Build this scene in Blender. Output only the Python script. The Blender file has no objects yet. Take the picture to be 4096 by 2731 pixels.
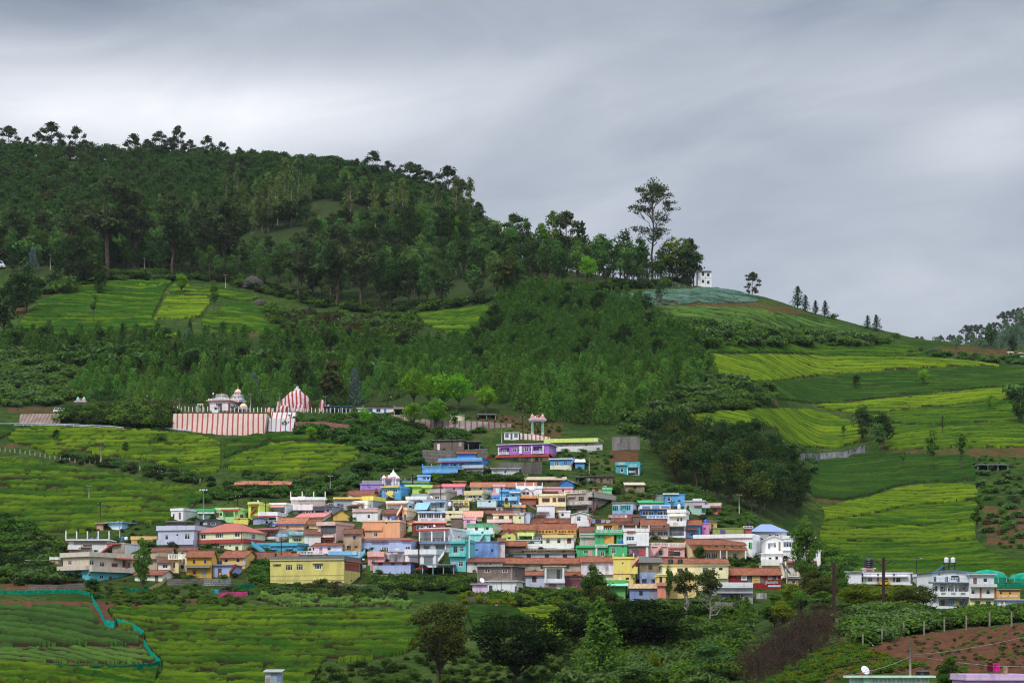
import bpy,math,random
import numpy as np
from mathutils import Vector,Matrix
# ------------------------------------------------------------------ camera, sky, sun
sc=bpy.context.scene
COL=sc.collection
F,CX,HY,SC=7920.0,2048.0,2600.0,1.35
cam=bpy.data.cameras.new('camera');camo=bpy.data.objects.new('camera',cam);COL.objects.link(camo)
camo.location=(0,0,0);camo.rotation_euler=(math.radians(90),0,0)
cam.sensor_width=36.0;cam.lens=F/4096*36.0;cam.shift_y=(HY-1365.5)/4096
cam.clip_start=1.0;cam.clip_end=30000
sc.camera=camo
sc.view_settings.view_transform='Standard';sc.view_settings.look='None'
sc.view_settings.exposure=0.68;sc.view_settings.gamma=1.0
sc.cycles.use_denoising=True;sc.cycles.denoising_prefilter='NONE';sc.cycles.denoising_quality='HIGH';sc.cycles.filter_width=1.15
SUN_EL,SUN_ROT=math.radians(52),math.radians(205)
W=bpy.data.worlds.new('World');sc.world=W;W.use_nodes=True
def world_nodes():
 nt=W.node_tree;n=nt.nodes;n.clear();L=nt.links.new
 out=n.new('ShaderNodeOutputWorld');bg=n.new('ShaderNodeBackground');bg.inputs[1].default_value=0.1
 L(bg.outputs[0],out.inputs[0])
 sky=n.new('ShaderNodeTexSky');sky.sky_type='NISHITA';sky.sun_disc=False
 sky.sun_elevation=SUN_EL;sky.sun_rotation=SUN_ROT
 tc=n.new('ShaderNodeTexCoord');sep=n.new('ShaderNodeSeparateXYZ');L(tc.outputs['Generated'],sep.inputs[0])
 def mth(op,a,b=None,c=None,clamp=False):
  m=n.new('ShaderNodeMath');m.operation=op;m.use_clamp=clamp
  for i,v in enumerate((a,b,c)):
   if v is None:continue
   if isinstance(v,(int,float)):m.inputs[i].default_value=v
   else:L(v,m.inputs[i])
  return m.outputs[0]
 X,Y,Z=sep.outputs
 el=mth('ARCTAN2',Z,mth('SQRT',mth('ADD',mth('MULTIPLY',X,X),mth('MULTIPLY',Y,Y))))
 az=mth('ARCTAN2',X,Y)
 vec=n.new('ShaderNodeCombineXYZ')
 tilt=mth('ADD',el,mth('MULTIPLY',az,-0.10))
 L(mth('MULTIPLY',az,3.4),vec.inputs[0]);L(mth('MULTIPLY',tilt,10.5),vec.inputs[1]);vec.inputs[2].default_value=3.7
 def noise(scale,det,rough,off,dist=0.4):
  mp=n.new('ShaderNodeMapping');mp.inputs['Location'].default_value=off;L(vec.outputs[0],mp.inputs[0])
  t=n.new('ShaderNodeTexNoise');t.inputs['Scale'].default_value=scale;t.inputs['Detail'].default_value=det
  t.inputs['Roughness'].default_value=rough;t.inputs['Distortion'].default_value=dist;L(mp.outputs[0],t.inputs['Vector']);return t.outputs['Fac']
 n1=noise(0.8,4,0.5,(1.3,0.4,0));n2=noise(2.2,5,0.55,(4.1,2.2,1),0.8)
 def blob(a0,e0,sa,se,amp):
  u=mth('DIVIDE',mth('SUBTRACT',az,a0),sa);v=mth('DIVIDE',mth('SUBTRACT',el,e0),se)
  r=mth('ADD',mth('MULTIPLY',u,u),mth('MULTIPLY',v,v))
  return mth('MULTIPLY',mth('POWER',2.718,mth('MULTIPLY',r,-1.0)),amp)
 val=mth('ADD',mth('MULTIPLY',mth('SUBTRACT',n1,0.5),0.62),mth('MULTIPLY',mth('SUBTRACT',n2,0.5),0.42))
 val=mth('ADD',val,0.385)
 for b in SKY_BLOBS:val=mth('ADD',val,blob(*b))
 ramp=n.new('ShaderNodeValToRGB');e=ramp.color_ramp.elements
 e[0].position=0.0;e[0].color=(0.115,0.145,0.20,1)
 e[1].position=1.0;e[1].color=(0.80,0.80,0.82,1)
 for p,c in((0.25,(0.235,0.265,0.32,1)),(0.5,(0.375,0.40,0.45,1)),(0.75,(0.565,0.585,0.625,1))):
  q=e.new(p);q.color=c
 L(val,ramp.inputs[0])
 up=mth('MULTIPLY',mth('SUBTRACT',mth('MAXIMUM',el,0.30),0.30),1.25,clamp=True)
 gain=mth('MULTIPLY',mth('ADD',0.86,mth('MULTIPLY',up,3.2)),10.0)
 sc_=n.new('ShaderNodeVectorMath');sc_.operation='SCALE';L(ramp.outputs[0],sc_.inputs[0]);L(gain,sc_.inputs['Scale'])
 mix=n.new('ShaderNodeMix');mix.data_type='RGBA';mix.inputs[0].default_value=0.93
 L(sky.outputs[0],mix.inputs[6]);L(sc_.outputs[0],mix.inputs[7]);L(mix.outputs[2],bg.inputs[0])
SKY_BLOBS=[(-0.20,0.262,0.17,0.026,0.58),(-0.25,0.318,0.13,0.016,-0.20),(0.0,0.29,0.10,0.02,0.06),(0.10,0.25,0.10,0.03,-0.06),(0.235,0.245,0.06,0.02,0.26),(0.20,0.31,0.12,0.015,-0.16),(0.18,0.165,0.14,0.03,0.14),(0.05,0.2,0.12,0.03,0.05)]
world_nodes()
sl=bpy.data.lights.new('sun','SUN');sl.energy=1.5;sl.angle=math.radians(10);sl.color=(1.0,0.97,0.92)
so=bpy.data.objects.new('sun',sl);COL.objects.link(so)
_sd=Vector((math.sin(SUN_ROT)*math.cos(SUN_EL),math.cos(SUN_ROT)*math.cos(SUN_EL),math.sin(SUN_EL)))
so.rotation_euler=_sd.to_track_quat('Z','Y').to_euler();so.location=(-100,-200,400)
# ------------------------------------------------------------------ helpers
rng=np.random.default_rng(7)
def vn(x,y,seed=0):
 x=np.asarray(x,float);y=np.asarray(y,float)
 xi=np.floor(x).astype(np.int64);yi=np.floor(y).astype(np.int64);fx=x-xi;fy=y-yi
 u=fx*fx*(3-2*fx);v=fy*fy*(3-2*fy)
 def h(a,b):
  k=(a*374761393+b*668265263+seed*974711)&0xffffffff
  k=((k^(k>>13))*1274126177)&0xffffffff
  return((k^(k>>16))&0xffff)/65535.0
 return(h(xi,yi)*(1-u)+h(xi+1,yi)*u)*(1-v)+(h(xi,yi+1)*(1-u)+h(xi+1,yi+1)*u)*v
def fbm(x,y,seed=0,o=4):
 s,a,t=0,1.0,0
 for i in range(o):s=s+a*vn(x*2**i,y*2**i,seed+i);t+=a;a*=0.5
 return s/t
def lin(h):
 h=h.lstrip('#');v=[int(h[i:i+2],16)/255 for i in(0,2,4)]
 return tuple(c/12.92 if c<=0.04045 else((c+0.055)/1.055)**2.4 for c in v)
def pchip(x,y,q):
 x=np.asarray(x,float);y=np.asarray(y,float);h=np.diff(x);dl=np.diff(y)/h;m=np.zeros_like(y)
 m[1:-1]=np.where(dl[:-1]*dl[1:]>0,2*dl[:-1]*dl[1:]/np.where(dl[:-1]+dl[1:]==0,1,dl[:-1]+dl[1:]),0)
 m[0]=dl[0];m[-1]=dl[-1]
 q=np.clip(q,x[0],x[-1]);i=np.clip(np.searchsorted(x,q,'right')-1,0,len(x)-2);t=(q-x[i])/h[i]
 return(2*t**3-3*t**2+1)*y[i]+(t**3-2*t**2+t)*h[i]*m[i]+(-2*t**3+3*t**2)*y[i+1]+(t**3-t**2)*h[i]*m[i+1]
# ------------------------------------------------------------------ the lie of the land: (height line, distance) along bearings
PROF={0:[(3100,90),(2900,180),(2735,235),(2620,255),(2400,298),(2372,312),(2335,325),(2260,342),(2125,365),(1700,450),(1655,460),(1642,482),(1300,562),(1090,640),(850,740),(640,880),(660,930),(900,1050),(1400,1300)],700:[(3100,90),(2900,190),(2735,255),(2600,275),(2420,305),(2370,316),(2330,326),(2230,345),(2120,362),(1990,385),(1740,440),(1665,456),(1641,480),(1300,562),(1120,630),(850,740),(655,880),(675,930),(900,1050),(1400,1300)],1300:[(3100,90),(2900,190),(2735,255),(2600,275),(2420,305),(2370,318),(2335,327),(2150,358),(1950,392),(1830,415),(1720,440),(1660,456),(1641,480),(1350,548),(1230,600),(950,700),(830,745),(690,870),(730,920),(1000,1050),(1500,1300)],1800:[(3100,90),(2900,190),(2735,255),(2600,275),(2420,305),(2340,327),(2150,358),(1950,392),(1850,412),(1740,436),(1660,452),(1400,530),(1230,590),(1000,690),(830,830),(880,890),(1200,1050),(1600,1300)],2200:[(3000,90),(2735,240),(2500,290),(2400,322),(2150,358),(1950,392),(1800,424),(1735,440),(1650,458),(1300,555),(1140,610),(1065,690),(1100,740),(1500,1000),(1700,1300)],2600:[(2900,90),(2735,215),(2500,285),(2400,318),(2150,357),(1980,388),(1880,410),(1750,440),(1650,465),(1300,560),(1150,625),(1130,655),(1160,700),(1500,950),(1700,1300)],3000:[(2820,90),(2735,190),(2600,240),(2450,300),(2330,330),(2200,352),(2050,385),(1900,420),(1700,470),(1450,540),(1250,600),(1178,645),(1200,690),(1500,900),(1800,1300)],3300:[(2830,90),(2790,128),(2731,152),(2600,175),(2480,205),(2440,240),(2400,310),(2330,345),(2240,380),(2050,420),(1850,480),(1600,540),(1400,590),(1275,632),(1290,680),(1600,900),(1800,1300)],3700:[(2830,90),(2785,130),(2690,152),(2560,185),(2450,220),(2436,290),(2425,320),(2330,350),(2230,385),(2050,425),(1820,480),(1600,540),(1450,580),(1358,615),(1378,660),(1700,900),(1900,1300)],4096:[(2830,90),(2785,130),(2690,152),(2500,190),(2460,215),(2440,290),(2430,320),(2300,360),(2050,420),(1800,485),(1550,550),(1440,590),(1405,605),(1430,660),(1750,900),(1900,1300)],}
PROF[-1800]=PROF[0];PROF[-600]=PROF[0];PROF[4700]=PROF[4096];PROF[5900]=PROF[4096]
_px=sorted(PROF);_YG=np.arange(90,1300.01,2.0)*SC
_zc=np.array([pchip([q[1]*SC for q in PROF[p]],[(HY-q[0])/F*q[1]*SC for q in PROF[p]],_YG)for p in _px])
_PG=np.arange(-1800,5900.1,20.0)
_ZG=np.array([pchip(_px,_zc[:,j],_PG)for j in range(len(_YG))]).T
_PP,_YY=np.meshgrid(_PG,_YG,indexing='ij');_XX=(_PP-CX)/F*_YY
_ZG=_ZG+(fbm(_XX/38,_YY/38,3,3)-0.5)*3.0*np.clip((_YY-330)/300,0.12,1.4)
def zt(px,Y):
 px=np.asarray(px,float);Y=np.asarray(Y,float)
 a=np.clip((px-_PG[0])/20.0,0,len(_PG)-1.001);b=np.clip((Y-_YG[0])/(2.0*SC),0,len(_YG)-1.001)
 i=a.astype(int);j=b.astype(int);u=a-i;v=b-j
 return(_ZG[i,j]*(1-u)+_ZG[i+1,j]*u)*(1-v)+(_ZG[i,j+1]*(1-u)+_ZG[i+1,j+1]*u)*v
def hit(px,py,ymin=0.0):
 """distance at which the sight line at (px, py) meets the land"""
 z=zt(np.full(len(_YG),float(px)),_YG);e=HY-F*z/_YG
 ok=np.where((e<=py)&(_YG>=ymin))[0]
 if len(ok)==0:return float(_YG[int(np.argmin(e))])
 k=ok[0]
 if k==0 or _YG[k-1]<ymin:return float(_YG[k])
 t=(e[k-1]-py)/max(e[k-1]-e[k],1e-6);return float(_YG[k-1]+t*(_YG[k]-_YG[k-1]))
def P(px,py,Y):return Vector(((px-CX)/F*Y,Y,(HY-py)/F*Y))
def G(px,py,ymin=0.0):
 Y=hit(px,py,ymin);return Vector(((px-CX)/F*Y,Y,float(zt(px,Y))))
def zx(x,y):return float(zt(CX+x/y*F,y))
# ------------------------------------------------------------------ object plumbing
def tag(o,label=None,cat=None,group=None,kind=None):
 if label:o['label']=label
 if cat:o['category']=cat
 if group:o['group']=group
 if kind:o['kind']=kind
 return o
def thing(name,label,cat,loc=(0,0,0),rotz=0.0,group=None):
 o=bpy.data.objects.new(name,None);o.empty_display_size=0.5;COL.objects.link(o)
 o.location=loc;o.rotation_euler=(0,0,rotz);return tag(o,label,cat,group)
def link(name,me,parent=None,mats=()):
 o=bpy.data.objects.new(name,me);COL.objects.link(o)
 if parent is not None:o.parent=parent
 for m in mats:me.materials.append(m)
 return o
def npmesh(name,v,f,mats,fm=None,smooth=False):
 """v n x 3, f m x k (k = 3 or 4)"""
 v=np.ascontiguousarray(v,np.float32);f=np.ascontiguousarray(f,np.int32);k=f.shape[1]
 me=bpy.data.meshes.new(name);me.vertices.add(len(v));me.vertices.foreach_set('co',v.ravel())
 me.loops.add(f.size);me.loops.foreach_set('vertex_index',f.ravel());me.polygons.add(len(f))
 me.polygons.foreach_set('loop_start',np.arange(0,f.size,k,dtype=np.int32))
 for m in mats:me.materials.append(m)
 if fm is not None:me.polygons.foreach_set('material_index',np.ascontiguousarray(fm,np.int32))
 if smooth:me.polygons.foreach_set('use_smooth',np.ones(len(f),bool))
 me.update(calc_edges=True);return me
def copy_tree(o,parent=None):
 c=o.copy();COL.objects.link(c)
 if parent is not None:c.parent=parent
 for ch in list(o.children):copy_tree(ch,c)
 return c
class MB:
 def __init__(s):s.v=[];s.f=[];s.m=[];s.sm=[]
 def add(s,vs,fs,m=0,smooth=False):
  b=len(s.v);s.v+=[tuple(q)for q in vs]
  for f in fs:s.f.append([b+i for i in f]);s.m.append(m);s.sm.append(smooth)
  return s
 def box(s,x0,x1,y0,y1,z0,z1,m=0):
  return s.add([(x0,y0,z0),(x1,y0,z0),(x1,y1,z0),(x0,y1,z0),(x0,y0,z1),(x1,y0,z1),(x1,y1,z1),(x0,y1,z1)],[(0,3,2,1),(4,5,6,7),(0,1,5,4),(1,2,6,5),(2,3,7,6),(3,0,4,7)],m)
 def quad(s,a,b,c,d,m=0):return s.add([a,b,c,d],[(0,1,2,3)],m)
 def slab(s,a,b,c,d,t,m=0):
  """quad a b c d (seen from its top side) thickened downwards by t"""
  lo=[(q[0],q[1],q[2]-t)for q in(a,b,c,d)]
  return s.add([a,b,c,d]+lo,[(0,1,2,3),(7,6,5,4),(0,4,5,1),(1,5,6,2),(2,6,7,3),(3,7,4,0)],m)
 def prism(s,prof,y0,y1,m=0,axis='y'):
  n=len(prof);mk=(lambda p,t:(p[0],t,p[1]))if axis=='y' else(lambda p,t:(t,p[0],p[1]))
  vs=[mk(p,y0)for p in prof]+[mk(p,y1)for p in prof]
  return s.add(vs,[tuple(range(n)),tuple(range(2*n-1,n-1,-1))]+[(i,n+i,n+(i+1)%n,(i+1)%n)for i in range(n)],m)
 def lathe(s,prof,c=(0,0,0),n=14,m=0,smooth=True):
  b=len(s.v)
  for r,z in prof:
   for k in range(n):
    a=2*math.pi*k/n;s.v.append((c[0]+r*math.cos(a),c[1]+r*math.sin(a),c[2]+z))
  for i in range(len(prof)-1):
   for k in range(n):
    s.f.append([b+i*n+k,b+i*n+(k+1)%n,b+(i+1)*n+(k+1)%n,b+(i+1)*n+k]);s.m.append(m);s.sm.append(smooth)
  s.f.append([b+k for k in range(n)][::-1]);s.m.append(m);s.sm.append(False)
  s.f.append([b+(len(prof)-1)*n+k for k in range(n)]);s.m.append(m);s.sm.append(False)
  return s
 def tube(s,pts,r,n=6,m=0,r1=None):
  pts=[Vector(p)for p in pts];b=len(s.v);N=len(pts)
  for i,p in enumerate(pts):
   t=(pts[min(i+1,N-1)]-pts[max(i-1,0)]).normalized()
   u=t.cross(Vector((0,0,1))if abs(t.z)<0.9 else Vector((1,0,0))).normalized();w=t.cross(u)
   rr=r if r1 is None else r+(r1-r)*i/max(N-1,1)
   for k in range(n):
    a=2*math.pi*k/n;s.v.append(tuple(p+(u*math.cos(a)+w*math.sin(a))*rr))
  for i in range(N-1):
   for k in range(n):
    s.f.append([b+i*n+k,b+i*n+(k+1)%n,b+(i+1)*n+(k+1)%n,b+(i+1)*n+k]);s.m.append(m);s.sm.append(True)
  s.f.append([b+k for k in range(n)]);s.m.append(m);s.sm.append(False)
  s.f.append([b+(N-1)*n+k for k in range(n)][::-1]);s.m.append(m);s.sm.append(False)
  return s
 def ball(s,c,rx,ry,rz,n=10,m=0):
  prof=[(math.sin(math.pi*i/6)*1.0+1e-3,-math.cos(math.pi*i/6))for i in range(7)];b=len(s.v)
  s.lathe(prof,(0,0,0),n,m)
  for i in range(b,len(s.v)):q=s.v[i];s.v[i]=(c[0]+q[0]*rx,c[1]+q[1]*ry,c[2]+q[2]*rz)
  return s
 def mesh(s,name,mats):
  me=bpy.data.meshes.new(name);me.from_pydata(s.v,[],s.f)
  for q in mats:me.materials.append(q)
  if len(mats)>1:me.polygons.foreach_set('material_index',np.array(s.m,np.int32))
  me.polygons.foreach_set('use_smooth',np.array(s.sm,bool));me.update();return me
 def build(s,name,mats,parent=None):
  if not isinstance(mats,(list,tuple)):mats=[mats]
  return link(name,s.mesh(name,mats),parent)
# ------------------------------------------------------------------ materials
class NT:
 def __init__(s,name):
  s.m=bpy.data.materials.new(name);s.m.use_nodes=True;s.n=s.m.node_tree.nodes;s.l=s.m.node_tree.links.new
  s.n.clear();s.out=s.n.new('ShaderNodeOutputMaterial')
 def node(s,t,**kw):
  q=s.n.new(t)
  for k,v in kw.items():setattr(q,k,v)
  return q
 def put(s,sock,v):
  if hasattr(v,'type')and hasattr(v,'links'):s.l(v,sock)
  elif isinstance(v,(tuple,list))and len(v)==3 and sock.type=='RGBA':sock.default_value=(*v,1)
  else:sock.default_value=v
 def noise(s,scale,det=3,rough=0.55,vec=None,dist=0.0):
  t=s.node('ShaderNodeTexNoise');t.inputs['Scale'].default_value=scale;t.inputs['Detail'].default_value=det
  t.inputs['Roughness'].default_value=rough;t.inputs['Distortion'].default_value=dist
  s.l(vec if vec is not None else s.co(),t.inputs['Vector']);return t.outputs['Fac']
 def co(s,kind='Object'):
  if not hasattr(s,'_c'):s._c=s.node('ShaderNodeTexCoord')
  return s._c.outputs[kind]
 def mapv(s,scale,kind='Object',loc=(0,0,0)):
  q=s.node('ShaderNodeMapping');q.inputs['Scale'].default_value=scale;q.inputs['Location'].default_value=loc;s.l(s.co(kind),q.inputs[0]);return q.outputs[0]
 def mix(s,f,a,b,t='MIX'):
  q=s.node('ShaderNodeMix',data_type='RGBA',blend_type=t);s.put(q.inputs[0],f);s.put(q.inputs[6],a);s.put(q.inputs[7],b);return q.outputs[2]
 def ramp(s,f,a,b):
  q=s.node('ShaderNodeMapRange');s.put(q.inputs[0],f);q.inputs[1].default_value=a;q.inputs[2].default_value=b;return q.outputs[0]
 def math(s,op,a,b=0.0):
  q=s.node('ShaderNodeMath',operation=op);s.put(q.inputs[0],a);s.put(q.inputs[1],b);return q.outputs[0]
 def attr(s,name):return s.node('ShaderNodeAttribute',attribute_name=name)
 def rand(s):
  if not hasattr(s,'_r'):s._r=s.node('ShaderNodeObjectInfo')
  return s._r.outputs['Random']
 def bsdf(s,col,rough=0.8,spec=0.3,metal=0.0,bump=None,bs=0.3,bd=0.05):
  b=s.node('ShaderNodeBsdfPrincipled');s.put(b.inputs['Base Color'],col);s.put(b.inputs['Roughness'],rough)
  b.inputs['Specular IOR Level'].default_value=spec;b.inputs['Metallic'].default_value=metal
  if bump is not None:
   q=s.node('ShaderNodeBump');q.inputs['Strength'].default_value=bs;q.inputs['Distance'].default_value=bd
   s.l(bump,q.inputs['Height']);s.l(q.outputs[0],b.inputs['Normal'])
  s.l(b.outputs[0],s.out.inputs[0]);return s.m
_mc={}
def paint(h,dirt=0.7,rough=0.75):
 k=('p',h,dirt,rough)
 if k not in _mc:
  t=NT('paint_'+h.strip('#'));c=lin(h);g_=.3*c[0]+.55*c[1]+.15*c[2];c=tuple(min((v*.84+g_*.16)*1.06+.018,0.8)for v in c)
  streak=t.noise(1.0,4,0.6,t.mapv((1.6,1.6,0.25)));blotch=t.noise(0.45,5,0.6)
  d=t.math('MULTIPLY',t.ramp(streak,0.50,0.78),dirt);e=t.math('MULTIPLY',t.ramp(blotch,0.45,0.8),dirt*0.8)
  g=tuple(0.45*v+0.03 for v in c);w=tuple(min(1,0.75*v+0.12)for v in c)
  col=t.mix(e,t.mix(d,c,g),w)
  _mc[k]=t.bsdf(col,rough,0.25)
 return _mc[k]
def plain(h,rough=0.5,metal=0.0,spec=0.4):
 k=('q',h,rough,metal)
 if k not in _mc:_mc[k]=NT('plain_'+h.strip('#')).bsdf(lin(h),rough,spec,metal)
 return _mc[k]
for _n in():pass
def stain(h,h2,amt=0.6,scale=0.5,name='weathered'):
 k=('s',h,h2,amt,scale)
 if k not in _mc:
  t=NT(name);v=t.noise(scale,6,0.65,t.mapv((1.5,1.5,0.7)),0.3)
  _mc[k]=t.bsdf(t.mix(t.math('MULTIPLY',t.ramp(v,0.42,0.62),amt),lin(h),lin(h2)),0.9,0.15,bump=t.noise(4,3))
 return _mc[k]
def tile(h1='#a8553a',h2='#6b3a2c',h3='#c98358',name='roof_tiles'):
 k=('t',h1,h2,h3)
 if k not in _mc:
  t=NT(name)
  b=t.node('ShaderNodeTexBrick');b.inputs['Scale'].default_value=1.0;b.inputs['Mortar Size'].default_value=0.05
  b.inputs['Brick Width'].default_value=0.55;b.inputs['Row Height'].default_value=0.42;b.offset=0.5
  b.inputs['Color1'].default_value=(*lin(h1),1);b.inputs['Color2'].default_value=(*lin(h3),1);b.inputs['Mortar'].default_value=(*tuple(v*0.35 for v in lin(h2)),1)
  sp=t.node('ShaderNodeSeparateXYZ');t.l(t.co(),sp.inputs[0]);cb=t.node('ShaderNodeCombineXYZ')
  t.l(t.math('ADD',sp.outputs[0],0.0),cb.inputs[0]);t.l(t.math('MULTIPLY',t.math('ADD',sp.outputs[1],sp.outputs[2]),0.75),cb.inputs[1]);t.l(cb.outputs[0],b.inputs['Vector'])
  n1=t.ramp(t.noise(0.55,6,0.7),0.42,0.68);n2=t.ramp(t.noise(2.6,4,0.7),0.4,0.7)
  col=t.mix(t.math('MULTIPLY',n1,0.85),b.outputs[0],lin(h2));col=t.mix(t.math('MULTIPLY',t.ramp(t.noise(1.1,5,.75),.55,.72),.6),col,(.045,.036,.030));col=t.mix(t.math('MULTIPLY',n2,0.45),col,lin(h3))
  _mc[k]=t.bsdf(col,0.85,0.2,bump=b.outputs['Fac'],bs=0.5,bd=-0.05)
 return _mc[k]
def tin(h,h2=None,name='tin_sheet',axis=0,n=5.0):
 k=('tin',h,h2,axis)
 if k not in _mc:
  t=NT(name);w=t.node('ShaderNodeTexWave',bands_direction='XYZ'[axis]);w.inputs['Scale'].default_value=n/3.14;t.l(t.co(),w.inputs['Vector'])
  r=t.math('MULTIPLY',t.ramp(t.noise(0.8,5,0.65),0.45,0.75),0.6)
  _mc[k]=t.bsdf(t.mix(r,lin(h),lin(h2 or h)),0.45,0.4,0.0,bump=w.outputs['Fac'],bs=0.8,bd=0.06)
 return _mc[k]
def brickmat(h1,h2,hm,bw=0.45,bh=0.22,ms=0.03,name='masonry'):
 k=('b',h1,h2,hm,bw)
 if k not in _mc:
  t=NT(name);b=t.node('ShaderNodeTexBrick');b.inputs['Scale'].default_value=1.0;b.inputs['Mortar Size'].default_value=ms
  b.inputs['Brick Width'].default_value=bw;b.inputs['Row Height'].default_value=bh
  b.inputs['Color1'].default_value=(*lin(h1),1);b.inputs['Color2'].default_value=(*lin(h2),1);b.inputs['Mortar'].default_value=(*lin(hm),1)
  sp=t.node('ShaderNodeSeparateXYZ');t.l(t.co(),sp.inputs[0]);cb=t.node('ShaderNodeCombineXYZ')
  t.l(t.math('ADD',sp.outputs[0],sp.outputs[1]),cb.inputs[0]);t.l(sp.outputs[2],cb.inputs[1]);t.l(cb.outputs[0],b.inputs['Vector'])
  v=t.math('MULTIPLY',t.ramp(t.noise(0.5,6,0.7),0.4,0.7),0.55)
  _mc[k]=t.bsdf(t.mix(v,b.outputs[0],tuple(0.4*c for c in lin(h2))),0.9,0.15,bump=b.outputs['Fac'],bs=0.4,bd=-0.03)
 return _mc[k]
GLASS=NT('window_glass').bsdf((0.018,0.024,0.03),0.12,0.6)
CONC=stain('#8d8a84','#4b4a47',0.75,0.45,'old_concrete');STONE=brickmat('#6f675c','#57514a','#8b857a',0.7,0.4,0.05,'rubble_masonry')
BRICK=brickmat('#6a5146','#7a5f52','#8d857c',0.5,0.22,0.04,'bare_brick');ROCKM=stain('#6b655c','#3a3733',0.7,0.8,'bare_rock')
METALD=plain('#3a3c40',0.5,0.6);STEEL=plain('#9aa0a4',0.45,0.7);RUST=plain('#3f2620',0.8);WOOD=plain('#5a4230',0.85);POLEC=stain('#a9a294','#77716a',0.5,1.0,'pole_concrete')
# ------------------------------------------------------------------ ground
def inside(px,py,poly):
 px=np.asarray(px,float);py=np.asarray(py,float);r=np.zeros(px.shape,bool);n=len(poly)
 for i in range(n):
  x0,y0=poly[i];x1,y1=poly[(i+1)%n]
  if y0==y1:continue
  c=((y0>py)!=(y1>py))&(px<(x1-x0)*(py-y0)/(y1-y0)+x0);r^=c
 return r
SOIL_AND_SHADE=[([(3300,2731),(3330,2690),(3450,2600),(3600,2550),(3800,2518),(4200,2485),(4200,2690),(3700,2695),(3500,2690)],1.0),([(3380,2500),(3450,2500),(3440,2560),(3380,2590),(3330,2600)],0.52),([(3650,2455),(3900,2450),(3880,2475),(3660,2480)],0.6),([(180,2160),(300,2155),(310,2205),(230,2230),(150,2215)],0.52),([(0,2300),(330,2320),(330,2365),(0,2368)],0.6),([(30,1625),(250,1625),(250,1652),(30,1652)],0.52),([(560,1600),(720,1600),(720,1650),(560,1650)],0.52),([(660,1645),(1110,1645),(1100,1668),(660,1668)],0.52),([(1850,1660),(2000,1655),(2160,1680),(2170,1735),(2050,1720),(1980,1700)],0.52),([(2110,1690),(2260,1690),(2240,1760),(2110,1760)],0.52),([(2000,1770),(2100,1770),(2090,1800),(2000,1800)],0.52),([(2440,1800),(2560,1800),(2560,1850),(2440,1850)],0.6),([(2440,1190),(2560,1180),(2700,1175),(3040,1200),(3040,1240),(2700,1240)],0.52),([(2850,1215),(3150,1225),(3250,1260),(3000,1245)],0.52),([(3720,1385),(3960,1380),(4100,1405),(4100,1440),(3900,1440),(3760,1410)],0.52),([(3900,1760),(4110,1740),(4110,1830),(3850,1830),(3500,1812)],0.5),([(3930,2020),(4110,2030),(4110,2190),(3940,2180)],0.55),([(3240,1990),(3420,2005),(3420,2018),(3240,2012)],0.52),([(3080,1600),(3100,1590),(3130,1605),(3110,1625)],0.52),([(0,2400),(560,2410),(570,2600),(640,2650),(0,2660)],0.85),([(2650,2080),(2900,2085),(2900,2110),(2650,2105)],0.5),([(740,2390),(820,2390),(820,2430),(740,2430)],0.52),([(0,1780),(75,1765),(80,1795),(0,1790)],0.52),([(260,1830),(370,1835),(370,1850),(260,1845)],0.5),([(60,1230),(300,1235),(300,1262),(60,1262)],0.52),([(1000,1330),(1120,1330),(1120,1350),(1000,1350)],0.5),([(2000,2330),(2400,2390),(2400,2420),(1950,2420)],0.4),([(2930,2340),(3080,2330),(3080,2400),(2930,2400)],0.3),([(1250,840),(1550,880),(1560,915),(1250,880)],0.4),([(330,2240),(700,2080),(1200,1960),(1700,1930),(2500,1930),(2800,2050),(3150,2200),(3150,2330),(2500,2400),(2000,2380),(1500,2350),(1000,2330),(340,2340)],0.40)]  # bare earth zones; last one paints shade between village houses as brown ground
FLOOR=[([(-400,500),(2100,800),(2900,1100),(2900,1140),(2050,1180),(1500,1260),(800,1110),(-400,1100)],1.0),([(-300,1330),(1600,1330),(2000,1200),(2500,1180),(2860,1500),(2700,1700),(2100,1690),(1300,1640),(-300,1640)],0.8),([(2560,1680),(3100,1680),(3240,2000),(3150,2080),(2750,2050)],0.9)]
def ground_material():
 t=NT('meadow_soil_and_shade');a=t.attr('soil_and_shade').outputs['Fac'];fl=t.attr('floor').outputs['Fac']
 g=t.mix(t.ramp(t.noise(0.06,5,0.6),0.35,0.68),(0.022,0.050,0.011),(0.075,0.098,0.024))
 g=t.mix(t.ramp(t.noise(0.42,6,0.8),0.42,0.60),g,(0.018,0.040,0.009))
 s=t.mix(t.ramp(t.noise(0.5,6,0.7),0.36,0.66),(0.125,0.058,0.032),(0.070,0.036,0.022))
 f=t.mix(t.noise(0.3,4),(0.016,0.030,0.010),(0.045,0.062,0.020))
 thin=t.math('MULTIPLY',t.ramp(t.noise(0.045,6,0.72),0.60,0.72),0.55)
 base=t.mix(thin,g,t.mix(0.5,s,(0.13,0.105,0.05)))
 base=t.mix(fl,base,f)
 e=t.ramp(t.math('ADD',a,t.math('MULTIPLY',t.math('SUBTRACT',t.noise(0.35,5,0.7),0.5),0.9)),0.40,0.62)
 return t.bsdf(t.mix(e,base,s),0.95,0.0,bump=t.noise(1.3,6,0.7),bs=0.9,bd=0.5)
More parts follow.
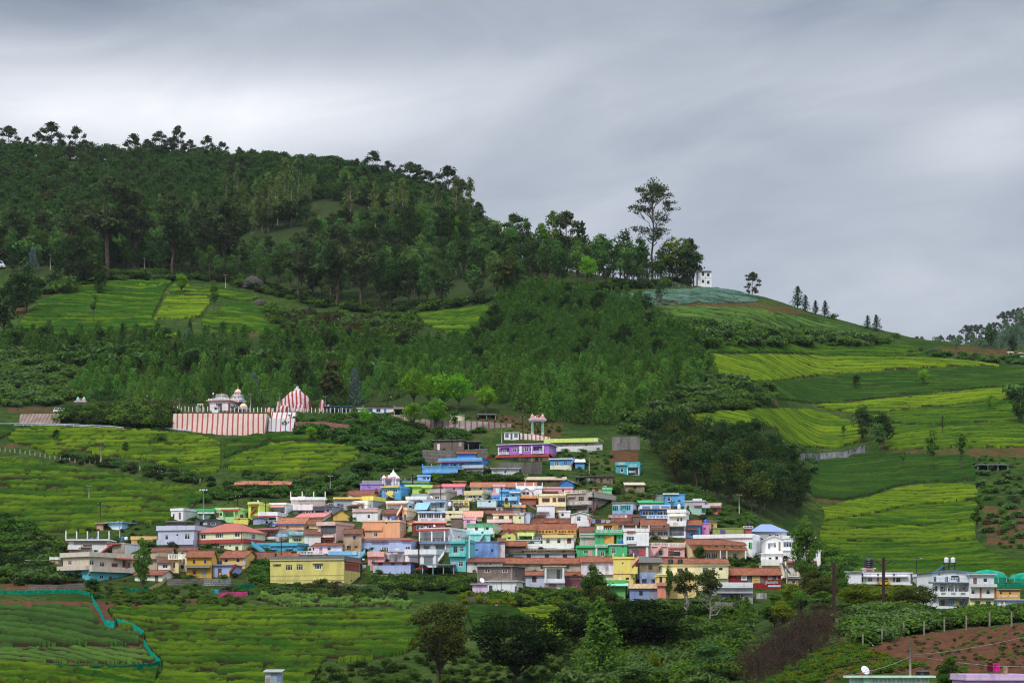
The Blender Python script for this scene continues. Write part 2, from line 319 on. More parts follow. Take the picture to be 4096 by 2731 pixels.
def build_ground():
 pg=np.concatenate([np.arange(-1800,-100,25.),np.arange(-100,4200,11.),np.arange(4200,5901,25.)])
 yg=np.concatenate([np.arange(90,140,3.0),np.arange(140,660,1.0),np.arange(660,1300.1,4.0)])*SC
 A,B=np.meshgrid(pg,yg,indexing='ij');Z=zt(A,B);X=(A-CX)/F*B
 Z=Z+(fbm(X/2.2,B/2.2,11,3)-0.5)*0.5
 E=HY-F*Z/B
 soil_and_shade=np.zeros(A.shape)
 for poly,w in SOIL_AND_SHADE:soil_and_shade=np.maximum(soil_and_shade,inside(A,E,poly)*w)
 fl=np.zeros(A.shape)
 for poly,w in FLOOR:fl=np.maximum(fl,inside(A,E,poly)*w)
 soil_and_shade[(B<150*SC)&(A<3000)]=0
 red=(soil_and_shade>0.95)&(A>3200);Z=Z+red*(fbm(X/0.9,B/0.9,5,3)-0.5)*0.9
 n,m=A.shape;I=np.arange(n*m).reshape(n,m)
 f=np.stack([I[:-1,:-1],I[1:,:-1],I[1:,1:],I[:-1,1:]],-1).reshape(-1,4)
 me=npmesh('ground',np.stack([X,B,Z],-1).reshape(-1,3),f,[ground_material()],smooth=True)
 for nm,arr in(('soil_and_shade',soil_and_shade),('floor',fl)):
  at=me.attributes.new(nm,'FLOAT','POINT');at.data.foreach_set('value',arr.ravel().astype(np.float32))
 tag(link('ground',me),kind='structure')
 b=MB();b.quad((-14000,-3000,-60),(14000,-3000,-60),(14000,22000,-60),(-14000,22000,-60))
 tag(b.build('valley_floor',[NT('far_valley').bsdf((0.035,0.06,0.025),0.95,0.1)]),kind='structure')
build_ground()
FARY=2600.0
_fx=[3300,3600,3750,3900,4000,4100,4250,4500,5200];_fe=[1520,1430,1405,1365,1325,1275,1205,1120,980]
def far_crest(px):return pchip(_fx,_fe,px)
def build_far():
 pg=np.arange(3300,5200,18.);k=np.linspace(0,1,26)
 A,K=np.meshgrid(pg,k,indexing='ij');B=FARY-500+500*K;zc=(HY-far_crest(A))/F*FARY
 Z=-20+(zc+20)*np.sin(K*math.pi/2)**1.1;X=(A-CX)/F*FARY
 X2=np.concatenate([X,X[:,-1:]],1);B2=np.concatenate([B,B[:,-1:]+700],1);Z2=np.concatenate([Z,Z[:,-1:]*0-20],1)
 n,m=X2.shape;I=np.arange(n*m).reshape(n,m);f=np.stack([I[:-1,:-1],I[1:,:-1],I[1:,1:],I[:-1,1:]],-1).reshape(-1,4)
 me=npmesh('far_hill',np.stack([X2,B2,Z2],-1).reshape(-1,3),f,[NT('far_woodland_floor').bsdf((0.02,0.035,0.015),0.95,0.1)],smooth=True)
 tag(link('far_hill',me),kind='structure')
build_far()
# ------------------------------------------------------------------ tea and crops, each plot one sheet of clipped bushes
def crop_material(name,dark,light):
 t=NT(name);a=t.attr('flush').outputs['Fac']
 v=t.math('ADD',a,t.math('MULTIPLY',t.math('SUBTRACT',t.noise(1.7,4,0.7),0.5),0.55))
 c=t.mix(t.ramp(v,0.0,1.0),dark,light)
 c=t.mix(t.math('MULTIPLY',t.ramp(t.noise(5.0,3,0.7),0.5,0.72),0.5),c,tuple(0.45*q for q in dark))
 c=t.mix(t.attr('stem_and_gap_shade').outputs['Fac'],c,(0.030,0.024,0.012))  # brown of stems and earth, also row-gap shade painted into the colour
 return t.bsdf(c,0.9,0.0,bump=t.noise(2.2,5,0.8),bs=1.0,bd=0.6)
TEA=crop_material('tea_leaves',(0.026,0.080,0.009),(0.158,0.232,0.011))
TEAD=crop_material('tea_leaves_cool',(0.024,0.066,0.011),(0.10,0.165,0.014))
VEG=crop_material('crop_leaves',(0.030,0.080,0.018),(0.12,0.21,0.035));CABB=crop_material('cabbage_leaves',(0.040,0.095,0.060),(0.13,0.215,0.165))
def crop(name,label,poly,flush,spacing=2.4,h=0.8,tilt=0.0,mat=None,dx=4.0,gap=0.14,spn=8,lump=0.32,contrast=0.8,seed=0,ymin=0.0,breaks=0.35,bare=0.05,wa=6.0,wl=42.0,miss_=0.28):
 poly=[(float(a),float(b))for a,b in poly];ed=[]
 for i in range(len(poly)):
  a,b=poly[i],poly[(i+1)%len(poly)]
  for t in np.linspace(0,1,7)[:-1]:ed.append((a[0]+(b[0]-a[0])*t,a[1]+(b[1]-a[1])*t))
 Ys=[hit(a,b,ymin)for a,b in ed];xs=[a for a,b in ed]
 pg=np.arange(min(xs),max(xs)+dx,dx);yg=np.arange(min(Ys)-2,max(Ys)+2,spacing/spn)
 A,B=np.meshgrid(pg,yg,indexing='ij');Z=zt(A,B);X=(A-CX)/F*B
 Z=Z+(fbm(X/2.2,B/2.2,11,3)-0.5)*0.5
 E=HY-F*Z/B
 wob=(fbm(A/45+seed,E/45,21,3)-0.5)*16
 m=inside(A+wob,E+wob*0.5,poly)
 w=(fbm(X/wl,B/wl,31+seed,3)-0.5)*wa+(fbm(X/9,B/9,41+seed,2)-0.5)*0.9
 r=(B+tilt*X+w)/spacing;row=np.floor(r);fr=r-row
 k=vn(row*13.7,row*3.1+seed,5)
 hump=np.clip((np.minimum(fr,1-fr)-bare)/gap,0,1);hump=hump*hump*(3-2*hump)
 along=fbm(X/1.5+row*7.3,B*0+row*3.3,51+seed,2);cut=np.clip((along-0.30)/0.07,0,1)*breaks+(1-breaks)
 bush=fbm(X/0.9,B/0.9,61+seed,3)
 h_=h*max(1.0,spacing/4.4);hh=h_*hump*cut*(0.8+0.35*k)+(bush-0.5)*lump*(0.35+hump)
 miss=np.clip((fbm(X/5.5,B/3.5,91+seed,3)-miss_)/0.05,0,1);hh=hh*miss-(1-miss)*0.25
 inn=m.copy();inn[1:-1,1:-1]&=m[:-2,1:-1]&m[2:,1:-1]&m[1:-1,:-2]&m[1:-1,2:]
 Zt=Z+np.where(inn,hh+0.12,-0.3)
 pat=fbm(X/10,(B+tilt*X)/2.6,71+seed,3)-0.5
 fl=flush-0.08+pat*2*contrast+(k-0.5)*0.22+(bush-0.5)*0.4
 n,q=A.shape;I=np.arange(n*q).reshape(n,q)
 keep=m[:-1,:-1]&m[1:,:-1]&m[1:,1:]&m[:-1,1:]
 f=np.stack([I[:-1,:-1],I[1:,:-1],I[1:,1:],I[:-1,1:]],-1)[keep]
 if len(f)==0:return None
 u,inv=np.unique(f,return_inverse=True)
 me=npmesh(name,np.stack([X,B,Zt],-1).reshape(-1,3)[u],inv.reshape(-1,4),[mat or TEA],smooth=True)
 at=me.attributes.new('flush','FLOAT','POINT');at.data.foreach_set('value',fl.ravel()[u].astype(np.float32))
 stem_and_gap_shade=np.clip((0.8-hump*cut*miss)*2.5,0,1);at=me.attributes.new('stem_and_gap_shade','FLOAT','POINT');at.data.foreach_set('value',stem_and_gap_shade.ravel()[u].astype(np.float32))  # mask for low row faces and gaps: woody stems plus painted shade
 return tag(link(name,me),label,'tea field' if 'tea' in name else 'crop',kind='stuff')
TF='tea_field'
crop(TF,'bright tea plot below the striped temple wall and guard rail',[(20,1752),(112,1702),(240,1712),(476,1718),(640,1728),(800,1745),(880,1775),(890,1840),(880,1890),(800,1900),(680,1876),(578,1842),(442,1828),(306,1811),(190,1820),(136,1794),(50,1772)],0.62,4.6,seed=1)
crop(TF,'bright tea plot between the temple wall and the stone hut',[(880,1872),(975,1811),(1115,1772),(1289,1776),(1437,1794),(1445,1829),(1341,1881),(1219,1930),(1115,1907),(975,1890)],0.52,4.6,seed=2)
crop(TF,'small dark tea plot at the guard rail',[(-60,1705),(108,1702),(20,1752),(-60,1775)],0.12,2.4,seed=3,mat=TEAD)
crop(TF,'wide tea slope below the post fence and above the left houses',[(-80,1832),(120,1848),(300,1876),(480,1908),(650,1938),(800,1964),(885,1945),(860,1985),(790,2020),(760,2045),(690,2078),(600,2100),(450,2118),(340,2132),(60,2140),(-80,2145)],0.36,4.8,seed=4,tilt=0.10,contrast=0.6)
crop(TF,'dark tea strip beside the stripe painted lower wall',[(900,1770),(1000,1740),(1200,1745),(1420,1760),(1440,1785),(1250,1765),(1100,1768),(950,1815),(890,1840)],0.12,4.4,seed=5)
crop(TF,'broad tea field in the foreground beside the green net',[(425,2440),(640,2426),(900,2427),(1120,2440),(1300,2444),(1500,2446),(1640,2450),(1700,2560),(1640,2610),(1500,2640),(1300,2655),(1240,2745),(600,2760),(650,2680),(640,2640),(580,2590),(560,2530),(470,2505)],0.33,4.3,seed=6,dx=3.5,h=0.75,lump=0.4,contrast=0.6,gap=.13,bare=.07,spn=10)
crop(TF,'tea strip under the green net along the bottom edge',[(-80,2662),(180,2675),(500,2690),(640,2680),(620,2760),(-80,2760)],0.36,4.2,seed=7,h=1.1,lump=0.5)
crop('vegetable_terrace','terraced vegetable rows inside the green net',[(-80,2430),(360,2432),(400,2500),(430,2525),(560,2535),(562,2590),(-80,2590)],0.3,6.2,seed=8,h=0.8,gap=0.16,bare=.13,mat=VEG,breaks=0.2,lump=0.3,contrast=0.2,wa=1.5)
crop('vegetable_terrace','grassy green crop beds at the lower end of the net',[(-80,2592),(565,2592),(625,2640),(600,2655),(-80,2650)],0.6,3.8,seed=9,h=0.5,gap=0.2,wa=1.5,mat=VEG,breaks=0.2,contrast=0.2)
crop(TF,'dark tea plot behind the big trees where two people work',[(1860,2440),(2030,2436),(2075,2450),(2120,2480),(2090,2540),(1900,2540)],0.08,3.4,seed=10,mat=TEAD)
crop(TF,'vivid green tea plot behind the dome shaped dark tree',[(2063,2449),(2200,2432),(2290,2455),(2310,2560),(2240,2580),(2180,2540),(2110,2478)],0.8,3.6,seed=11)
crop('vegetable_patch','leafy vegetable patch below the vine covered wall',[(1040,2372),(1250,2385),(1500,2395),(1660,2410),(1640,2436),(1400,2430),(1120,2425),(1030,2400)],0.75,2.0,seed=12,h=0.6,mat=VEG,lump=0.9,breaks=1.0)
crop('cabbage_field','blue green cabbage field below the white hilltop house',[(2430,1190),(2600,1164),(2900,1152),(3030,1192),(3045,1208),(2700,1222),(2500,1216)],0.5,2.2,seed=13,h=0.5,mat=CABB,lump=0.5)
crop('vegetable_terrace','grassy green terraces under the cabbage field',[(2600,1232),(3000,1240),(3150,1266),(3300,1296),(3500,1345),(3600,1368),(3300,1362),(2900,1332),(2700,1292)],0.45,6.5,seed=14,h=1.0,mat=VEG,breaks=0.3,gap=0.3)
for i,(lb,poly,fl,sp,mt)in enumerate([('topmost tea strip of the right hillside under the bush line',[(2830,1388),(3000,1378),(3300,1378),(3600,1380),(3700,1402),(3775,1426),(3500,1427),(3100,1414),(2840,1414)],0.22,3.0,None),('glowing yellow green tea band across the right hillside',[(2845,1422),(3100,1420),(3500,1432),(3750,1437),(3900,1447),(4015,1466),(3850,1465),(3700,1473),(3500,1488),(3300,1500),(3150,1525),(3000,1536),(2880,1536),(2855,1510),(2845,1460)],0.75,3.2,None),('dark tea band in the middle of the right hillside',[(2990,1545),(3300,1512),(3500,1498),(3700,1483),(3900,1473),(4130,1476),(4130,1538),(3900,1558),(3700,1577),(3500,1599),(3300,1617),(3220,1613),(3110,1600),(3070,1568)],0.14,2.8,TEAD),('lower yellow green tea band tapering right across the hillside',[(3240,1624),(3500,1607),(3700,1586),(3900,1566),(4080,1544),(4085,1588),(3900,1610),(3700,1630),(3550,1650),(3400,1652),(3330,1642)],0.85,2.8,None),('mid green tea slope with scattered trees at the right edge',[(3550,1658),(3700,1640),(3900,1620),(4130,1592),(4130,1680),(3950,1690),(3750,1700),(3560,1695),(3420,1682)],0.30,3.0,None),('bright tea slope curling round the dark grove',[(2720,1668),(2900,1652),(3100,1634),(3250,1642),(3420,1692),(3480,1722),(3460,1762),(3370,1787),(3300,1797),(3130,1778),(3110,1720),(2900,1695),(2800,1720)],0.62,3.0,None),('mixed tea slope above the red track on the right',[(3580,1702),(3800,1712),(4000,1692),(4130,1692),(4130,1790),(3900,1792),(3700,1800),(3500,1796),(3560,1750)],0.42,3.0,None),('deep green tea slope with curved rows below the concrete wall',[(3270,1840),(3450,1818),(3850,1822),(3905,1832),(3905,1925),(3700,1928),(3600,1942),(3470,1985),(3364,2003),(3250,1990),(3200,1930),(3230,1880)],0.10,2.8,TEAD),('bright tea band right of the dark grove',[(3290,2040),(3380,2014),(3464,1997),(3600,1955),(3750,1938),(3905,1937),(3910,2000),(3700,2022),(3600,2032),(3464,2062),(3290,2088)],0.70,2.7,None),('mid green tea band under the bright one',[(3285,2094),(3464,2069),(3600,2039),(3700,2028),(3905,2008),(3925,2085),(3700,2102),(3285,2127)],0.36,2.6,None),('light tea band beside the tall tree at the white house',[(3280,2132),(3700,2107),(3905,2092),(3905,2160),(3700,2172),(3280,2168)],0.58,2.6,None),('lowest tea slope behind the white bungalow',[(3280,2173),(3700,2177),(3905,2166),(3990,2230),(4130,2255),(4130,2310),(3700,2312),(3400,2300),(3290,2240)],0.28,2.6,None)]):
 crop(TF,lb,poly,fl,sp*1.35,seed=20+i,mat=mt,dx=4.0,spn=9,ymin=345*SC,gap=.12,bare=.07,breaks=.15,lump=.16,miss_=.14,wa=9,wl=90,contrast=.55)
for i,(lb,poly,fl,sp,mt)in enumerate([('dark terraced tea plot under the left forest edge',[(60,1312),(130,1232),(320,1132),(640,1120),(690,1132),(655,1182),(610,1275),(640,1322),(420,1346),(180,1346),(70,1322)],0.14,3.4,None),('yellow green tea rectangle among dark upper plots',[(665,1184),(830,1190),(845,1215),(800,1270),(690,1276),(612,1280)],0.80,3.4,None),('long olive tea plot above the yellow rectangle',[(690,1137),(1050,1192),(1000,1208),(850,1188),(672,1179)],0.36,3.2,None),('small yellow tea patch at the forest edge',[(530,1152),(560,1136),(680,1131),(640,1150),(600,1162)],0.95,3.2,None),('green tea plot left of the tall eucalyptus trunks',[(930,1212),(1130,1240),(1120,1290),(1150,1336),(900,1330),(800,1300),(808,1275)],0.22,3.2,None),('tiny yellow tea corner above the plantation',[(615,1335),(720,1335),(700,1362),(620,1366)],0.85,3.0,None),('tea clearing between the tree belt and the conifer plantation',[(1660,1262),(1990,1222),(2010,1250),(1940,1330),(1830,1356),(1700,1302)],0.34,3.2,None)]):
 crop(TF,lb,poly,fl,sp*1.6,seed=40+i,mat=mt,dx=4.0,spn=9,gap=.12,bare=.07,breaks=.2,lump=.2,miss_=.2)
# ------------------------------------------------------------------ trees and bushes
def leafmat(name,c1,c2,vary=0.3,tl=0.34,scale=0.35):
 t=NT(name);n=t.ramp(t.noise(scale,3,0.6),0.35,0.65);m=t.noise(3.0,2,0.6)
 c=t.mix(n,c1,c2);c=t.mix(t.math('MULTIPLY',m,0.5),c,tuple(1.35*q for q in c2))
 hsv=t.node('ShaderNodeHueSaturation');t.l(c,hsv.inputs['Color'])
 t.l(t.math('ADD',1.0-vary/2,t.math('MULTIPLY',t.rand(),vary)),hsv.inputs['Value'])
 t.l(t.math('ADD',0.485,t.math('MULTIPLY',t.math('FRACT',t.math('MULTIPLY',t.rand(),7.31)),0.03)),hsv.inputs['Hue'])
 b=t.node('ShaderNodeBsdfDiffuse');t.l(hsv.outputs[0],b.inputs[0]);r=t.node('ShaderNodeBsdfTranslucent');t.l(hsv.outputs[0],r.inputs[0])
 mx=t.node('ShaderNodeMixShader');mx.inputs[0].default_value=tl;t.l(b.outputs[0],mx.inputs[1]);t.l(r.outputs[0],mx.inputs[2]);t.l(mx.outputs[0],t.out.inputs[0]);return t.m
LM={'young':leafmat('plantation_foliage',(0.048,0.124,0.019),(0.099,0.202,0.030),0.8),'broad':leafmat('forest_foliage',(0.037,0.097,0.026),(0.078,0.146,0.029),1.0),'euc':leafmat('eucalyptus_foliage',(0.038,0.060,0.022),(0.061,0.085,0.028),0.4),'oak':leafmat('silver_oak_foliage',(0.084,0.135,0.034),(0.138,0.194,0.048),0.45),'lime':leafmat('fresh_foliage',(0.065,0.128,0.010),(0.104,0.189,0.013),0.35),'round':leafmat('lush_foliage',(0.074,0.195,0.014),(0.155,0.329,0.017),0.35),'dark':leafmat('dark_foliage',(0.009,0.020,0.006),(0.017,0.033,0.007),0.35),'grove':leafmat('wattle_foliage',(0.020,0.049,0.013),(0.037,0.069,0.016),0.9),'olive':leafmat('olive_foliage',(0.041,0.059,0.011),(0.071,0.088,0.017),0.3),'cyp':leafmat('feathery_foliage',(0.049,0.119,0.019),(0.102,0.190,0.028),0.25),'grey':leafmat('broadleaf_scrub',(0.043,0.098,0.025),(0.090,0.160,0.043),0.35),'bush':leafmat('bush_foliage',(0.042,0.105,0.015),(0.086,0.162,0.022),0.5),'yell':leafmat('yellow_green_foliage',(0.081,0.120,0.008),(0.142,0.172,0.012),0.3),'rust':leafmat('dry_brown_foliage',(0.046,0.050,0.018),(0.070,0.068,0.025),0.3),'twig':leafmat('bare_thorn_twigs',(0.030,0.022,0.015),(0.060,0.043,0.030),0.2,0.0),'blue':leafmat('blue_gum_foliage',(0.065,0.115,0.105),(0.110,0.165,0.150),0.25)}
BARK=stain('#5a4c40','#2f2822',0.7,1.0,'bark');BARKP=stain('#8f8578','#574c42',0.6,1.2,'pale_bark')
R0=np.random.default_rng(11)
def cards(c,n,s,rg,asp=0.62,droop=0.0):
 """leaf cards at centres c facing roughly n with half size s"""
 k=len(c);n=n+rg.normal(0,0.55,(k,3));n/=np.linalg.norm(n,axis=1)[:,None]+1e-9
 t=np.cross(n,rg.normal(0,1,(k,3)));t[:,2]-=droop;t/=np.linalg.norm(t,axis=1)[:,None]+1e-9
 b=np.cross(n,t);s=np.asarray(s).reshape(-1,1)*np.ones((k,1));t=t*s;b=b*s*asp
 v=np.stack([c-t-b*0.55,c-t*0.1-b,c+t,c-t*0.1+b],1).reshape(-1,3)
 return v,np.arange(4*k).reshape(-1,4)
def blob(c,r,n,rg,inner=0.72,lower=True):
 d=rg.normal(0,1,(n,3));d/=np.linalg.norm(d,axis=1)[:,None]
 if not lower:d[:,2]=np.abs(d[:,2])*np.where(rg.random(n)<0.8,1,-0.5)
 q=rg.uniform(inner,1.06,(n,1));return np.array(c)+d*np.array(r)*q,d/np.array(r)*min(r)
def tubes(paths,n=5):
 vs,fs,b=[],[],0
 for pts,r0,r1 in paths:
  pts=np.array(pts,float);N=len(pts);t=np.gradient(pts,axis=0);t/=np.linalg.norm(t,axis=1)[:,None]+1e-9
  u=np.cross(t,[0.31,0.9,0.29]);u/=np.linalg.norm(u,axis=1)[:,None];w=np.cross(t,u)
  a=np.arange(n)*2*math.pi/n;r=np.linspace(r0,r1,N)[:,None,None]
  v=pts[:,None]+(u[:,None]*np.cos(a)[None,:,None]+w[:,None]*np.sin(a)[None,:,None])*r
  vs.append(v.reshape(-1,3));i=np.arange(N*n).reshape(N,n);j=np.roll(i,-1,1)
  fs.append(b+np.stack([i[:-1],j[:-1],j[1:],i[1:]],-1).reshape(-1,4));b+=N*n
 return np.concatenate(vs),np.concatenate(fs)
def cat(parts):
 vs,fs,b=[],[],0
 for v,f in parts:vs.append(v);fs.append(f+b);b+=len(v)
 return np.concatenate(vs),np.concatenate(fs)
def bendline(a,b,rg,j=0.08,n=5):
 a=np.array(a,float);b=np.array(b,float);t=np.linspace(0,1,n)[:,None];p=a+(b-a)*t
 p[1:-1]+=rg.normal(0,j*np.linalg.norm(b-a),(n-2,3));return p
def t_young(seed,H=8.0,R=2.5,n=50):
 rg=np.random.default_rng(seed);out=[]
 for i in range(n):
  z=H*(0.04+0.94*(i/n)**0.9);r=R*(1-z/H)**0.6*rg.uniform(0.6,1.12);a=i*2.4+rg.uniform(-.5,.5)
  c=(r*0.75*math.cos(a),r*0.75*math.sin(a),z);q=0.34+0.42*(1-z/H)
  p,d=blob(c,(q*R*0.55,q*R*0.55,q*R*0.62),13,rg,0.5);d[:,2]+=0.5;out.append(cards(p,d,rg.uniform(0.20,0.42,len(p)),rg,0.5,-0.7))
 return cat(out),tubes([(bendline((0,0,-0.6),(0,0,H*.8),rg,0.01),0.14,0.04)])
def t_clump(seed,H,R,tr=0.4,nc=16,per=34,cs=0.45,cr=0.42,flat=0.8,tr_r=0.25,top=0.35,lean=0.0,branches=True,asp=0.62):
 """trunk to tr*H, clumps of leaves over an ellipsoid above it"""
 rg=np.random.default_rng(seed);out,pth=[],[];cz=H*(tr+(1-tr)*0.5);hz=H*(1-tr)*0.5
 pth.append((bendline((0,0,-1.0),(lean,0,H*(tr+(1-tr)*0.55)),rg,0.02),tr_r,tr_r*0.4))
 for i in range(nc):
  d=rg.normal(0,1,3);d/=np.linalg.norm(d);q=rg.uniform(0.35,0.95)**0.6
  if i==0:d=np.array([0,0,1.0]);q=.85
  c=np.array([lean+d[0]*R*(1-cr*.6)*q,d[1]*R*(1-cr*.6)*q,cz+d[2]*(hz-R*cr*flat*.6)*q])
  k=R*cr*rg.uniform(0.75,1.25);p,nn=blob(c,(k,k,k*flat),per,rg,0.6,False);nn[:,2]+=0.35
  out.append(cards(p,nn,rg.uniform(0.6,1.25,len(p))*cs,rg,asp))
  if branches and i%2==0:pth.append((bendline((lean*.6,0,H*tr*rg.uniform(.8,1.2)),c,rg,0.05),tr_r*0.38,tr_r*0.1))
 return cat(out),tubes(pth)
def t_oak(seed,H=17,R=2.6,tr=0.3):
 rg=np.random.default_rng(seed);out=[];pth=[(bendline((0,0,-1),(0,0,H*.95),rg,0.012,7),0.24,0.05)]
 for i in range(34):
  t=rg.uniform(0,1);z=H*(tr+(1-tr)*t);r=R*(0.55+0.45*math.sin(math.pi*min(1,t*1.15)**0.8))*(1-t**4*0.7)*rg.uniform(0.3,1.0);a=rg.uniform(0,6.28)
  c=(r*math.cos(a),r*math.sin(a),z);k=R*rg.uniform(0.22,0.4);p,d=blob(c,(k,k,k*1.2),20,rg,0.4);d[:,2]+=.4
  out.append(cards(p,d,rg.uniform(0.25,0.5,len(p)),rg));pth.append((bendline((0,0,z-r*.9),c,rg,0.04,4),0.06,0.02))
 return cat(out),tubes(pth)
def t_euc(seed,H=26,R=5,tr=0.35,nb=13,per=46,flat=0.42,cs=0.4,dens=1,cl=1.0):
 """open eucalypt: rising branches, each ending in a few flat-bottomed leaf clumps"""
 rg=np.random.default_rng(seed);out=[];lean=rg.uniform(-.06,.06)*H
 tp=bendline((0,0,-1),(lean,0,H*.93),rg,0.012,8);pth=[(tp,H*0.017,H*0.004)]
 for i in range(nb):
  t=tr+(1-tr)*(i+rg.random()*.6)/nb;base=np.array([np.interp(t*.9,np.linspace(-.04,.93,8),tp[:,k])for k in range(3)])
  a=i*2.4+rg.uniform(-.6,.6);prof=math.sin(math.pi*min(1,max(.05,(t-tr)/(1-tr)*.8+.18)));L=R*prof*rg.uniform(.65,1.1)
  tip=base+np.array([L*math.cos(a),L*math.sin(a)*.8,L*rg.uniform(.5,.85)]);pth.append((bendline(base,tip,rg,0.06),H*.0055,H*.0015))
  for k in range(3*dens):
   c=tip+rg.normal(0,1,3)*np.array([.3,.3,.12])*(R*.45);s=R*cl*rg.uniform(.16,.3)
   pth.append((bendline(base+(tip-base)*.6,c,rg,0.05,4),H*.002,H*.001))
   p,d=blob(c,(s,s,s*flat),per//3+6,rg,.4,False);d[:,2]+=.5;out.append(cards(p,d,rg.uniform(.6,1.3,len(p))*cs,rg))
 c=tp[-1];p,d=blob(c,(R*.3,R*.3,R*.2),per,rg,.4,False);out.append(cards(p,d,rg.uniform(.6,1.3,len(p))*cs,rg))
 return cat(out),tubes(pth)
def t_conic(seed,H,R,n=120,per=26,cs=.35):
 """tall feathery cypress-like tree"""
 rg=np.random.default_rng(seed);out=[];pth=[(bendline((0,0,-1),(0,0,H*.96),rg,.008,8),H*.018,.04)]
 for i in range(n):
  t=(i+.5)/n;z=H*(.06+.93*t);r=R*(1.02-t)**.62*rg.uniform(.5,1.1);a=i*2.4+rg.uniform(-.4,.4);base=np.array([0,0,z-r*.1]);tip=np.array([r*math.cos(a),r*math.sin(a),z+r*.3])
  q=rg.random((per,1))**.7;c=base+(tip-base)*q+rg.normal(0,.13*R*(1.1-t),(per,3));d=np.array([math.cos(a)*.5,math.sin(a)*.5,.8])+np.zeros((per,3))
  out.append(cards(c,d,rg.uniform(.6,1.3,per)*cs,rg,.4,.5));pth.append((np.array([base,tip]),.05,.01))
 return cat(out),tubes(pth)
def t_bush(seed,R=1.6,H=1.6,nc=9,per=30,cs=.22,asp=.5):
 rg=np.random.default_rng(seed);out=[]
 for i in range(nc):
  a=rg.uniform(0,6.28);q=R*.6*math.sqrt(rg.random());z=H*rg.uniform(.2,.66)*(1-.35*q/R)
  p,d=blob((q*math.cos(a),q*math.sin(a),z),(R*.45,R*.45,H*.36),per,rg,.6,False);d[:,2]+=.4;out.append(cards(p,d,rg.uniform(.6,1.3,per)*cs,rg,asp))
 return cat(out),tubes([(bendline((0,0,-.5),(rg.uniform(-.3,.3),0,H*.5),rg,.04),.06,.03)])
VAR={}
def variants(kind,fn,seeds,mat,bark=BARK):
 VAR[kind]=[]
 for s in seeds:
  (cv,cf),(tv,tf)=fn(s)
  VAR[kind].append(dict(c=(cv,cf),t=(tv,tf),crown=npmesh(kind+'_crown',cv,cf,[mat]),trunk=npmesh(kind+'_trunk',tv,tf,[bark],smooth=True),mats=[mat,bark],H=float(cv[:,2].max())))
def joined(kind,i):
 d=VAR[kind][i]
 if 'one' not in d:
  v,f=cat([d['c'],d['t']]);fm=np.concatenate([np.zeros(len(d['c'][1])),np.ones(len(d['t'][1]))]);d['one']=npmesh(kind,v,f,d['mats'],fm)
 return d['one']
_cnt=[0]
def tree(name,kind,label,px,py,H,group=None,cat_='tree',single=False,Y=None,wide=1.0,i=None,sink=0.0):
 """a tree whose trunk stands at (px, py) on the land, H metres tall"""
 g=G(px,py)if Y is None else Vector(((px-CX)/F*Y,Y,float(zt(px,Y))))
 _cnt[0]+=1;k=_cnt[0];vs=VAR[kind];i=(k*7+k//3)%len(vs)if i is None else i;s=H/vs[i]['H'];rz=(k*2.399)%6.283
 if single:
  o=bpy.data.objects.new(name,joined(kind,i));COL.objects.link(o);tag(o,label,cat_,group)
 else:
  o=thing(name,label,cat_,group=group);link('crown',vs[i]['crown'],o);link('trunk',vs[i]['trunk'],o)
 o.location=(g.x,g.y,g.z-sink);o.scale=(s*wide,s*wide,s);o.rotation_euler=(0,0,rz);return o
def scatter(poly,n,seed,mind=0.0,ymin=0.0,asp=1.0):
 rg=np.random.default_rng(seed);xs=[p[0]for p in poly];ys=[p[1]for p in poly];out=[]
 for _ in range(n*30):
  a,b=rg.uniform(min(xs),max(xs)),rg.uniform(min(ys),max(ys))
  if not inside(a,b,poly):continue
  if mind and any(abs(a-c)<mind and math.hypot(a-c,(b-d)*asp)<mind for c,d in out):continue
  out.append((a,b))
  if len(out)>=n:break
 return out
def mass(name,label,items,cat_=None):
 """many plants too many to count as one mesh; items = (kind, px, py, H, wide)"""
 vs,fs,fm,mats,b=[],[],[],[],0;rg=np.random.default_rng(len(items))
 for kind,px,py,H,wd in items:
  V=VAR[kind];d=V[int(rg.integers(len(V)))];v=np.concatenate([d['c'][0],d['t'][0]]);f=np.concatenate([d['c'][1],d['t'][1]+len(d['c'][0])])
  for m in d['mats']:
   if m not in mats:mats.append(m)
  g=G(px,py);s=H/d['H'];a=rg.uniform(0,6.28);ca,sa=math.cos(a),math.sin(a)
  w=np.stack([(v[:,0]*ca-v[:,1]*sa)*s*wd+g.x,(v[:,0]*sa+v[:,1]*ca)*s*wd+g.y,v[:,2]*s+g.z],1)
  vs.append(w);fs.append(f+b);b+=len(w);fm.append(np.concatenate([np.full(len(d['c'][1]),mats.index(d['mats'][0])),np.full(len(d['t'][1]),mats.index(d['mats'][1]))]))
 return tag(link(name,npmesh(name,np.concatenate(vs),np.concatenate(fs),mats,np.concatenate(fm))),label,cat_,kind='stuff')
variants('young',t_young,range(100,106),LM['young'])
variants('broad',lambda s:t_clump(s,9,3.4,.02,18,34,.46,.44,.9),range(110,116),LM['broad'])
variants('broadl',lambda s:t_clump(s,9,3.2,.02,18,34,.46,.44,.9),range(116,119),LM['rust'])
variants('big',lambda s:t_clump(s,20,6.0,.3,26,60,.5,.34,.75,.45),range(120,124),LM['euc'])
variants('grove',lambda s:t_clump(s,13,4.4,.12,22,56,.38,.4),range(126,130),LM['grove'])
variants('belt',lambda s:t_clump(s,17,4.2,.16,22,50,.45,.42,1.0,.3),range(130,134),LM['broad'])
variants('oak',t_oak,range(136,140),LM['oak'],BARKP)
variants('oakl',lambda s:t_oak(s,13,3.0,.12),range(140,143),LM['lime'],BARKP)
variants('euc',lambda s:t_euc(s,13,3.5,.12,17,130,.95,.30,1,1.35),range(144,149),LM['euc'],BARKP)
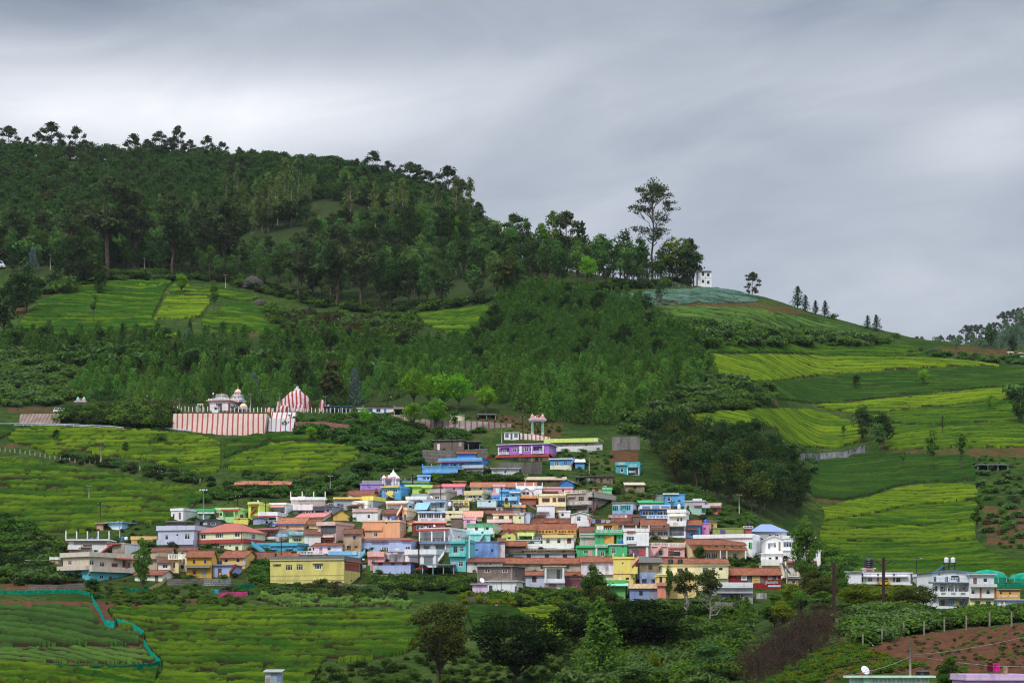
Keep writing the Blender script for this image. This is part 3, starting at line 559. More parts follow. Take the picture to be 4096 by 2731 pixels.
variants('round',lambda s:t_clump(s,12,4.4,.24,26,80,.30,.40,.85,.28),range(150,153),LM['round'])
variants('bush',t_bush,range(160,164),LM['bush']);variants('grey',lambda s:t_bush(s,1.9,1.5,9,34,.30,.42),range(164,167),LM['grey'])
variants('yell',lambda s:t_bush(s,1.7,2.0,10,34,.24),range(168,170),LM['yell']);variants('rust',lambda s:t_bush(s,1.7,1.9,9,30,.24),range(170,172),LM['rust'])
variants('dbush',lambda s:t_bush(s,1.7,1.8,10,34,.24),range(172,174),LM['grove'])
variants('thin',lambda s:t_clump(s,8,1.3,.35,9,40,.28,.55,1.1,.12),range(174,177),LM['bush'])
variants('pine',lambda s:t_conic(s,10,2.4,50,18,.34),range(178,181),LM['grove'])
variants('blue',lambda s:t_young(s,9,2.6,40),range(182,184),LM['blue'])
variants('fine',lambda s:t_clump(s,12,4.2,.28,40,150,.20,.34,.8,.26),range(186,188),LM['bush'])
# --- forest of the upper hill
FOR=[(-60,620),(0,575),(400,620),(700,600),(1100,600),(1450,630),(1700,690),(1880,760),(2000,850),(2040,930),(1980,960),(1600,860),(1250,810),(1100,900),(900,960),(700,1080),(400,1080),(0,1060),(-60,1060)]
pts=sorted(scatter(FOR,1250,1,13,asp=1.5),key=lambda p:-p[1])
ind=pts[::1][:290];rest=pts[290:]
for a,b in ind:
 k='oakl' if(int(a*5+b*3)%17==0)else 'broadl' if(int(a*7+b)%13==0)else('euc' if int(a*3+b)%9==0 else 'broad')
 tree('forest_tree',k,{'broad':'bushy dark tree packed into the forest on the upper hill','oakl':'paler green slender tree packed into the forest on the upper hill','broadl':'brownish tree packed into the forest on the upper hill','euc':'open grey green eucalypt packed into the forest on the upper hill'}[k],a,b,R0.uniform(7,12.5),'forest trees on the upper hill',single=True,wide=R0.uniform(.9,1.25))
mass('hilltop_forest','closed dark forest covering the top of the hill',[('broadl' if R0.random()<.07 else 'euc' if R0.random()<.06 else 'broad',a,b,R0.uniform(6.5,10.5),R0.uniform(1.0,1.35))for a,b in rest],'forest')
# --- eucalypts standing above the skyline
SKY=[(35,585,105,1.3),(110,590,60,1),(150,600,85,1),(205,610,130,1.3),(245,620,55,1),(300,625,110,.9),(345,650,80,1.2),(395,655,60,1),(450,660,70,1),(480,665,45,1),(530,660,110,1),(590,640,75,1),(640,620,100,1.2),(680,610,80,1),(715,600,130,.9),(760,600,75,1),(830,600,95,1),(890,585,75,1),(955,590,55,.9),(1010,600,50,1),(1060,595,35,1),(1330,605,45,1),(1430,610,55,1),(1490,625,95,1.2),(1550,640,75,1.2),(1600,660,60,1),(1640,690,95,1.2),(1680,700,95,1),(1715,720,80,1.1),(1790,760,125,1.3),(1850,770,100,1.2),(1910,800,70,1.2)]
for j,(a,b,h,w)in enumerate(SKY):
 o=tree('skyline_tree','euc','feathery eucalypt standing out against the sky along the hill crest',a,b+14,(h*1.05+22)*.147,'skyline eucalypts',wide=w*.95)
for j in range(64):
 a=6+j*30;b=float(np.interp(a,[0,400,700,1100,1450,1700,1880,2000],[600,640,620,600,630,690,760,840]))+(j*37%17);tree('crest_tree','broad','small round crowned tree closing the forest line along the hill crest',a,b,R0.uniform(6,10),'small crest trees',single=True,wide=1.1)
for n_,(poly,cnt)in enumerate([([(1000,800),(1230,790),(1240,900),(1000,970)],22),([(1240,935),(1660,938),(1660,1000),(1240,1000)],24),([(1230,740),(1660,830),(1660,872),(1400,850),(1240,815)],26),([(1640,880),(1960,960),(1990,1010),(1650,990)],22)]):
 for a,b in scatter(poly,cnt,70+n_,20):tree('forest_tree','belt' if R0.random()<.5 else 'grove','full dark tree closing in round the grassy forest clearing',a,b,R0.uniform(10,15),'dark trees round the clearing',single=True)
# --- the pale silver oaks of the clearing
for a,b,h,k in[(1050,930,190,'oak'),(1075,930,230,'oak'),(1140,890,250,'oak'),(1190,880,240,'oak'),(1230,860,160,'oak'),(1010,960,150,'oak'),(905,840,150,'oak'),(950,830,180,'oak'),(980,890,150,'oak'),(1020,900,170,'oak'),(1110,900,190,'oak'),(1165,905,200,'oak'),(640,900,120,'oak'),(700,880,110,'oak'),(780,900,130,'oak'),(1690,930,170,'oak'),(1400,920,220,'oak'),(1500,920,190,'oak'),(1570,930,190,'oak'),(1610,930,210,'oak'),(1745,900,180,'oak'),(1825,900,190,'oak'),(1880,900,200,'oak')]:
 tree('silver_oak',k,'tall slim silver oak with pale crown at the grassy forest clearing',a,b,h*.128,'silver oaks round the clearing')
# --- big dark eucalypts on the left flank and in the belt
for j,(a,b,h,w,lb)in enumerate([(430,1080,380,1.25,'huge round headed eucalypt, widest crown of the left forest'),(540,1075,330,1.0,'big dark eucalypt with a bare white limb'),(690,1100,340,1.0,'tall reddish eucalypt with visible trunk and forked limbs'),(900,1110,330,1.25,'massive spreading dark tree at the upper tea plots'),(820,1080,300,.9,'dark eucalypt beside the massive spreading tree'),(1195,1195,260,1.0,'eucalypt with bare pink trunk at the field edge'),(1345,1215,310,1.0,'tall eucalypt leaning over two thin trunks'),(1445,1240,270,.9,'eucalypt with the long pale bare trunk'),(1320,1215,120,.9,'short umbrella shaped eucalypt under the taller one'),(180,1000,170,1.2,'dark rounded tree at the left forest edge'),(60,1010,200,1.1,'dark tree mass near the left picture edge'),(300,1010,200,1.1,'grey green tree between the left forest trees')]):
 tree('eucalyptus','euc' if h<150 else 'big',lb,a,b,h*.108,'large eucalypts',wide=w)
BELT=[(1480,1120),(1600,960),(1800,960),(2000,1000),(2300,1040),(2600,1060),(2760,1080),(2790,1128),(2450,1140),(2050,1185),(1900,1225),(1500,1240),(1250,1190),(1000,1140),(700,1110),(300,1080),(0,1060),(0,1010),(700,1020),(1100,1000),(1300,1000)]
bp=sorted(scatter(BELT,215,5,24,asp=1.6),key=lambda p:p[1])
for a,b in bp:
 hgt=(R0.uniform(13,19)if a>1450 else R0.uniform(9,14));k='oakl' if(a>1500 and R0.random()<.14 and b<1110)else('grove' if R0.random()<.4 else 'belt')
 if k=='oakl':hgt*=.9
 tree('belt_tree',k,{'oakl':'light yellow green tree in the belt between clearing and plantation','grove':'rounded dark tree in the belt between clearing and plantation','belt':'tall dark tree in the belt between clearing and plantation'}[k],a,b,hgt,'trees of the dark belt')
for a,b,h,k,lb in[(2050,985,190,'euc','thin open tree on the skyline right of the forest dome'),(2105,1000,200,'oakl','narrow ragged tree on the skyline beside the small white spire'),(2165,1040,190,'oakl','loose bright tree left of the skyline gap'),(2210,1060,250,'oakl','tall twin topped bright tree on the skyline'),(2270,1060,260,'euc','tall airy skyline tree with leaf tufts and gaps'),(2330,1080,220,'pine','pointed dark tree on the skyline'),(2390,1080,160,'oakl','small ragged yellowish tree on the skyline'),(2430,1085,150,'oakl','small loose tree left of the lone giant'),(2500,1090,220,'belt','dense tree under the lone giant eucalypt'),(2560,1100,190,'belt','dark dense tree at the foot of the lone giant'),(2690,1110,200,'lime','yellow green tree in front of the lone giant'),(2760,1125,205,'euc','spreading eucalypt next to the white hilltop house'),(2730,1130,200,'belt','dark tree left of the white hilltop house'),(2020,1190,170,'rustt','rounded olive brown tree at the upper corner of the plantation'),(2350,1145,120,'round','bright green young tree at the belt edge')]:
 if k=='rustt' and 'rustt' not in VAR:variants('rustt',lambda s:t_clump(s,10,4.2,.1,20,60,.36,.42),[190],LM['olive'])
 if k=='lime' and 'lime' not in VAR:variants('lime',lambda s:t_clump(s,12,4.4,.2,20,60,.38,.4),[191],LM['yell'])
 tree('ridge_tree',k,lb,a,b,h*.107,'trees along the right ridge')
(cv,cf),(tv,tf)=t_euc(7,40,11.0,.32,26,92,.34,.42,2)
VAR['giant']=[dict(c=(cv,cf),t=(tv,tf),crown=npmesh('giant_crown',cv,cf,[LM['euc']]),trunk=npmesh('giant_trunk',tv,tf,[BARK],smooth=True),mats=[LM['euc'],BARK],H=float(cv[:,2].max()))]
tree('giant_eucalyptus','giant','lone giant eucalypt towering over the ridge with layered open crown',2610,1105,48,wide=.76)
for j in range(26):
 a=2060+j*28;b=1050+min(j*5,70);tree('ridge_tree','grove' if j%3 else 'belt','dense low tree filling the foot of the right ridge line',a,b+(j*37%23),R0.uniform(8,13),'low trees along the right ridge')
# --- the young conifer plantation
PLA=[(2000,1190),(2120,1175),(2350,1195),(2560,1230),(2680,1330),(2800,1400),(2850,1500),(2820,1560),(2700,1580),(2600,1650),(2450,1700),(2150,1690),(2050,1640),(1900,1560),(1640,1560),(1600,1480),(1700,1410),(1900,1370),(1980,1290)]
PLB=[(0,1380),(200,1350),(500,1370),(800,1370),(1100,1380),(1300,1360),(1620,1400),(1650,1500),(1620,1600),(1400,1630),(1100,1635),(800,1630),(560,1620),(300,1600),(330,1500),(100,1420),(0,1430)]
pa=scatter(PLA,520,8,22,asp=1.25);pb=scatter(PLB,250,9,27,asp=1.2)
allp=sorted(pa+pb,key=lambda p:-p[1]);ind=allp[:290]
for a,b in ind:
 tree('young_conifer','young','young pointed conifer in the dense plantation above the temple terrace',a,b,R0.uniform(6.5,10),'conifers of the plantation',single=True,wide=1.2)
mass('conifer_plantation','closed stand of young conifers running up the hill',[('young' if R0.random()<.9 else 'grove',a,b,R0.uniform(6.0,9.5),1.25)for a,b in allp[290:]],'plantation')
for a,b,h,k,lb in[(700,1500,140,'pine','dark broad conifer in the left plantation'),(760,1375,110,'pine','dark conifer tip over the yellow tea corner'),(755,1400,100,'blue','blue grey gum among the dark conifers'),(490,1400,110,'pine','bluish dark conifer at the left tea edge'),(180,1400,110,'grove','dark round tree at the left tea edge'),(1150,1420,110,'pine','dark conifer under the grey shrubs'),(1015,1610,120,'blue','pale blue gum beside the temple tower'),(1420,1620,150,'blue','blue grey gum behind the blue shed'),(1330,1625,190,'broadl','brownish tree behind the split striped rock'),(1200,1600,200,'grove','dark round tree behind the striped rock'),(690,1460,90,'broadl','rust brown tree in the left plantation')]:
 tree('plantation_tree',k,lb,a,b,h*.085,'odd trees in the plantation')
# --- left edge group near the upper tea plots
for a,b,h,k,lb in[(265,1130,190,'grove','bushy tall tree group at the upper left road'),(300,1150,210,'grove','tallest tree of the group at the upper left road'),(230,1160,160,'pine','dark conifer of the upper left road group'),(130,1090,110,'blue','blue gum at the upper left road'),(50,1090,80,'grove','small dark tree near the bus'),(400,1180,170,'pine','two tiered conifer left of the upper tea plots'),(350,1130,100,'rust','reddish small tree beside the two tiered conifer'),(110,1250,190,'grove','dark tree over the left tea terraces'),(60,1260,160,'grove','dark tree at the left picture edge by the tea terraces'),(20,1350,180,'grove','dark tree mass at the left picture edge above the scrub'),(250,1180,80,'bush','leafy bush tree at the left tea terrace'),(725,1180,90,'round','round headed tree in the upper tea plots'),(840,1130,160,'thin','lopped pole tree with a tuft on top'),(855,1265,140,'thin','thin tree right of the yellow tea rectangle'),(375,1290,110,'thin','feathery thin tree on the dark tea terraces')]:
 tree('hillside_tree',k,lb,a,b,h*.103,'trees round the upper tea plots')
# --- bright round trees beside the temple
for a,b,h,w,lb in[(1655,1640,160,1.0,'tallest bright round tree beside the temple sheds'),(1715,1640,140,.8,'bright round tree behind the front pair'),(1775,1645,150,1.1,'bright round tree in the middle of the clump'),(1835,1650,150,1.05,'bright round tree at the right end of the clump'),(1942,1655,110,1.25,'round lollipop tree standing apart near the arch'),(1653,1722,105,1.25,'round tree with thin trunk in front of the striped wall'),(1740,1722,120,1.25,'bright round tree in front of the striped wall'),(1820,1745,110,.7,'narrow tree in front of the striped wall'),(1462,1722,85,.8,'thin tree on the grassy slope below the sheds'),(1243,1765,55,1.3,'small lollipop tree under the brown wall')]:
 tree('round_tree','round' if w>.75 else 'thin',lb,a,b,h*.083,'bright trees beside the temple',wide=w*(1.0 if w>.75 else 1.6))
# --- dark grove on the right
GRV=[(2570,1810),(2650,1760),(2850,1800),(3000,1790),(3150,1880),(3220,2000),(3200,2060),(3000,2060),(2850,1990),(2700,1930)]
for a,b in sorted(scatter(GRV,62,12,34,asp=1.2),key=lambda p:p[1]):
 k='grove' if R0.random()<.85 else 'rustt';tree('wattle_tree',k,{'grove':'dark dense wattle tree of the grove right of the village','rustt':'brownish wattle tree of the grove right of the village'}[k],a,b,R0.uniform(8,13),'wattles of the dark grove')
# --- single trees in the right tea fields
for a,b,h,k,lb in[(3455,1715,80,'grove','leaning dark pine in the bright tea slope'),(3450,1770,135,'grove','crooked dark tree with bare trunk above the concrete wall'),(3530,1800,130,'grove','broad dark tree above the concrete wall'),(3520,1835,120,'thin','light slim tree right of the concrete wall'),(3610,1885,70,'thin','small light tree in the curved dark rows'),(3730,1890,140,'thin','two tiered slim tree at the red track'),(3845,1895,130,'thin','second slim tree at the red track'),(3695,1545,70,'round','small dark green tree in the middle tea band'),(3425,1560,60,'grove','tiny crooked tree in the middle tea band'),(3960,1645,65,'round','round tree in the right tea slope'),(4080,1600,60,'grey','grey bush tree at the right edge'),(4085,1700,110,'grove','dark tree cut by the right edge'),(3770,1740,60,'thin','flat topped sapling in the mixed tea slope'),(3375,1765,60,'thin','airy sapling above the concrete wall'),(2645,1215,90,'grove','dark small tree in the cabbage field'),(3010,1190,115,'euc','lone slender tree against the sky on the right ridge'),(3190,1230,100,'pine','pointed tree of the ridge group, leftmost'),(3222,1245,75,'pine','second pointed tree of the ridge group'),(3262,1255,62,'pine','third pointed tree of the ridge group'),(3300,1265,72,'pine','rightmost pointed tree of the ridge group'),(3330,1275,25,'bush','low bush beside the ridge group'),(3470,1315,62,'pine','small paired tree on the lower ridge'),(3505,1325,75,'pine','larger of the paired trees on the lower ridge'),(3580,1350,25,'bush','single bush on the lower ridge'),(3965,1395,100,'grove','dark bushy tree before the far hill'),(4050,1420,80,'grove','leaning dark tree before the far hill'),(3910,2170,130,'thin','slim grey tree in the tea at the right'),(2700,1000,1,'bush','tiny bush')][:-1]:
 tree('field_tree',k,lb,a,b,h*.098,'single trees in the tea fields',wide=1.7 if k=='pine' else 1.0)
for a,b,h,lb in[(118,1865,1,''),][:0]:pass
for a,b,h,k,lb in[(225,1770,45,'grove','small dark tree in the bright tea plot'),(502,1815,40,'grove','small round tree in the bright tea plot near the fence'),(700,1860,30,'bush','bush tree low in the bright tea plot'),(640,1770,35,'bush','feathery bush high in the bright tea plot')]:
 tree('field_tree',k,lb,a,b,h*.09,'single trees in the tea fields')
def far_trees():
 vs,fs,b=[],[],0;rg=np.random.default_rng(5)
 for i in range(420):
  px=rg.uniform(3600,4600);t=rg.random()**.6;k=VAR['broad'][i%6]if i%3 else VAR['belt'][i%4];Hh=rg.uniform(14,22);v,f=k['c'];s=Hh/k['H']
  K=math.asin(t)/(math.pi/2)if t<1 else 1;zc=(HY-float(far_crest(px)))/F*FARY;z=-20+(zc+20)*math.sin(K*math.pi/2)**1.1
  vs.append(v*s+np.array([(px-CX)/F*FARY,FARY-500+500*K,z-2]));fs.append(f+b);b+=len(v)
 tag(link('far_woodland',npmesh('far_woodland',np.concatenate(vs),np.concatenate(fs),[LM['broad']])),'hazy blue woodland on the far hill','woodland',kind='stuff')
 for j,px in enumerate([3640,3668,3690,3760,3800,3815,3835,3860,3885,3905,3925,3955,3975,3990,4010,4030,4055,4075,4093]):
  o=thing('far_tree','hazy eucalypt silhouette on the crest of the far hill','tree',group='silhouettes on the far hill');d=VAR['euc'][j%5];link('crown',d['crown'],o);link('trunk',d['trunk'],o)
  o.location=((px-CX)/F*FARY,FARY,(HY-float(far_crest(px)))/F*FARY-3);s=(17+(j*37%13))/d['H'];o.scale=(s*.9,s*.9,s);o.rotation_euler=(0,0,j*1.7)
far_trees()
# --- scrub and ground cover
def scrub(name,label,poly,n,seed,kinds,h0,h1,wd=1.1,mind=0):
 rg=np.random.default_rng(seed);mass(name,label,[(kinds[int(rg.integers(len(kinds)))],a,b,rg.uniform(h0,h1),wd)for a,b in scatter(poly,n,seed,mind)],'scrub')
scrub('scrub','grey green big leaved scrub on the slope above the white van',[(0,1400),(130,1420),(330,1480),(480,1470),(500,1560),(300,1615),(0,1630)],230,20,['grey','grey','bush'],2,3.6)
scrub('scrub','grey green scrub tongue below the conifer plantation',[(2440,1620),(2700,1570),(2850,1520),(3080,1560),(3100,1610),(2950,1650),(2700,1665),(2620,1700),(2560,1760),(2480,1720),(2560,1650)],240,21,['grey','grey','bush','dbush'],2,4)
scrub('scrub','bushy belt across the right hillside above the tea',[(2690,1300),(2850,1310),(3100,1335),(3400,1360),(3600,1385),(3400,1392),(3000,1385),(2830,1395),(2760,1370)],190,22,['grey','dbush','bush','dbush'],2.4,5)
scrub('scrub','brownish and green scrub at the edge of the upper tea',[(1060,1250),(1200,1260),(1400,1280),(1640,1270),(1660,1330),(1640,1400),(1350,1370),(1150,1340)],150,23,['rust','rust','grey','bush'],2.5,5)
scrub('scrub','grey green scrub between plantation halves',[(1380,1430),(1640,1390),(1700,1400),(1620,1470),(1560,1560),(1480,1470)],90,24,['grey','bush'],2.4,4)
scrub('scrub','dark shrubs on the bank below the road fence',[(240,1660),(300,1640),(650,1640),(690,1660),(670,1715),(480,1705),(250,1690)],150,25,['dbush','bush','dbush'],2,4)
scrub('scrub','grassy shrubs on the slope right of the brown striped wall',[(1110,1710),(1400,1660),(1600,1690),(1640,1730),(1900,1745),(1880,1765),(1700,1790),(1700,1850),(1560,1900),(1480,1850),(1440,1780),(1200,1750)],210,26,['bush','dbush','grey','bush'],1,2.8)
scrub('scrub','mixed bushes round the old stone hut on the slope',[(880,1940),(1000,1900),(1200,1935),(1440,1890),(1500,1930),(1400,1960),(1250,2000),(1100,1990),(900,2000),(800,2010)],160,27,['bush','dbush','grey'],.9,2.2)
scrub('scrub','green bushes between the upper houses and the village',[(1720,1905),(1900,1890),(2090,1890),(2090,1925),(1900,1935),(1740,1930)],110,28,['bush','dbush'],.8,1.7)
scrub('scrub','grass and bushes right of the upper houses',[(2200,1795),(2440,1800),(2460,1850),(2440,1900),(2300,1905),(2200,1860)],60,29,['bush','grey','dbush'],.4,1.1)
scrub('scrub','bushes at the foot of the dark grove',[(2560,1950),(2740,1940),(2850,2000),(3000,2060),(3000,2110),(2880,2100),(2820,2060),(2650,2010),(2560,1985)],130,30,['grey','bush','bush'],.6,1.9)
scrub('scrub','bushes on the red bank behind the left houses',[(0,2150),(180,2160),(240,2190),(240,2290),(330,2330),(100,2345),(0,2330)],170,31,['bush','dbush','grey'],1.2,3.0)
scrub('scrub','weedy hedge bank below the left houses',[(330,2360),(600,2350),(1000,2355),(1040,2400),(900,2425),(640,2420),(430,2435),(380,2400)],230,32,['bush','dbush','bush'],.35,1.0)
scrub('scrub','weeds under the long wall in the middle',[(1040,2360),(1280,2340),(1560,2360),(1660,2390),(1640,2410),(1400,2400),(1100,2385)],130,33,['bush','grey','dbush','rust'],.7,1.8)
scrub('scrub','garden bushes below the lowest houses',[(1850,2395),(2050,2385),(2200,2370),(2420,2390),(2420,2430),(2280,2440),(2100,2432),(1860,2432)],120,34,['bush','bush','yell','dbush'],1.0,2.4)
scrub('scrub','undergrowth along the bottom edge below the tea',[(1240,2690),(1600,2640),(1700,2600),(2000,2620),(2300,2600),(2320,2760),(1240,2760)],260,35,['bush','dbush','dbush'],.6,1.3)
scrub('scrub','thick green undergrowth in the gully among the foreground trees',[(2380,2480),(2550,2430),(2750,2440),(2960,2400),(3010,2480),(2950,2560),(2900,2760),(2300,2760)],420,36,['bush','grey','bush','dbush'],1.2,3.0)
scrub('scrub','leafy hedge along the field posts',[(3380,2480),(3560,2455),(3720,2470),(3740,2520),(3560,2545),(3470,2580),(3420,2560)],200,37,['grey','grey','bush','dbush'],1.2,2.4)
scrub('scrub','hedge and vines behind the last posts',[(3740,2480),(3860,2450),(4110,2440),(4110,2485),(3880,2510),(3740,2520)],150,38,['bush','dbush','bush'],1.0,1.9)
scrub('scrub','rough bushes on the far right slope',[(3900,1830),(4110,1810),(4110,2190),(3980,2200),(3930,2080),(3900,1960)],95,39,['grey','bush','grey','rust'],.7,2.0)
scrub('scrub','bushes behind the white bungalow',[(3260,2180),(3420,2260),(3420,2320),(3280,2330),(3200,2290)],80,40,['bush','dbush'],1.6,3)
scrub('scrub','grey bushes by the goats',[(3640,1395),(3800,1415),(4000,1430),(4110,1425),(4110,1460),(3950,1450),(3720,1425)],90,41,['grey','bush','dbush'],.9,2.0)
scrub('scrub','leafy bushes dotting the red foreground slope',[(3060,2735),(3270,2612),(3440,2562),(3500,2605),(3640,2655),(3700,2672),(3420,2700),(3380,2725)],300,42,['bush','bush','bush','yell'],.35,.7,1.2)
scrub('scrub','dry tufts on the red earth field',[(3480,2650),(3600,2560),(4110,2495),(4110,2680),(3750,2690)],150,43,['rust','bush','rust'],.25,.5)
scrub('scrub','shrubs round the concrete wall on the right',[(3130,1800),(3200,1795),(3260,1870),(3230,1900),(3180,1880)],40,44,['bush','grey'],1.4,2.8)
scrub('scrub','bushes over the left tea terraces',[(0,1180),(120,1130),(320,1110),(480,1100),(900,1120),(900,1128),(500,1125),(200,1180),(60,1240)],90,45,['bush','grey','dbush'],1.6,3.4)
# --- foreground trees
variants('fdark',lambda s:t_clump(s,13,6.6,.14,46,150,.27,.30,.7,.3),[201],LM['dark'])
variants('folive',lambda s:t_clump(s,13.5,5.0,.24,46,150,.22,.32,.8,.3),[202],LM['olive'])
variants('fcyp',lambda s:t_conic(s,14,3.6,190,44,.30),[203],LM['cyp'])
variants('fleaf',lambda s:t_clump(s,9,3.4,.12,34,120,.24,.36,.8,.2),[204,205],LM['bush'])
variants('fyel',lambda s:t_clump(s,8,3.6,.1,34,120,.22,.36,.8,.2),[206,207],LM['yell'])
variants('frust',lambda s:t_clump(s,8,3.4,.1,36,130,.2,.36,.8,.2),[208],LM['olive'])
def t_half(seed):
 (cv,cf),(tv,tf)=t_clump(seed,11,2.7,.5,20,130,.2,.42,.9,.24,lean=.5);rg=np.random.default_rng(seed);pth=[]
 for k in range(7):
  a=(0 if k%2 else math.pi)+rg.uniform(-.5,.5);z=rg.uniform(2.2,5.0);L=rg.uniform(2.2,4.2);tip=np.array([L*math.cos(a),L*math.sin(a)*.6,z+L*rg.uniform(.15,.6)]);p=bendline((.2,0,z),tip,rg,.07);pth.append((p,.12,.03))
  for j in range(4):q=p[2+j%3];pth.append((bendline(q,q+rg.normal(0,.6,3)+np.array([.5*math.cos(a),0,.6]),rg,.06,4),.04,.012))
 v2,f2=tubes(pth);return(cv,cf),(np.concatenate([tv,v2]),np.concatenate([tf,f2+len(tv)]))
variants('half',t_half,[211,212],LM['olive'],stain('#a39a8e','#6a6056',.5,1.2,'lichen_bark'))
variants('fgrey',lambda s:t_clump(s,6,3.4,.05,30,120,.26,.36,.7,.15,asp=.4),[209,210],LM['grey'])
def fg(kind,label,px,ytop,ybot,wpx,Y,name='foreground_tree',i=None):
 """a near tree filling ytop..ybot of the view at distance Y"""
 v=VAR[kind][0 if i is None else i];zt_=(HY-ytop)/F*Y;zb=float(zt(px,Y))-.3;H=max(zt_-zb,1.5);R=max(abs(v['c'][0][:,0]).max(),.1);s=H/v['H'];o=thing(name,label,'tree' if 'bush' not in name else 'bush')
 link('crown',v['crown'],o);link('trunk',v['trunk'],o);w=wpx/F*Y/2/R;o.scale=(w,w,s);o.location=((px-CX)/F*Y,Y,zb);o.rotation_euler=(0,0,(px*.37)%6.28);return o
fg('folive','tall brown green tree with bare pale trunk, left of the dome tree',1760,2395,2750,345,246*SC)
fg('fdark','dome shaped near black tree in the middle foreground',2065,2448,2745,430,248*SC)
fg('fdark','dark spreading tree behind the feathery cypress',2570,2390,2710,480,256*SC)
fg('fdark','dark tree between the dome tree and the cypress',2300,2420,2720,240,270*SC)
fg('fcyp','tall feathery cypress in the middle foreground',2400,2378,2765,300,218*SC)
fg('frust','olive tree behind the tip of the feathery cypress',2420,2330,2470,150,300*SC)
fg('fleaf','bushy tree before the maroon house',2370,2250,2420,110,320*SC,i=0)
fg('fleaf','round bush tree before the balcony tower',2260,2340,2440,110,318*SC,i=1)
fg('fleaf','small dense bush left of the balcony tower garden',2185,2355,2415,50,318*SC,'garden_bush',i=0)
fg('half','leaning half bare tree with pale trunk, left crown',2745,2275,2530,150,285*SC,i=0)
fg('fleaf','slim poplar like tree before the coral wall',2675,2255,2420,46,318*SC,i=1)
fg('half','thin crowned tree with bare spreading limbs',2845,2272,2560,150,283*SC,i=1)
fg('fcyp','feathery pale conifer below the grey balcony house',2985,2380,2560,110,272*SC)
fg('fleaf','glossy round tree left of the thorn thicket',3100,2370,2520,150,262*SC,i=0)
fg('fleaf','leafy tree on the gully edge above the thorn thicket',3200,2360,2520,140,268*SC,i=1)
fg('frust','reddish green dense tree under the white houses',3265,2270,2460,150,290*SC)
fg('fyel','yellow green bushy tree by the red lettered house',3165,2330,2420,120,300*SC,i=0)
fg('fyel','yellow green shrub mass behind the left power pole',3400,2345,2460,130,265*SC,'shrub_bush',i=1)
fg('fleaf','tall green tree between the power poles',3360,2240,2420,80,300*SC,i=0)
fg('fyel','broad yellow green bush right of the tall power pole',3590,2335,2470,160,262*SC,'shrub_bush',i=0)
fg('frust','sloping olive hedge tree beside the blue and white house',3680,2335,2475,150,262*SC,'shrub_bush')
fg('fgrey','grey leaved bush at the foot of the tall power pole',3500,2400,2500,150,245*SC,'shrub_bush',i=0)
fg('fgrey','spray leaved bush in the bottom centre',2560,2640,2760,260,205*SC,'shrub_bush',i=1)
fg('fgrey','grey leaved bush right of the bottom centre',2850,2560,2720,200,215*SC,'shrub_bush',i=0)
fg('fleaf','vine covered bush at the bottom right of the cypress',2740,2640,2760,170,205*SC,'shrub_bush',i=1)
fg('fyel','small yellow green bush in the gully',2620,2600,2680,80,215*SC,'shrub_bush',i=1)
fg('fgrey','light leaved bush left of the thorn thicket',2700,2480,2560,80,290*SC,'shrub_bush',i=1)
fg('fleaf','dark green bush between the leaning trees',2830,2480,2580,90,285*SC,'shrub_bush',i=1)
fg('fleaf','bright conical bush on the rooftop level at the bottom right',3800,2620,2760,150,132*SC,'shrub_bush',i=0)
fg('fleaf','round headed tree beside the green net',372,2308,2375,82,316*SC,i=1)
fg('fleaf','tall lopped tree in front of the beige balcony house',570,2145,2365,80,316*SC,i=0)
fg('fleaf','dark round bush below the pale yellow house',1068,2320,2375,58,320*SC,'garden_bush',i=1)
fg('fleaf','bushy tree at the end of the long hedge wall',1810,2350,2400,76,318*SC,'garden_bush',i=0)
fg('fleaf','tall airy tree before the white modern house',3222,2055,2290,140,322*SC,i=1)
fg('fleaf','rounded green tree above the taupe house',2470,1920,1995,56,388*SC,i=0)
fg('fleaf','dark shade tree over the upper terrace of the slope',1450,1845,1910,120,405*SC,i=0)
fg('fleaf','dark tree beside the cream house with tiled porch',2800,2175,2235,62,343*SC,i=1)
fg('fleaf','banana leaved small tree beside the sky blue upper house',2752,2018,2060,30,372*SC,i=0)
for j,(a,b,w)in enumerate([(1560,2285,26),(1620,2283,24),(1662,2285,24)]):
 fg('fleaf','small clipped tree in front of the long lavender house',a,b,b+34,w,326*SC,'clipped_tree',i=j%2).__setitem__('group','clipped trees of the lavender house')
for j,(k,lb,x,y0,y1,w,Y)in enumerate([('fyel','rounded yellow green tree crown beside the left steel pole',3440,2330,2470,170,258),('frust','dark olive tree crown between steel pole and bungalow',3300,2300,2470,170,275),('fleaf','leafy dark green tree left of the left steel pole',3290,2360,2500,150,255),('fyel','yellow green hedge tree below the bungalow yard',3510,2350,2470,170,256),('frust','olive hedge crown before the blue trimmed house',3640,2345,2475,170,258),('fleaf','dark leafy bush at the foot of the left steel pole',3390,2410,2530,150,240),('fgrey','pale leaved bush on the bank right of the thorn thicket',3440,2440,2560,160,225),('fyel','yellow green bush at the lower end of the gully',3130,2400,2520,130,258),('fleaf','tangled green bush above the thorn thicket',3280,2420,2520,150,245)]):
 fg(k,lb,x,y0,y1,w,Y*SC,'gully_tree',i=(j%2 if len(VAR[k])>1 else 0))
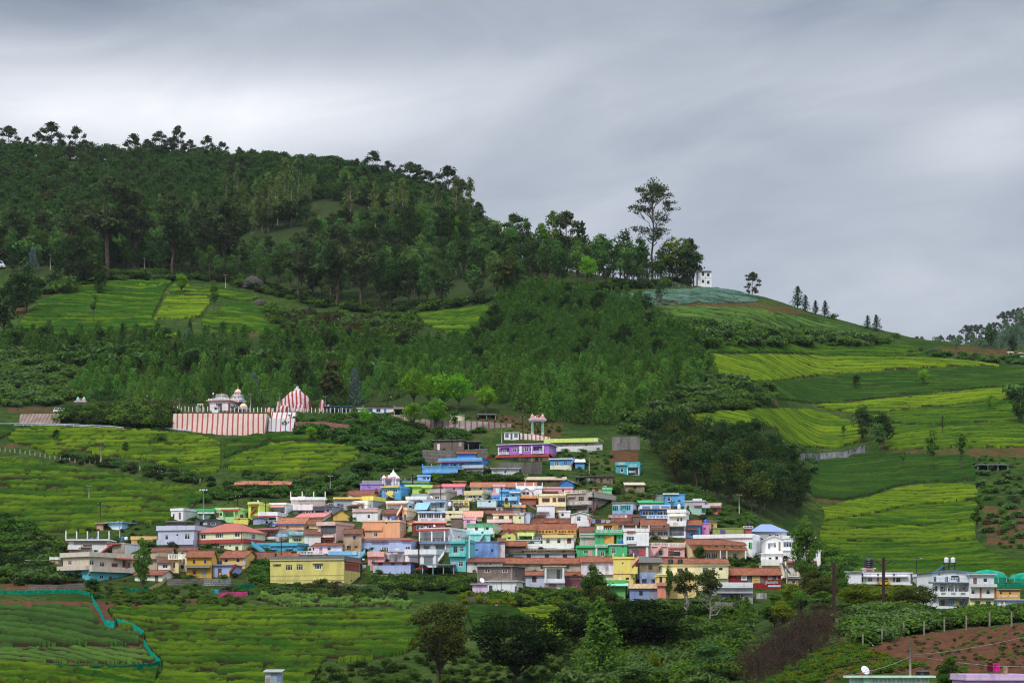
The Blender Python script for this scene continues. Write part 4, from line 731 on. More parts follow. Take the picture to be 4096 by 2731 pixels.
def thicket():
 rg=np.random.default_rng(3);paths=[]
 TP=[(2975,2731),(3000,2650),(3090,2575),(3220,2490),(3320,2475),(3365,2515),(3290,2590),(3150,2690),(3060,2731)]
 for a,b in scatter(TP,760,50):
  g=G(a,b,140*SC);g=np.array(g);d=rg.normal(0,1,3);d[2]=abs(d[2])+.5;d/=np.linalg.norm(d);L=rg.uniform(2.2,4.6);p=g+np.array([0,0,-.3])
  pts_=[p+d*L*t+np.array([0,0,-.9])*t*t*L*.3+rg.normal(0,.12,3)for t in np.linspace(0,1,5)];paths.append((pts_,.055,.02))
  for k in range(6):
   t=rg.uniform(.3,1);q=p+d*L*t;e=rg.normal(0,1,3);e/=np.linalg.norm(e);paths.append(([q,q+e*.5+rg.normal(0,.1,3),q+e*rg.uniform(.6,1.5)],.035,.014))
 v,f=tubes(paths,3);tag(link('thorn_thicket',npmesh('thorn_thicket',v,f,[LM['twig']])),'dark brown thicket of bare thorn twigs on the bank','thicket',kind='stuff')
thicket()
scrub('scrub','grey green scrub breaking up the left plantation',[(250,1400),(560,1420),(900,1430),(1300,1440),(1300,1480),(900,1470),(500,1480),(250,1460)],150,46,['grey','bush','grey'],3,5.5)
# ------------------------------------------------------------------ houses
WHT='#e8e7ea';TILE=tile("#84432f","#4a2b22","#9c6347");TILER=tile("#8a4330","#532c22","#a46a49","red_roof_tiles");TILEB=tile("#6f4033","#43291f","#8a5a44","old_roof_tiles");TILEO=tile("#a8664a","#7a4432","#bb8262","pale_roof_tiles")
REDT=tile('#9a3b30','#7a2f28','#a8483a','red_tiled_sunshade');ORNT=tin('#b45a44','#9c4c3a','red_ribbed_roof',0,9)
_wm={}
def win_mesh(n,rows,col):
 k=(n,rows,col)
 if k not in _wm:
  b=MB();e=.09;b.box(0,e,-.3,.3,0,1);b.box(1-e,1,-.3,.3,0,1);b.box(e,1-e,-.3,.3,0,e);b.box(e,1-e,-.3,.3,1-e,1)
  for i in range(1,n):b.box(i/n-.03,i/n+.03,-.25,.25,e,1-e)
  for i in range(1,rows+1):z=1-i*.32;b.box(e,1-e,-.2,.2,z-.022,z+.022)
  q=MB();q.quad((e*.5,0,e*.5),(1-e*.5,0,e*.5),(1-e*.5,0,1-e*.5),(e*.5,0,1-e*.5))
  _wm[k]=(b.mesh('window_frame',[paint(col,.2)]),q.mesh('window_pane',[GLASS]))
 return _wm[k]
_dm={}
def door_mesh(col):
 if col not in _dm:
  b=MB();b.box(0,1,-.3,.3,0,1);b.box(.12,.45,-.5,-.3,.1,.45);b.box(.55,.88,-.5,-.3,.1,.45);b.box(.12,.45,-.5,-.3,.55,.92);b.box(.55,.88,-.5,-.3,.55,.92)
  _dm[col]=b.mesh('door',[paint(col,.3)])
 return _dm[col]
FR=[0,0,1]
def frame(ox,oy,k):FR[:]=[ox,oy,k]
def NX(x):return FR[0]+x*FR[2]
def NY(y):return FR[1]+y*FR[2]
def wallface(mb,L,H,rects,mp,bands):
 us=sorted({0.0,L}|{min(max(q,0),L)for r in rects for q in r[:2]});vs=sorted({-4.0,0.0,H}|{min(max(q,-4),H)for r in rects for q in r[2:4]}|{b[0]for b in bands if 0<b[0]<H}|{b[1]for b in bands if 0<b[1]<H})
 def bm(v):
  for a,b,m in bands:
   if a<=v<b:return m
  return 0
 for i in range(len(us)-1):
  for j in range(len(vs)-1):
   u,v=(us[i]+us[i+1])/2,(vs[j]+vs[j+1])/2
   if us[i+1]-us[i]<1e-4 or vs[j+1]-vs[j]<1e-4 or any(r[0]<u<r[1]and r[2]<v<r[3]for r in rects):continue
   mb.quad(mp(us[i],vs[j],0),mp(us[i+1],vs[j],0),mp(us[i+1],vs[j+1],0),mp(us[i],vs[j+1],0),bm(v))
 for a,b,c,d,dep in rects:
  m=bm((c+d)/2);a,b,c,d=max(a,0),min(b,L),max(c,-4),min(d,H)
  mb.quad(mp(a,c,dep),mp(b,c,dep),mp(b,d,dep),mp(a,d,dep),m)
  for(p,q),(r,s)in(((a,c),(b,c)),((b,c),(b,d)),((b,d),(a,d)),((a,d),(a,c))):mb.quad(mp(p,q,0),mp(r,s,0),mp(r,s,dep),mp(p,q,dep),m)
def arch_frame():pass
TANKM={}
def tank(label,loc,w,h,col='#15171a',group=None,name='water_tank'):
 k=(round(h/w,1),col)
 if k not in TANKM:
  r=.5;q=h/w;pr=[(r*.96,0)]
  for i in range(4):z=q*.8*(i+.5)/4;pr+=[(r*.96,z-.05),(r*1.0,z-.03),(r*1.0,z+.03),(r*.96,z+.05)]
  pr+=[(r*.95,q*.8),(r*.7,q*.9),(r*.36,q*.95)];b=MB().lathe(pr,n=16);c=MB().lathe([(r*.36,q*.95),(r*.38,q*1.0),(r*.1,q*1.02)],n=12);m=plain(col,.35)
  TANKM[k]=(b.mesh('tank_body',[m]),c.mesh('tank_lid',[m]))
 o=thing(name,label,'water tank',loc,0,group);link('tank_body',TANKM[k][0],o);link('tank_lid',TANKM[k][1],o);o.scale=(w,w,w);return o
HOUSES={}
def house(label,x0,x1,y0,y1,side=0,wall=WHT,roof='flat',f=(),ey=None,d=7.5,bands=(),name='house',cat='house',by=None,pc=None,ph=.65,oh=.18,rc=None,wm=None,fr=WHT,Y=None,group=None,posts=None,trim=None):
 px0,px1,py0,py1=NX(x0),NX(x1),NY(y0),NY(y1);sw=abs(side)*FR[2]
 if Y is None:Y=hit((px0+px1)/2,NY(by)if by is not None else py1,300*SC)
 m=Y/F;a=0.0;w=(px1-px0)*m
 if side:
  a=math.asin(min(sw*m/d,.72));d=sw*m/math.sin(a);w=w/math.cos(a)
 th=-a if side>0 else a;ex=Vector((math.cos(th),math.sin(th),0));ey_=Vector((-math.sin(th),math.cos(th),0))
 near=P(px1 if side>0 else px0,py1,Y);org=near-ex*w if side>0 else near
 o=thing(name,label,cat,org,th,group);z=lambda y:(NY(y1)-NY(y))*m;u=lambda x:(NX(x)-px0)/(px1-px0)*w
 xs=px1 if side>0 else px0-sw
 def vv(x):
  t=(NX(x)-xs)/sw;t=t if side>0 else 1-t
  return t*d
 H=z(y0);wallm=wm or paint(wall);mats=[wallm];bb=[]
 for b in bands:
  mm=b[2]if not isinstance(b[2],str)else paint(b[2])
  if mm not in mats:mats.append(mm)
  bb.append((z(b[1]),z(b[0]),mats.index(mm)))
 He=z(ey)if ey is not None else H
 if roof=='flat':He=max(H-ph,.3)
 elif roof=='slab':He=H-.16
 fr_,sr_=[],[]
 for q in f:
  if q[0]in 'wd':fr_.append((min(u(q[1]),u(q[2])),max(u(q[1]),u(q[2])),z(q[4]),z(q[3]),.16))
  if q[0]=='o':fr_.append((u(q[1]),u(q[2]),z(q[4]),z(q[3]),q[5]if len(q)>5 else 1.6))
  if side and q[0]in 'WD':s_=sorted((vv(q[1]),vv(q[2])));sr_.append((s_[0],s_[1],z(q[4]),z(q[3]),.16))
  if side and q[0]=='O':s_=sorted((vv(q[1]),vv(q[2])));sr_.append((s_[0],s_[1],z(q[4]),z(q[3]),q[5]if len(q)>5 else 1.4))
 mb=MB();wallface(mb,w,He,fr_,lambda p,q,e:(p,e,q),bb)
 wallface(mb,d,He,sr_ if side>0 else[],lambda p,q,e:(w-e,p,q),bb);wallface(mb,d,He,sr_ if side<0 else[],lambda p,q,e:(e,p,q),bb)
 mb.quad((0,d,-4),(w,d,-4),(w,d,He),(0,d,He));mb.quad((0,0,He-.01),(w,0,He-.01),(w,d,He-.01),(0,d,He-.01))
 rb=MB();rmat=paint(pc or wall);zr=(HY-py0)
 if roof=='flat':
  rb.box(-oh,w+oh,-oh,d+oh,He,He+.13);t=.13;e=oh-.03
  if ph>.2:
   rb.box(-e,w+e,-e,-e+t,He+.13,H);rb.box(-e,w+e,d+e-t,d+e,He+.13,H);rb.box(-e,-e+t,-e+t,d+e-t,He+.13,H);rb.box(w+e-t,w+e,-e+t,d+e-t,He+.13,H)
  if trim:rb2=MB();rb2.box(-e-.05,w+e+.05,-e-.06,-e+t+.04,H,H+.09);rb2.box(w+e-t-.03,w+e+.06,-e+t+.04,d+e,H,H+.09);rb2.build('coping',[paint(trim)],o)
 elif roof=='slab':rb.box(-.45,w+.45,-.5,d+.4,He,H)
 elif roof in('tile','hip','shed'):
  rmat=rc or TILE;ov=.45
  if roof=='shed':
   hr=max((zr*(Y+d)/F)-(HY-py1)*m,He+.3);s=(hr-He)/d;mb.quad((0,d,He),(w,d,He),(w,d,hr),(0,d,hr))
   for x in(0,w):mb.add([(x,0,He),(x,d,He),(x,d,hr)],[(0,1,2)])
   rb.slab((-.3,-ov,He-s*ov+.08),(w+.3,-ov,He-s*ov+.08),(w+.3,d+.2,hr+s*.2+.08),(-.3,d+.2,hr+s*.2+.08),.1)
  else:
   hr=max(zr*(Y+d/2)/F-(HY-py1)*m,He+.5);s=(hr-He)/(d/2)
   if roof=='tile':
    for x in(0,w):mb.add([(x,0,He),(x,d,He),(x,d/2,hr)],[(0,1,2)])
    g=.3;A=(-g,-ov,He-s*ov+.1);B=(w+g,-ov,He-s*ov+.1);Cc=(w+g,d/2,hr+.1);D=(-g,d/2,hr+.1);E=(-g,d+ov,He-s*ov+.1);Ff=(w+g,d+ov,He-s*ov+.1)
    rb.slab(A,B,Cc,D,.14);rb.slab(D,Cc,Ff,E,.14);rg=MB();rg.box(-g,w+g,d/2-.14,d/2+.14,hr+.06,hr+.2);rg.build('ridge_cap',[rmat],o)
   else:
    q=min(d/2,w*.35);lo=He-s*ov+.08;v_=[(-ov,-ov,lo),(w+ov,-ov,lo),(w+ov,d+ov,lo),(-ov,d+ov,lo),(q,d/2,hr),(w-q,d/2,hr)]
    rb.add(v_,[(0,1,5,4),(1,2,5),(2,3,4,5),(3,0,4)]);rb.add([(p[0],p[1],p[2]-.12)for p in v_[:4]],[(3,2,1,0)]);n0=len(rb.v)
    rb.add(v_[:4]+[(p[0],p[1],p[2]-.12)for p in v_[:4]],[(0,4,5,1),(1,5,6,2),(2,6,7,3),(3,7,4,0)])
 elif roof=='gable':
  rmat=rc or TILE;hr=H;s=(hr-He)/(w/2);g=.35
  for y in(0,d):mb.add([(0,y,He),(w,y,He),(w/2,y,hr)],[(0,1,2)])
  rb.slab((w/2,-g,hr+.1),(w/2,d+.2,hr+.1),(-g,d+.2,He-s*g+.1),(-g,-g,He-s*g+.1),.13);rb.slab((w/2,d+.2,hr+.1),(w/2,-g,hr+.1),(w+g,-g,He-s*g+.1),(w+g,d+.2,He-s*g+.1),.13)
  if trim:
   t2=MB();k=.22
   for sx in(0,1):
    xa,xb=(-g,w/2)if sx==0 else(w+g,w/2);za=He-s*g
    t2.add([(xa,-g-.04,za-k+.1),(xb,-g-.04,hr-k+.1),(xb,-g-.04,hr+.16),(xa,-g-.04,za+.16)],[(0,1,2,3)]);t2.add([(xa,-g+.02,za-k+.1),(xb,-g+.02,hr-k+.1),(xb,-g+.02,hr+.16),(xa,-g+.02,za+.16)],[(3,2,1,0)])
   t2.build('bargeboard',[paint(trim)],o)
 if rc is not None:rmat=rc
 mb.build('wall',mats,o)
 if rb.v:rb.build('roof',[rmat],o)
 wx=w if side>0 else 0.0
 def side_place(q,xa,za):
  ya=sorted((vv(q[1]),vv(q[2])))
  return((w-.12,ya[0],za),math.pi/2)if side>0 else((.12,ya[1],za),-math.pi/2)
 for q in f:
  k=q[0]
  if k in 'wW':
   if k=='W' and not side:continue
   ww=abs(u(q[2])-u(q[1]))if k=='w' else abs(vv(q[2])-vv(q[1]));hh=z(q[3])-z(q[4]);n=max(1,min(5,round(ww/.62)))
   fm,pm=win_mesh(n,1 if hh>.9 else 0,q[5]if len(q)>5 and q[5]else fr);wo=link('window',fm,o);po=link('pane',pm,wo)
   if k=='w':wo.location=(min(u(q[1]),u(q[2])),.10,z(q[4]))
   else:lc,rz=side_place(q,0,z(q[4]));wo.location=lc;wo.rotation_euler=(0,0,rz)
   wo.scale=(ww,.12,hh)
  elif k in 'dD':
   if k=='D' and not side:continue
   ww=abs(u(q[2])-u(q[1]))if k=='d' else abs(vv(q[2])-vv(q[1]));do=link('door',door_mesh(q[5]if len(q)>5 else '#5b3422'),o)
   if k=='d':do.location=(min(u(q[1]),u(q[2])),.12,z(q[4]))
   else:lc,rz=side_place(q,0,z(q[4]));do.location=lc;do.rotation_euler=(0,0,rz)
   do.scale=(ww,.12,z(q[3])-z(q[4]))
  elif k=='b':
   pr=q[6]if len(q)>6 else .8;b=MB();a0,a1,za,zb=u(q[1]),u(q[2]),z(q[4]),z(q[3]);b.box(a0,a1,-pr,-.003,za,za+.14)
   if pr>.3:b.box(a0,a1,-pr,-pr+.12,za+.14,zb);b.box(a0,a0+.12,-pr+.12,-.003,za+.14,zb);b.box(a1-.12,a1,-pr+.12,-.003,za+.14,zb)
   else:b.box(a0,a1,-pr,-.003,za+.14,zb)
   b.build('balcony',[paint(q[5])],o)
  elif k=='B' and side:
   pr=q[6]if len(q)>6 else .8;b=MB();ya,yb=sorted((vv(q[1]),vv(q[2])));za,zb=z(q[4]),z(q[3]);sg=1 if side>0 else-1
   def bx(e0,e1,y_0,y_1,z_0,z_1):b.box(*sorted((wx+sg*e0,wx+sg*e1)),y_0,y_1,z_0,z_1)
   bx(.003,pr,ya,yb,za,za+.14)
   if pr>.3:bx(pr-.12,pr,ya,yb,za+.14,zb);bx(.003,pr-.12,ya,ya+.12,za+.14,zb);bx(.003,pr-.12,yb-.12,yb,za+.14,zb)
   else:bx(.003,pr,ya,yb,za+.14,zb)
   b.build('balcony',[paint(q[5])],o)
  elif k in 'rR':
   if k=='R' and not side:continue
   pr=q[6]if len(q)>6 else .8;b=MB();za,zb=z(q[4]),z(q[3]);c0,c1=(u(q[1]),u(q[2]))if k=='r' else sorted((vv(q[1]),vv(q[2])))
   sg=-1 if k=='r' else(1 if side>0 else-1)
   def bb_(t0,t1,e0,e1,z_0,z_1):
    if k=='r':b.box(t0,t1,-e1,-e0,z_0,z_1)
    else:b.box(*sorted((wx+sg*e0,wx+sg*e1)),t0,t1,z_0,z_1)
   bb_(c0,c1,.003,pr,za-.12,za+.02);bb_(c0,c1,pr-.12,pr,zb-.13,zb);n=max(2,int((c1-c0)/.34))
   for i in range(n+1):t=c0+(c1-c0-.11)*i/n;bb_(t,t+(.24 if i%6==0 else .11),pr-.11,pr-.01,za+.02,zb-.13)
   b.build('balustrade',[paint(q[5])],o)
  elif k in 'aA':
   if k=='A' and not side:continue
   pr=q[6]if len(q)>6 else .7;za,zb=z(q[4]),z(q[3]);b=MB();m_=q[5]if not isinstance(q[5],str)else paint(q[5])
   if k=='a':b.slab((u(q[1])-.1,-pr,za+.1),(u(q[2])+.1,-pr,za+.1),(u(q[2])+.1,-.004,zb),(u(q[1])-.1,-.004,zb),.1)
   else:
    ya,yb=sorted((vv(q[1]),vv(q[2])));sg=1 if side>0 else-1;b.slab((wx+sg*pr,ya,za+.1),(wx+sg*pr,yb,za+.1),(wx+sg*.004,yb,zb),(wx+sg*.004,ya,zb),.1)
   b.build('sunshade',[m_],o)
  elif k in 'pP':
   if k=='P' and not side:continue
   b=MB();za,zb=z(q[4]),z(q[3]);m_=q[5]if not isinstance(q[5],str)else paint(q[5]);e=q[6]if len(q)>6 else .05
   if k=='p':b.box(u(q[1]),u(q[2]),-e,-.003,za,zb)
   else:ya,yb=sorted((vv(q[1]),vv(q[2])));sg=1 if side>0 else-1;b.box(*sorted((wx+sg*.003,wx+sg*e)),ya,yb,za,zb)
   b.build(q[7]if len(q)>7 else 'panel',[m_],o)
  elif k=='l':
   b=MB();za,zb=z(q[4]),z(q[3]);a0,a1=u(q[1]),u(q[2]);pr=q[6]if len(q)>6 else oh+.02;n=max(3,int((a1-a0)/.3));b.box(a0,a1,-pr-.03,-pr+.05,za,za+.07);b.box(a0,a1,-pr-.03,-pr+.05,zb-.07,zb)
   for i in range(n+1):t=a0+(a1-a0-.1)*i/n;b.box(t,t+.1,-pr-.03,-pr+.05,za+.07,zb-.07)
   b.build('lattice',[paint(q[5])],o)
  elif k=='c':
   b=MB();pr=q[6]if len(q)>6 else .75;a0=(u(q[1])+u(q[2]))/2;r=max(abs(u(q[2])-u(q[1]))/2,.09);b.box(a0-r,a0+r,-pr-r,-pr+r,z(q[4]),z(q[3]));b.build('column',[paint(q[5])],o)
  elif k=='s':
   xa,xb,ya,yb=q[1],q[2],q[3],q[4];n=9;b=MB();pr=1.1;c0,c1=u(xa),u(xb);z0_,z1_=z(yb),z(ya)
   for i in range(n):
    t0,t1=c0+(c1-c0)*i/n,c0+(c1-c0)*(i+1)/n;zt_=z0_+(z1_-z0_)*(i+1)/n;b.box(min(t0,t1),max(t0,t1),-pr,-.004,zt_-(z1_-z0_)/n-.25,zt_)
   b.build('stairs',[paint(q[5])],o);k2=q[6]if len(q)>6 else None
   if k2:
    b=MB()
    b.add([(c0,-pr-.06,z0_),(c1,-pr-.06,z1_),(c1,-pr-.06,z1_+.75),(c0,-pr-.06,z0_+.75),(c0,-pr,z0_),(c1,-pr,z1_),(c1,-pr,z1_+.75),(c0,-pr,z0_+.75)],[(0,1,2,3),(7,6,5,4),(3,2,6,7),(0,3,7,4),(1,5,6,2),(0,4,5,1)]);b.build('stair_wall',[paint(k2)],o)
  elif k=='t':
   tw=q[4]*FR[2]*m;hh=(NY(q[3])-NY(q[2]))*m;col=q[5]if len(q)>5 else '#15171a';lx=u(q[1]);loc=org+ex*lx+ey_*min(1.2,d*.3);loc.z=(HY-NY(q[3]))*m
   cn={'#15171a':'black','#2a62b8':'blue','#e6e6e8':'white'}.get(col,'dark');short=label.split(' with ')[0].split(',')[0];ws=short.split();short=' '.join(ws[:9])
   pos=q[6]if len(q)>6 else ''
   tank(f'{pos + " " if pos else ""}{cn} water tank on the {short}',loc,tw,hh,col);st=loc.z-(org.z+He)-.15
   if st>.25:
    b=MB();r=tw*.5
    for i in(-1,1):
     for j in(-1,1):b.box(i*r-.05,i*r+.05,j*r-.05,j*r+.05,-st,-.06)
    b.box(-r-.1,r+.1,-r-.1,r+.1,-.06,-.002);so_=b.build('tank_stand',[METALD if st>.8 else CONC]);so_.location=loc;tag(so_,f'{pos + " " if pos else ""}support under the tank on the {short}','tank stand')
  elif k=='h':
   g=Vector(org)+ex*u(q[1])+ey_*.6;dish(f'white satellite dish on the {label.split(" with ")[0]}',(g.x,g.y,(HY-NY(q[3]))*m),(NY(q[3])-NY(q[2]))*m)
 if posts:
  b=MB();n=posts[1]
  for i in range(n+1):x=-oh+(w+2*oh-.25)*i/n;b.box(x,x+.25,-oh,-oh+.25,H,H+posts[2])
  b.build('parapet_posts',[paint(posts[0])],o)
 HOUSES[label]=(o,w,d,He,H);return o
def dish(label,loc,size):
 o=thing('satellite_dish',label,'satellite dish',loc,.5);r=size*.5;b=MB();b.lathe([(.02*r,-.16*r),(.5*r,-.12*r),(.85*r,-.02*r),(1.0*r,.06*r),(.98*r,.09*r),(.5*r,-.08*r),(.02*r,-.12*r)],n=16)
 R_=Matrix.Rotation(math.radians(62),3,'X');b.v=[tuple(R_@Vector(q)+Vector((0,0,size*.6)))for q in b.v];b.build('reflector',[plain('#d9dadc',.5)],o)
 c=MB().tube([(0,0,-.3),(0,.1*r,size*.5)],.04).tube([(0,0,size*.55),(0,-.7*r,size*.75)],.02);c.build('mast',[STEEL],o);return o
SL='#2a62b8';BK='#15171a'
frame(0,1900,.3316)
house('beige three storey house with sky blue ground floor and corner balconies',697,1078,925,1302,415,'#cbb99f','flat',[('w',765,822,1020,1070),('w',763,818,1183,1235),('b',650,1076,1088,1140,'#c9b9a2',.9),('B',1078,1490,1095,1160,'#c9b9a2',.9),('a',750,832,1172,1185,'#b98a6a',.5),('W',1080,1124,1020,1080),('W',1175,1222,1035,1096),('D',1288,1346,1046,1108,'#6b3a2a'),('W',1068,1096,1185,1213),('W',1176,1214,1198,1242),('D',1262,1290,1208,1275,'#6b2f20'),('W',1300,1338,1215,1277),('R',1082,1300,930,985,'#e6e0dc',.25),('A',1305,1490,965,1000,REDT,1.0),('O',1392,1470,1025,1110,1.5),('P',1398,1420,1010,1110,'#5b2b22',.9,'column')],d=13,bands=((1140,1400,'#27b4cc'),),pc='#cbbda6',ph=1.0,oh=.55)
house('unfinished white roof terrace house with bare posts and grey wall',830,1292,772,925,0,'#d9d7d4','flat',[('o',1000,1110,835,860,1.2),('p',890,1290,796,838,'#8f8d88',.05),('b',826,985,845,895,'#dcdad6',.8),('a',818,960,884,905,REDT,1.0),('a',960,1100,864,880,REDT,.9),('o',1130,1180,900,925,1.2),('t',1163,738,768,36,SL,'taller'),('t',1096,748,772,40,SL,'wide')],posts=('#e4e2de',4,1.9),ph=.3,oh=.7,by=960)
house('stone clad house with large blank white side wall and red stairs',1340,1508,815,955,150,'#e9e2e6','flat',[('p',1342,1506,835,945,brickmat('#a58b74','#6b5646','#d8cfc2',.8,.25,.04,'stone_cladding'),.06,'stone_cladding'),('d',1358,1405,872,948,'#6b3216'),('w',1437,1484,870,935,'#7a4524'),('a',1285,1455,818,834,REDT,.8),('s',1205,1335,850,935,'#a33326'),('t',1436,732,780,38,SL,'blue drum'),('t',1484,738,775,44,'#e6e6e8')],pc='#ded9dc',ph=.2,by=980)
house('small grey plastered hut below the red bank',330,630,1022,1142,0,'#8f9499','slab',[('d',412,448,1070,1122,'#6a2f3a'),('o',498,538,1072,1130,1.0),('w',575,600,1072,1106)],wm=stain('#8e949a','#5f6468',.6,.6))
house('tiny brown lean to house beside the beige three storey house',605,700,985,1075,0,'#b4906a','flat',[('d',640,668,1040,1075,'#7a4a2e')],pc='#d9d5cc',by=1150)
house('long sky blue and white banded shed at the tea edge',1280,1472,563,664,178,'#7fb9de','slab',[('p',1282,1470,568,592,'#cfe3ef',.04),('p',1282,1470,625,660,'#cfe3ef',.04),('t',1586,528,575,46)],d=9)
house('pinkish bare wall shed beside the blue banded shed',1165,1270,572,662,0,'#cfa28e','slab',[('o',1245,1275,588,660,.8)],wm=stain('#cda490','#8d6b5c',.6,.5))
house('beige house with white pierced balcony behind the lopped tree',1605,1898,945,1135,212,'#b59d7e','flat',[('b',1603,1895,962,1010,'#b59d7e',.7),('l',1632,1668,970,995,WHT,.73),('l',1690,1780,970,995,WHT,.73),('l',1805,1838,968,993,WHT,.73),('w',1668,1715,1050,1090),('o',1770,1840,1045,1075,.8)],d=12,by=1150)
house('brown tiled roof behind the beige balcony house',1830,2062,880,1000,0,'#d8cfb8','tile',[],ey=918,rc=TILEB,d=6)
house('small pink house with white wall beneath the blank white wall',1512,1668,1035,1150,0,'#d6a08e','shed',[('d',1560,1590,1090,1150,'#4d2c28'),('o',1600,1625,1080,1110,.6),('r',1505,1660,1105,1165,'#dcc9b4',.9)],ey=1058,rc=TILEB)
house('low cream hut with brown tiled roof and grey door',1607,1960,1150,1285,92,'#e4dfc8','tile',[('d',1862,1906,1205,1280,'#6e6760'),('p',1750,1860,1205,1208,'#8d8570',.03)],ey=1198,rc=TILE,d=6.5)
house('mustard flat roofed house behind the lavender house',1583,1890,735,830,0,'#c79b46','flat',[('o',1770,1860,800,825,.8)],ph=.9,pc='#d0a648')
frame(600,1900,.3316)
house('big lavender grey flat roofed house left of the red roofed house',76,532,605,872,120,'#b3b8cc','flat',[('w',165,205,714,774),('w',408,480,702,774),('w',304,334,706,728),('b',70,530,776,836,'#b5bbd0',.55),('w',300,340,848,870),('p',122,150,845,870,'#d5d8dc',.35,'air_conditioner')],pc='#b5bbd0',ph=1.1,oh=.35,d=10)
house('cream two storey house with red ribbed hip roof and red band',540,1110,572,922,222,'#ece0ae','hip',[('w',570,637,694,756),('w',755,868,686,748),('w',1012,1082,680,742),('W',1200,1240,698,760),('b',534,1112,768,814,'#a92b23',.5),('B',1110,1340,765,812,'#a92b23',.5),('w',592,637,846,896,'#6b5a48'),('w',818,880,842,876,'#8a6f50'),('w',1022,1060,855,910,'#6b5a48'),('w',940,966,838,856),('p',541,551,675,766,'#a92b23',.04,'corner_strip'),('p',1098,1108,672,766,'#a92b23',.04,'corner_strip')],ey=672,rc=ORNT,d=10)
house('white box house with red door on the left village edge',238,400,395,550,180,'#eae8ec','flat',[('w',262,284,462,512,'#7d4038'),('d',340,370,446,530,'#8a4a42'),('A',405,418,410,414,'#999999',.2),('t',484,356,388,52)],d=8,pc='#f0eef2',ph=.6)
house('bright green walled house wing beside the white box house',566,778,402,520,0,'#109c4c','flat',[('p',580,780,446,465,'#cfd8cc',.8,'canopy'),('l',578,728,486,520,'#9aa49c',.5),('o',740,775,465,500,.8),('d',790,820,450,490,'#7a2320'),('h',686,412,436)],by=560,pc='#16a653')
house('pale green house with dark red tiled porch',778,1062,388,520,95,'#a3dd86','flat',[('a',858,1092,404,432,REDT,1.0),('w',828,868,448,488),('o',900,1010,448,500,1.2),('c',878,892,432,500,'#a3dd86'),('c',1024,1036,432,500,'#a3dd86'),('r',735,850,512,545,WHT,.7),('a',700,852,544,564,REDT,.7),('d',790,822,446,486,'#8a1f22')],by=575,pc='#a8e08a',ph=.6)
house('yellow stairs wall with lemon block in front of the pale green house',1013,1180,510,572,0,'#e0d22a','flat',[('w',1068,1086,520,540,'#8a7a20'),('t',1098,466,508,40)],ph=.2,by=600)
house('lime and yellow narrow house with open staircase porch',1182,1320,320,500,118,'#c3d733','flat',[('o',1212,1302,372,462,1.8),('a',1190,1310,342,358,REDT,.4),('l',1215,1310,322,340,'#e8dcb4',.2),('s',1225,1290,395,470,'#b0401f'),('p',1200,1300,460,488,'#d5cc2e',.5,'balcony'),('h',1290,300,322)],d=9,bands=((320,500,'#c3d733'),),by=540)
house('white house with salmon awning and open grey front',1436,1640,330,455,110,'#e6e3e1','flat',[('a',1430,1628,362,386,'#cf7f6a',.9),('o',1425,1622,390,455,2.0),('w',1485,1512,336,354),('w',1560,1586,338,356)],by=470,ph=.5)
house('dark grey stone clad lower house below the pale green house',556,862,530,610,0,'#5f6266','flat',[('o',600,650,560,605,.8),('w',732,790,568,600),('p',640,690,575,600,'#b0b4b8',.05)],wm=brickmat('#5d6065','#494c50','#7d8085',.5,.25,.03,'dark_cladding'),ph=.2,by=640)
house('scrap roofed cream sheds above the lavender house',405,556,548,600,0,'#c9b88a','shed',[('o',440,540,568,598,.8)],ey=560,rc=tin('#5a544c','#37332f'))
house('scrap roofed dark shed with barrels on the lavender house',190,405,545,610,0,'#6b655c','shed',[('t',256,574,608,60),],ey=565,rc=tin('#4a4640','#2f2c29'))
house('white terrace house with red sunshade above the lavender weathered wall',1300,1535,440,545,90,'#dcdcdf','flat',[('l',1352,1388,452,470,WHT,.2),('w',1440,1472,448,470),('a',1296,1516,482,504,REDT,.8),('o',1420,1520,510,545,1.2)],by=570,ph=1.0)
house('weathered lavender blue gable wall with scrap timber',1245,1392,505,590,0,'#a9aecb','gable',[],ey=520,rc=tin('#7d7f86','#55575c'),wm=stain('#aab0cf','#6b6f88',.6,.5),d=6)
house('peach tiled roof house with blue gutter',1508,1860,515,665,62,'#dfae8b','tile',[('p',1450,1870,584,594,'#3a4c94',.5,'gutter'),('o',1640,1672,605,640,.6)],ey=588,rc=TILEO,trim=None)
house('small pale blue house between lavender gable and peach house',1424,1512,540,600,0,'#a9d3e6','flat',[('w',1450,1480,562,585)],by=620,ph=.2)
house('dusty pink veranda house with brown bands above the teal house',1252,1560,632,790,190,'#c4a39a','flat',[('o',1330,1540,658,735,1.6),('w',1330,1392,660,712),('d',1450,1480,665,735,'#4a2d26'),('r',1330,1510,738,762,'#e6e1dc',.5),('b',1250,1565,632,652,'#b2695e',.6),('t',1366,574,622,48)],by=805,ph=.2)
house('pale yellow house with turquoise lattice parapets',1675,1870,680,800,0,'#d6d98a','flat',[('b',1664,1870,678,728,'#1c97ab',.5),('l',1680,1860,684,712,WHT,.54),('b',1518,1672,710,742,'#1c97ab',.5),('l',1535,1660,714,736,WHT,.54),('b',1556,1662,690,708,'#1c97ab',.4),('w',1730,1825,765,800,'#dcd3dc'),('a',1715,1825,735,756,'#7a1f1f',.5)],by=825,ph=.2)
house('bright teal blue house with sloping stair wall',1278,1778,808,925,112,'#0d9fc0','flat',[('w',1460,1500,896,925),('w',1664,1706,890,925),('a',1440,1520,882,894,'#0f93b4',.5),('a',1635,1715,878,890,'#0f93b4',.5),('b',1440,1780,832,850,'#14a8c9',.4),('R',1780,1850,808,842,'#8f6a4e',.1),('s',1400,1228,825,940,'#0d9fc0','#10a3c4')],by=960,ph=.6,d=9)
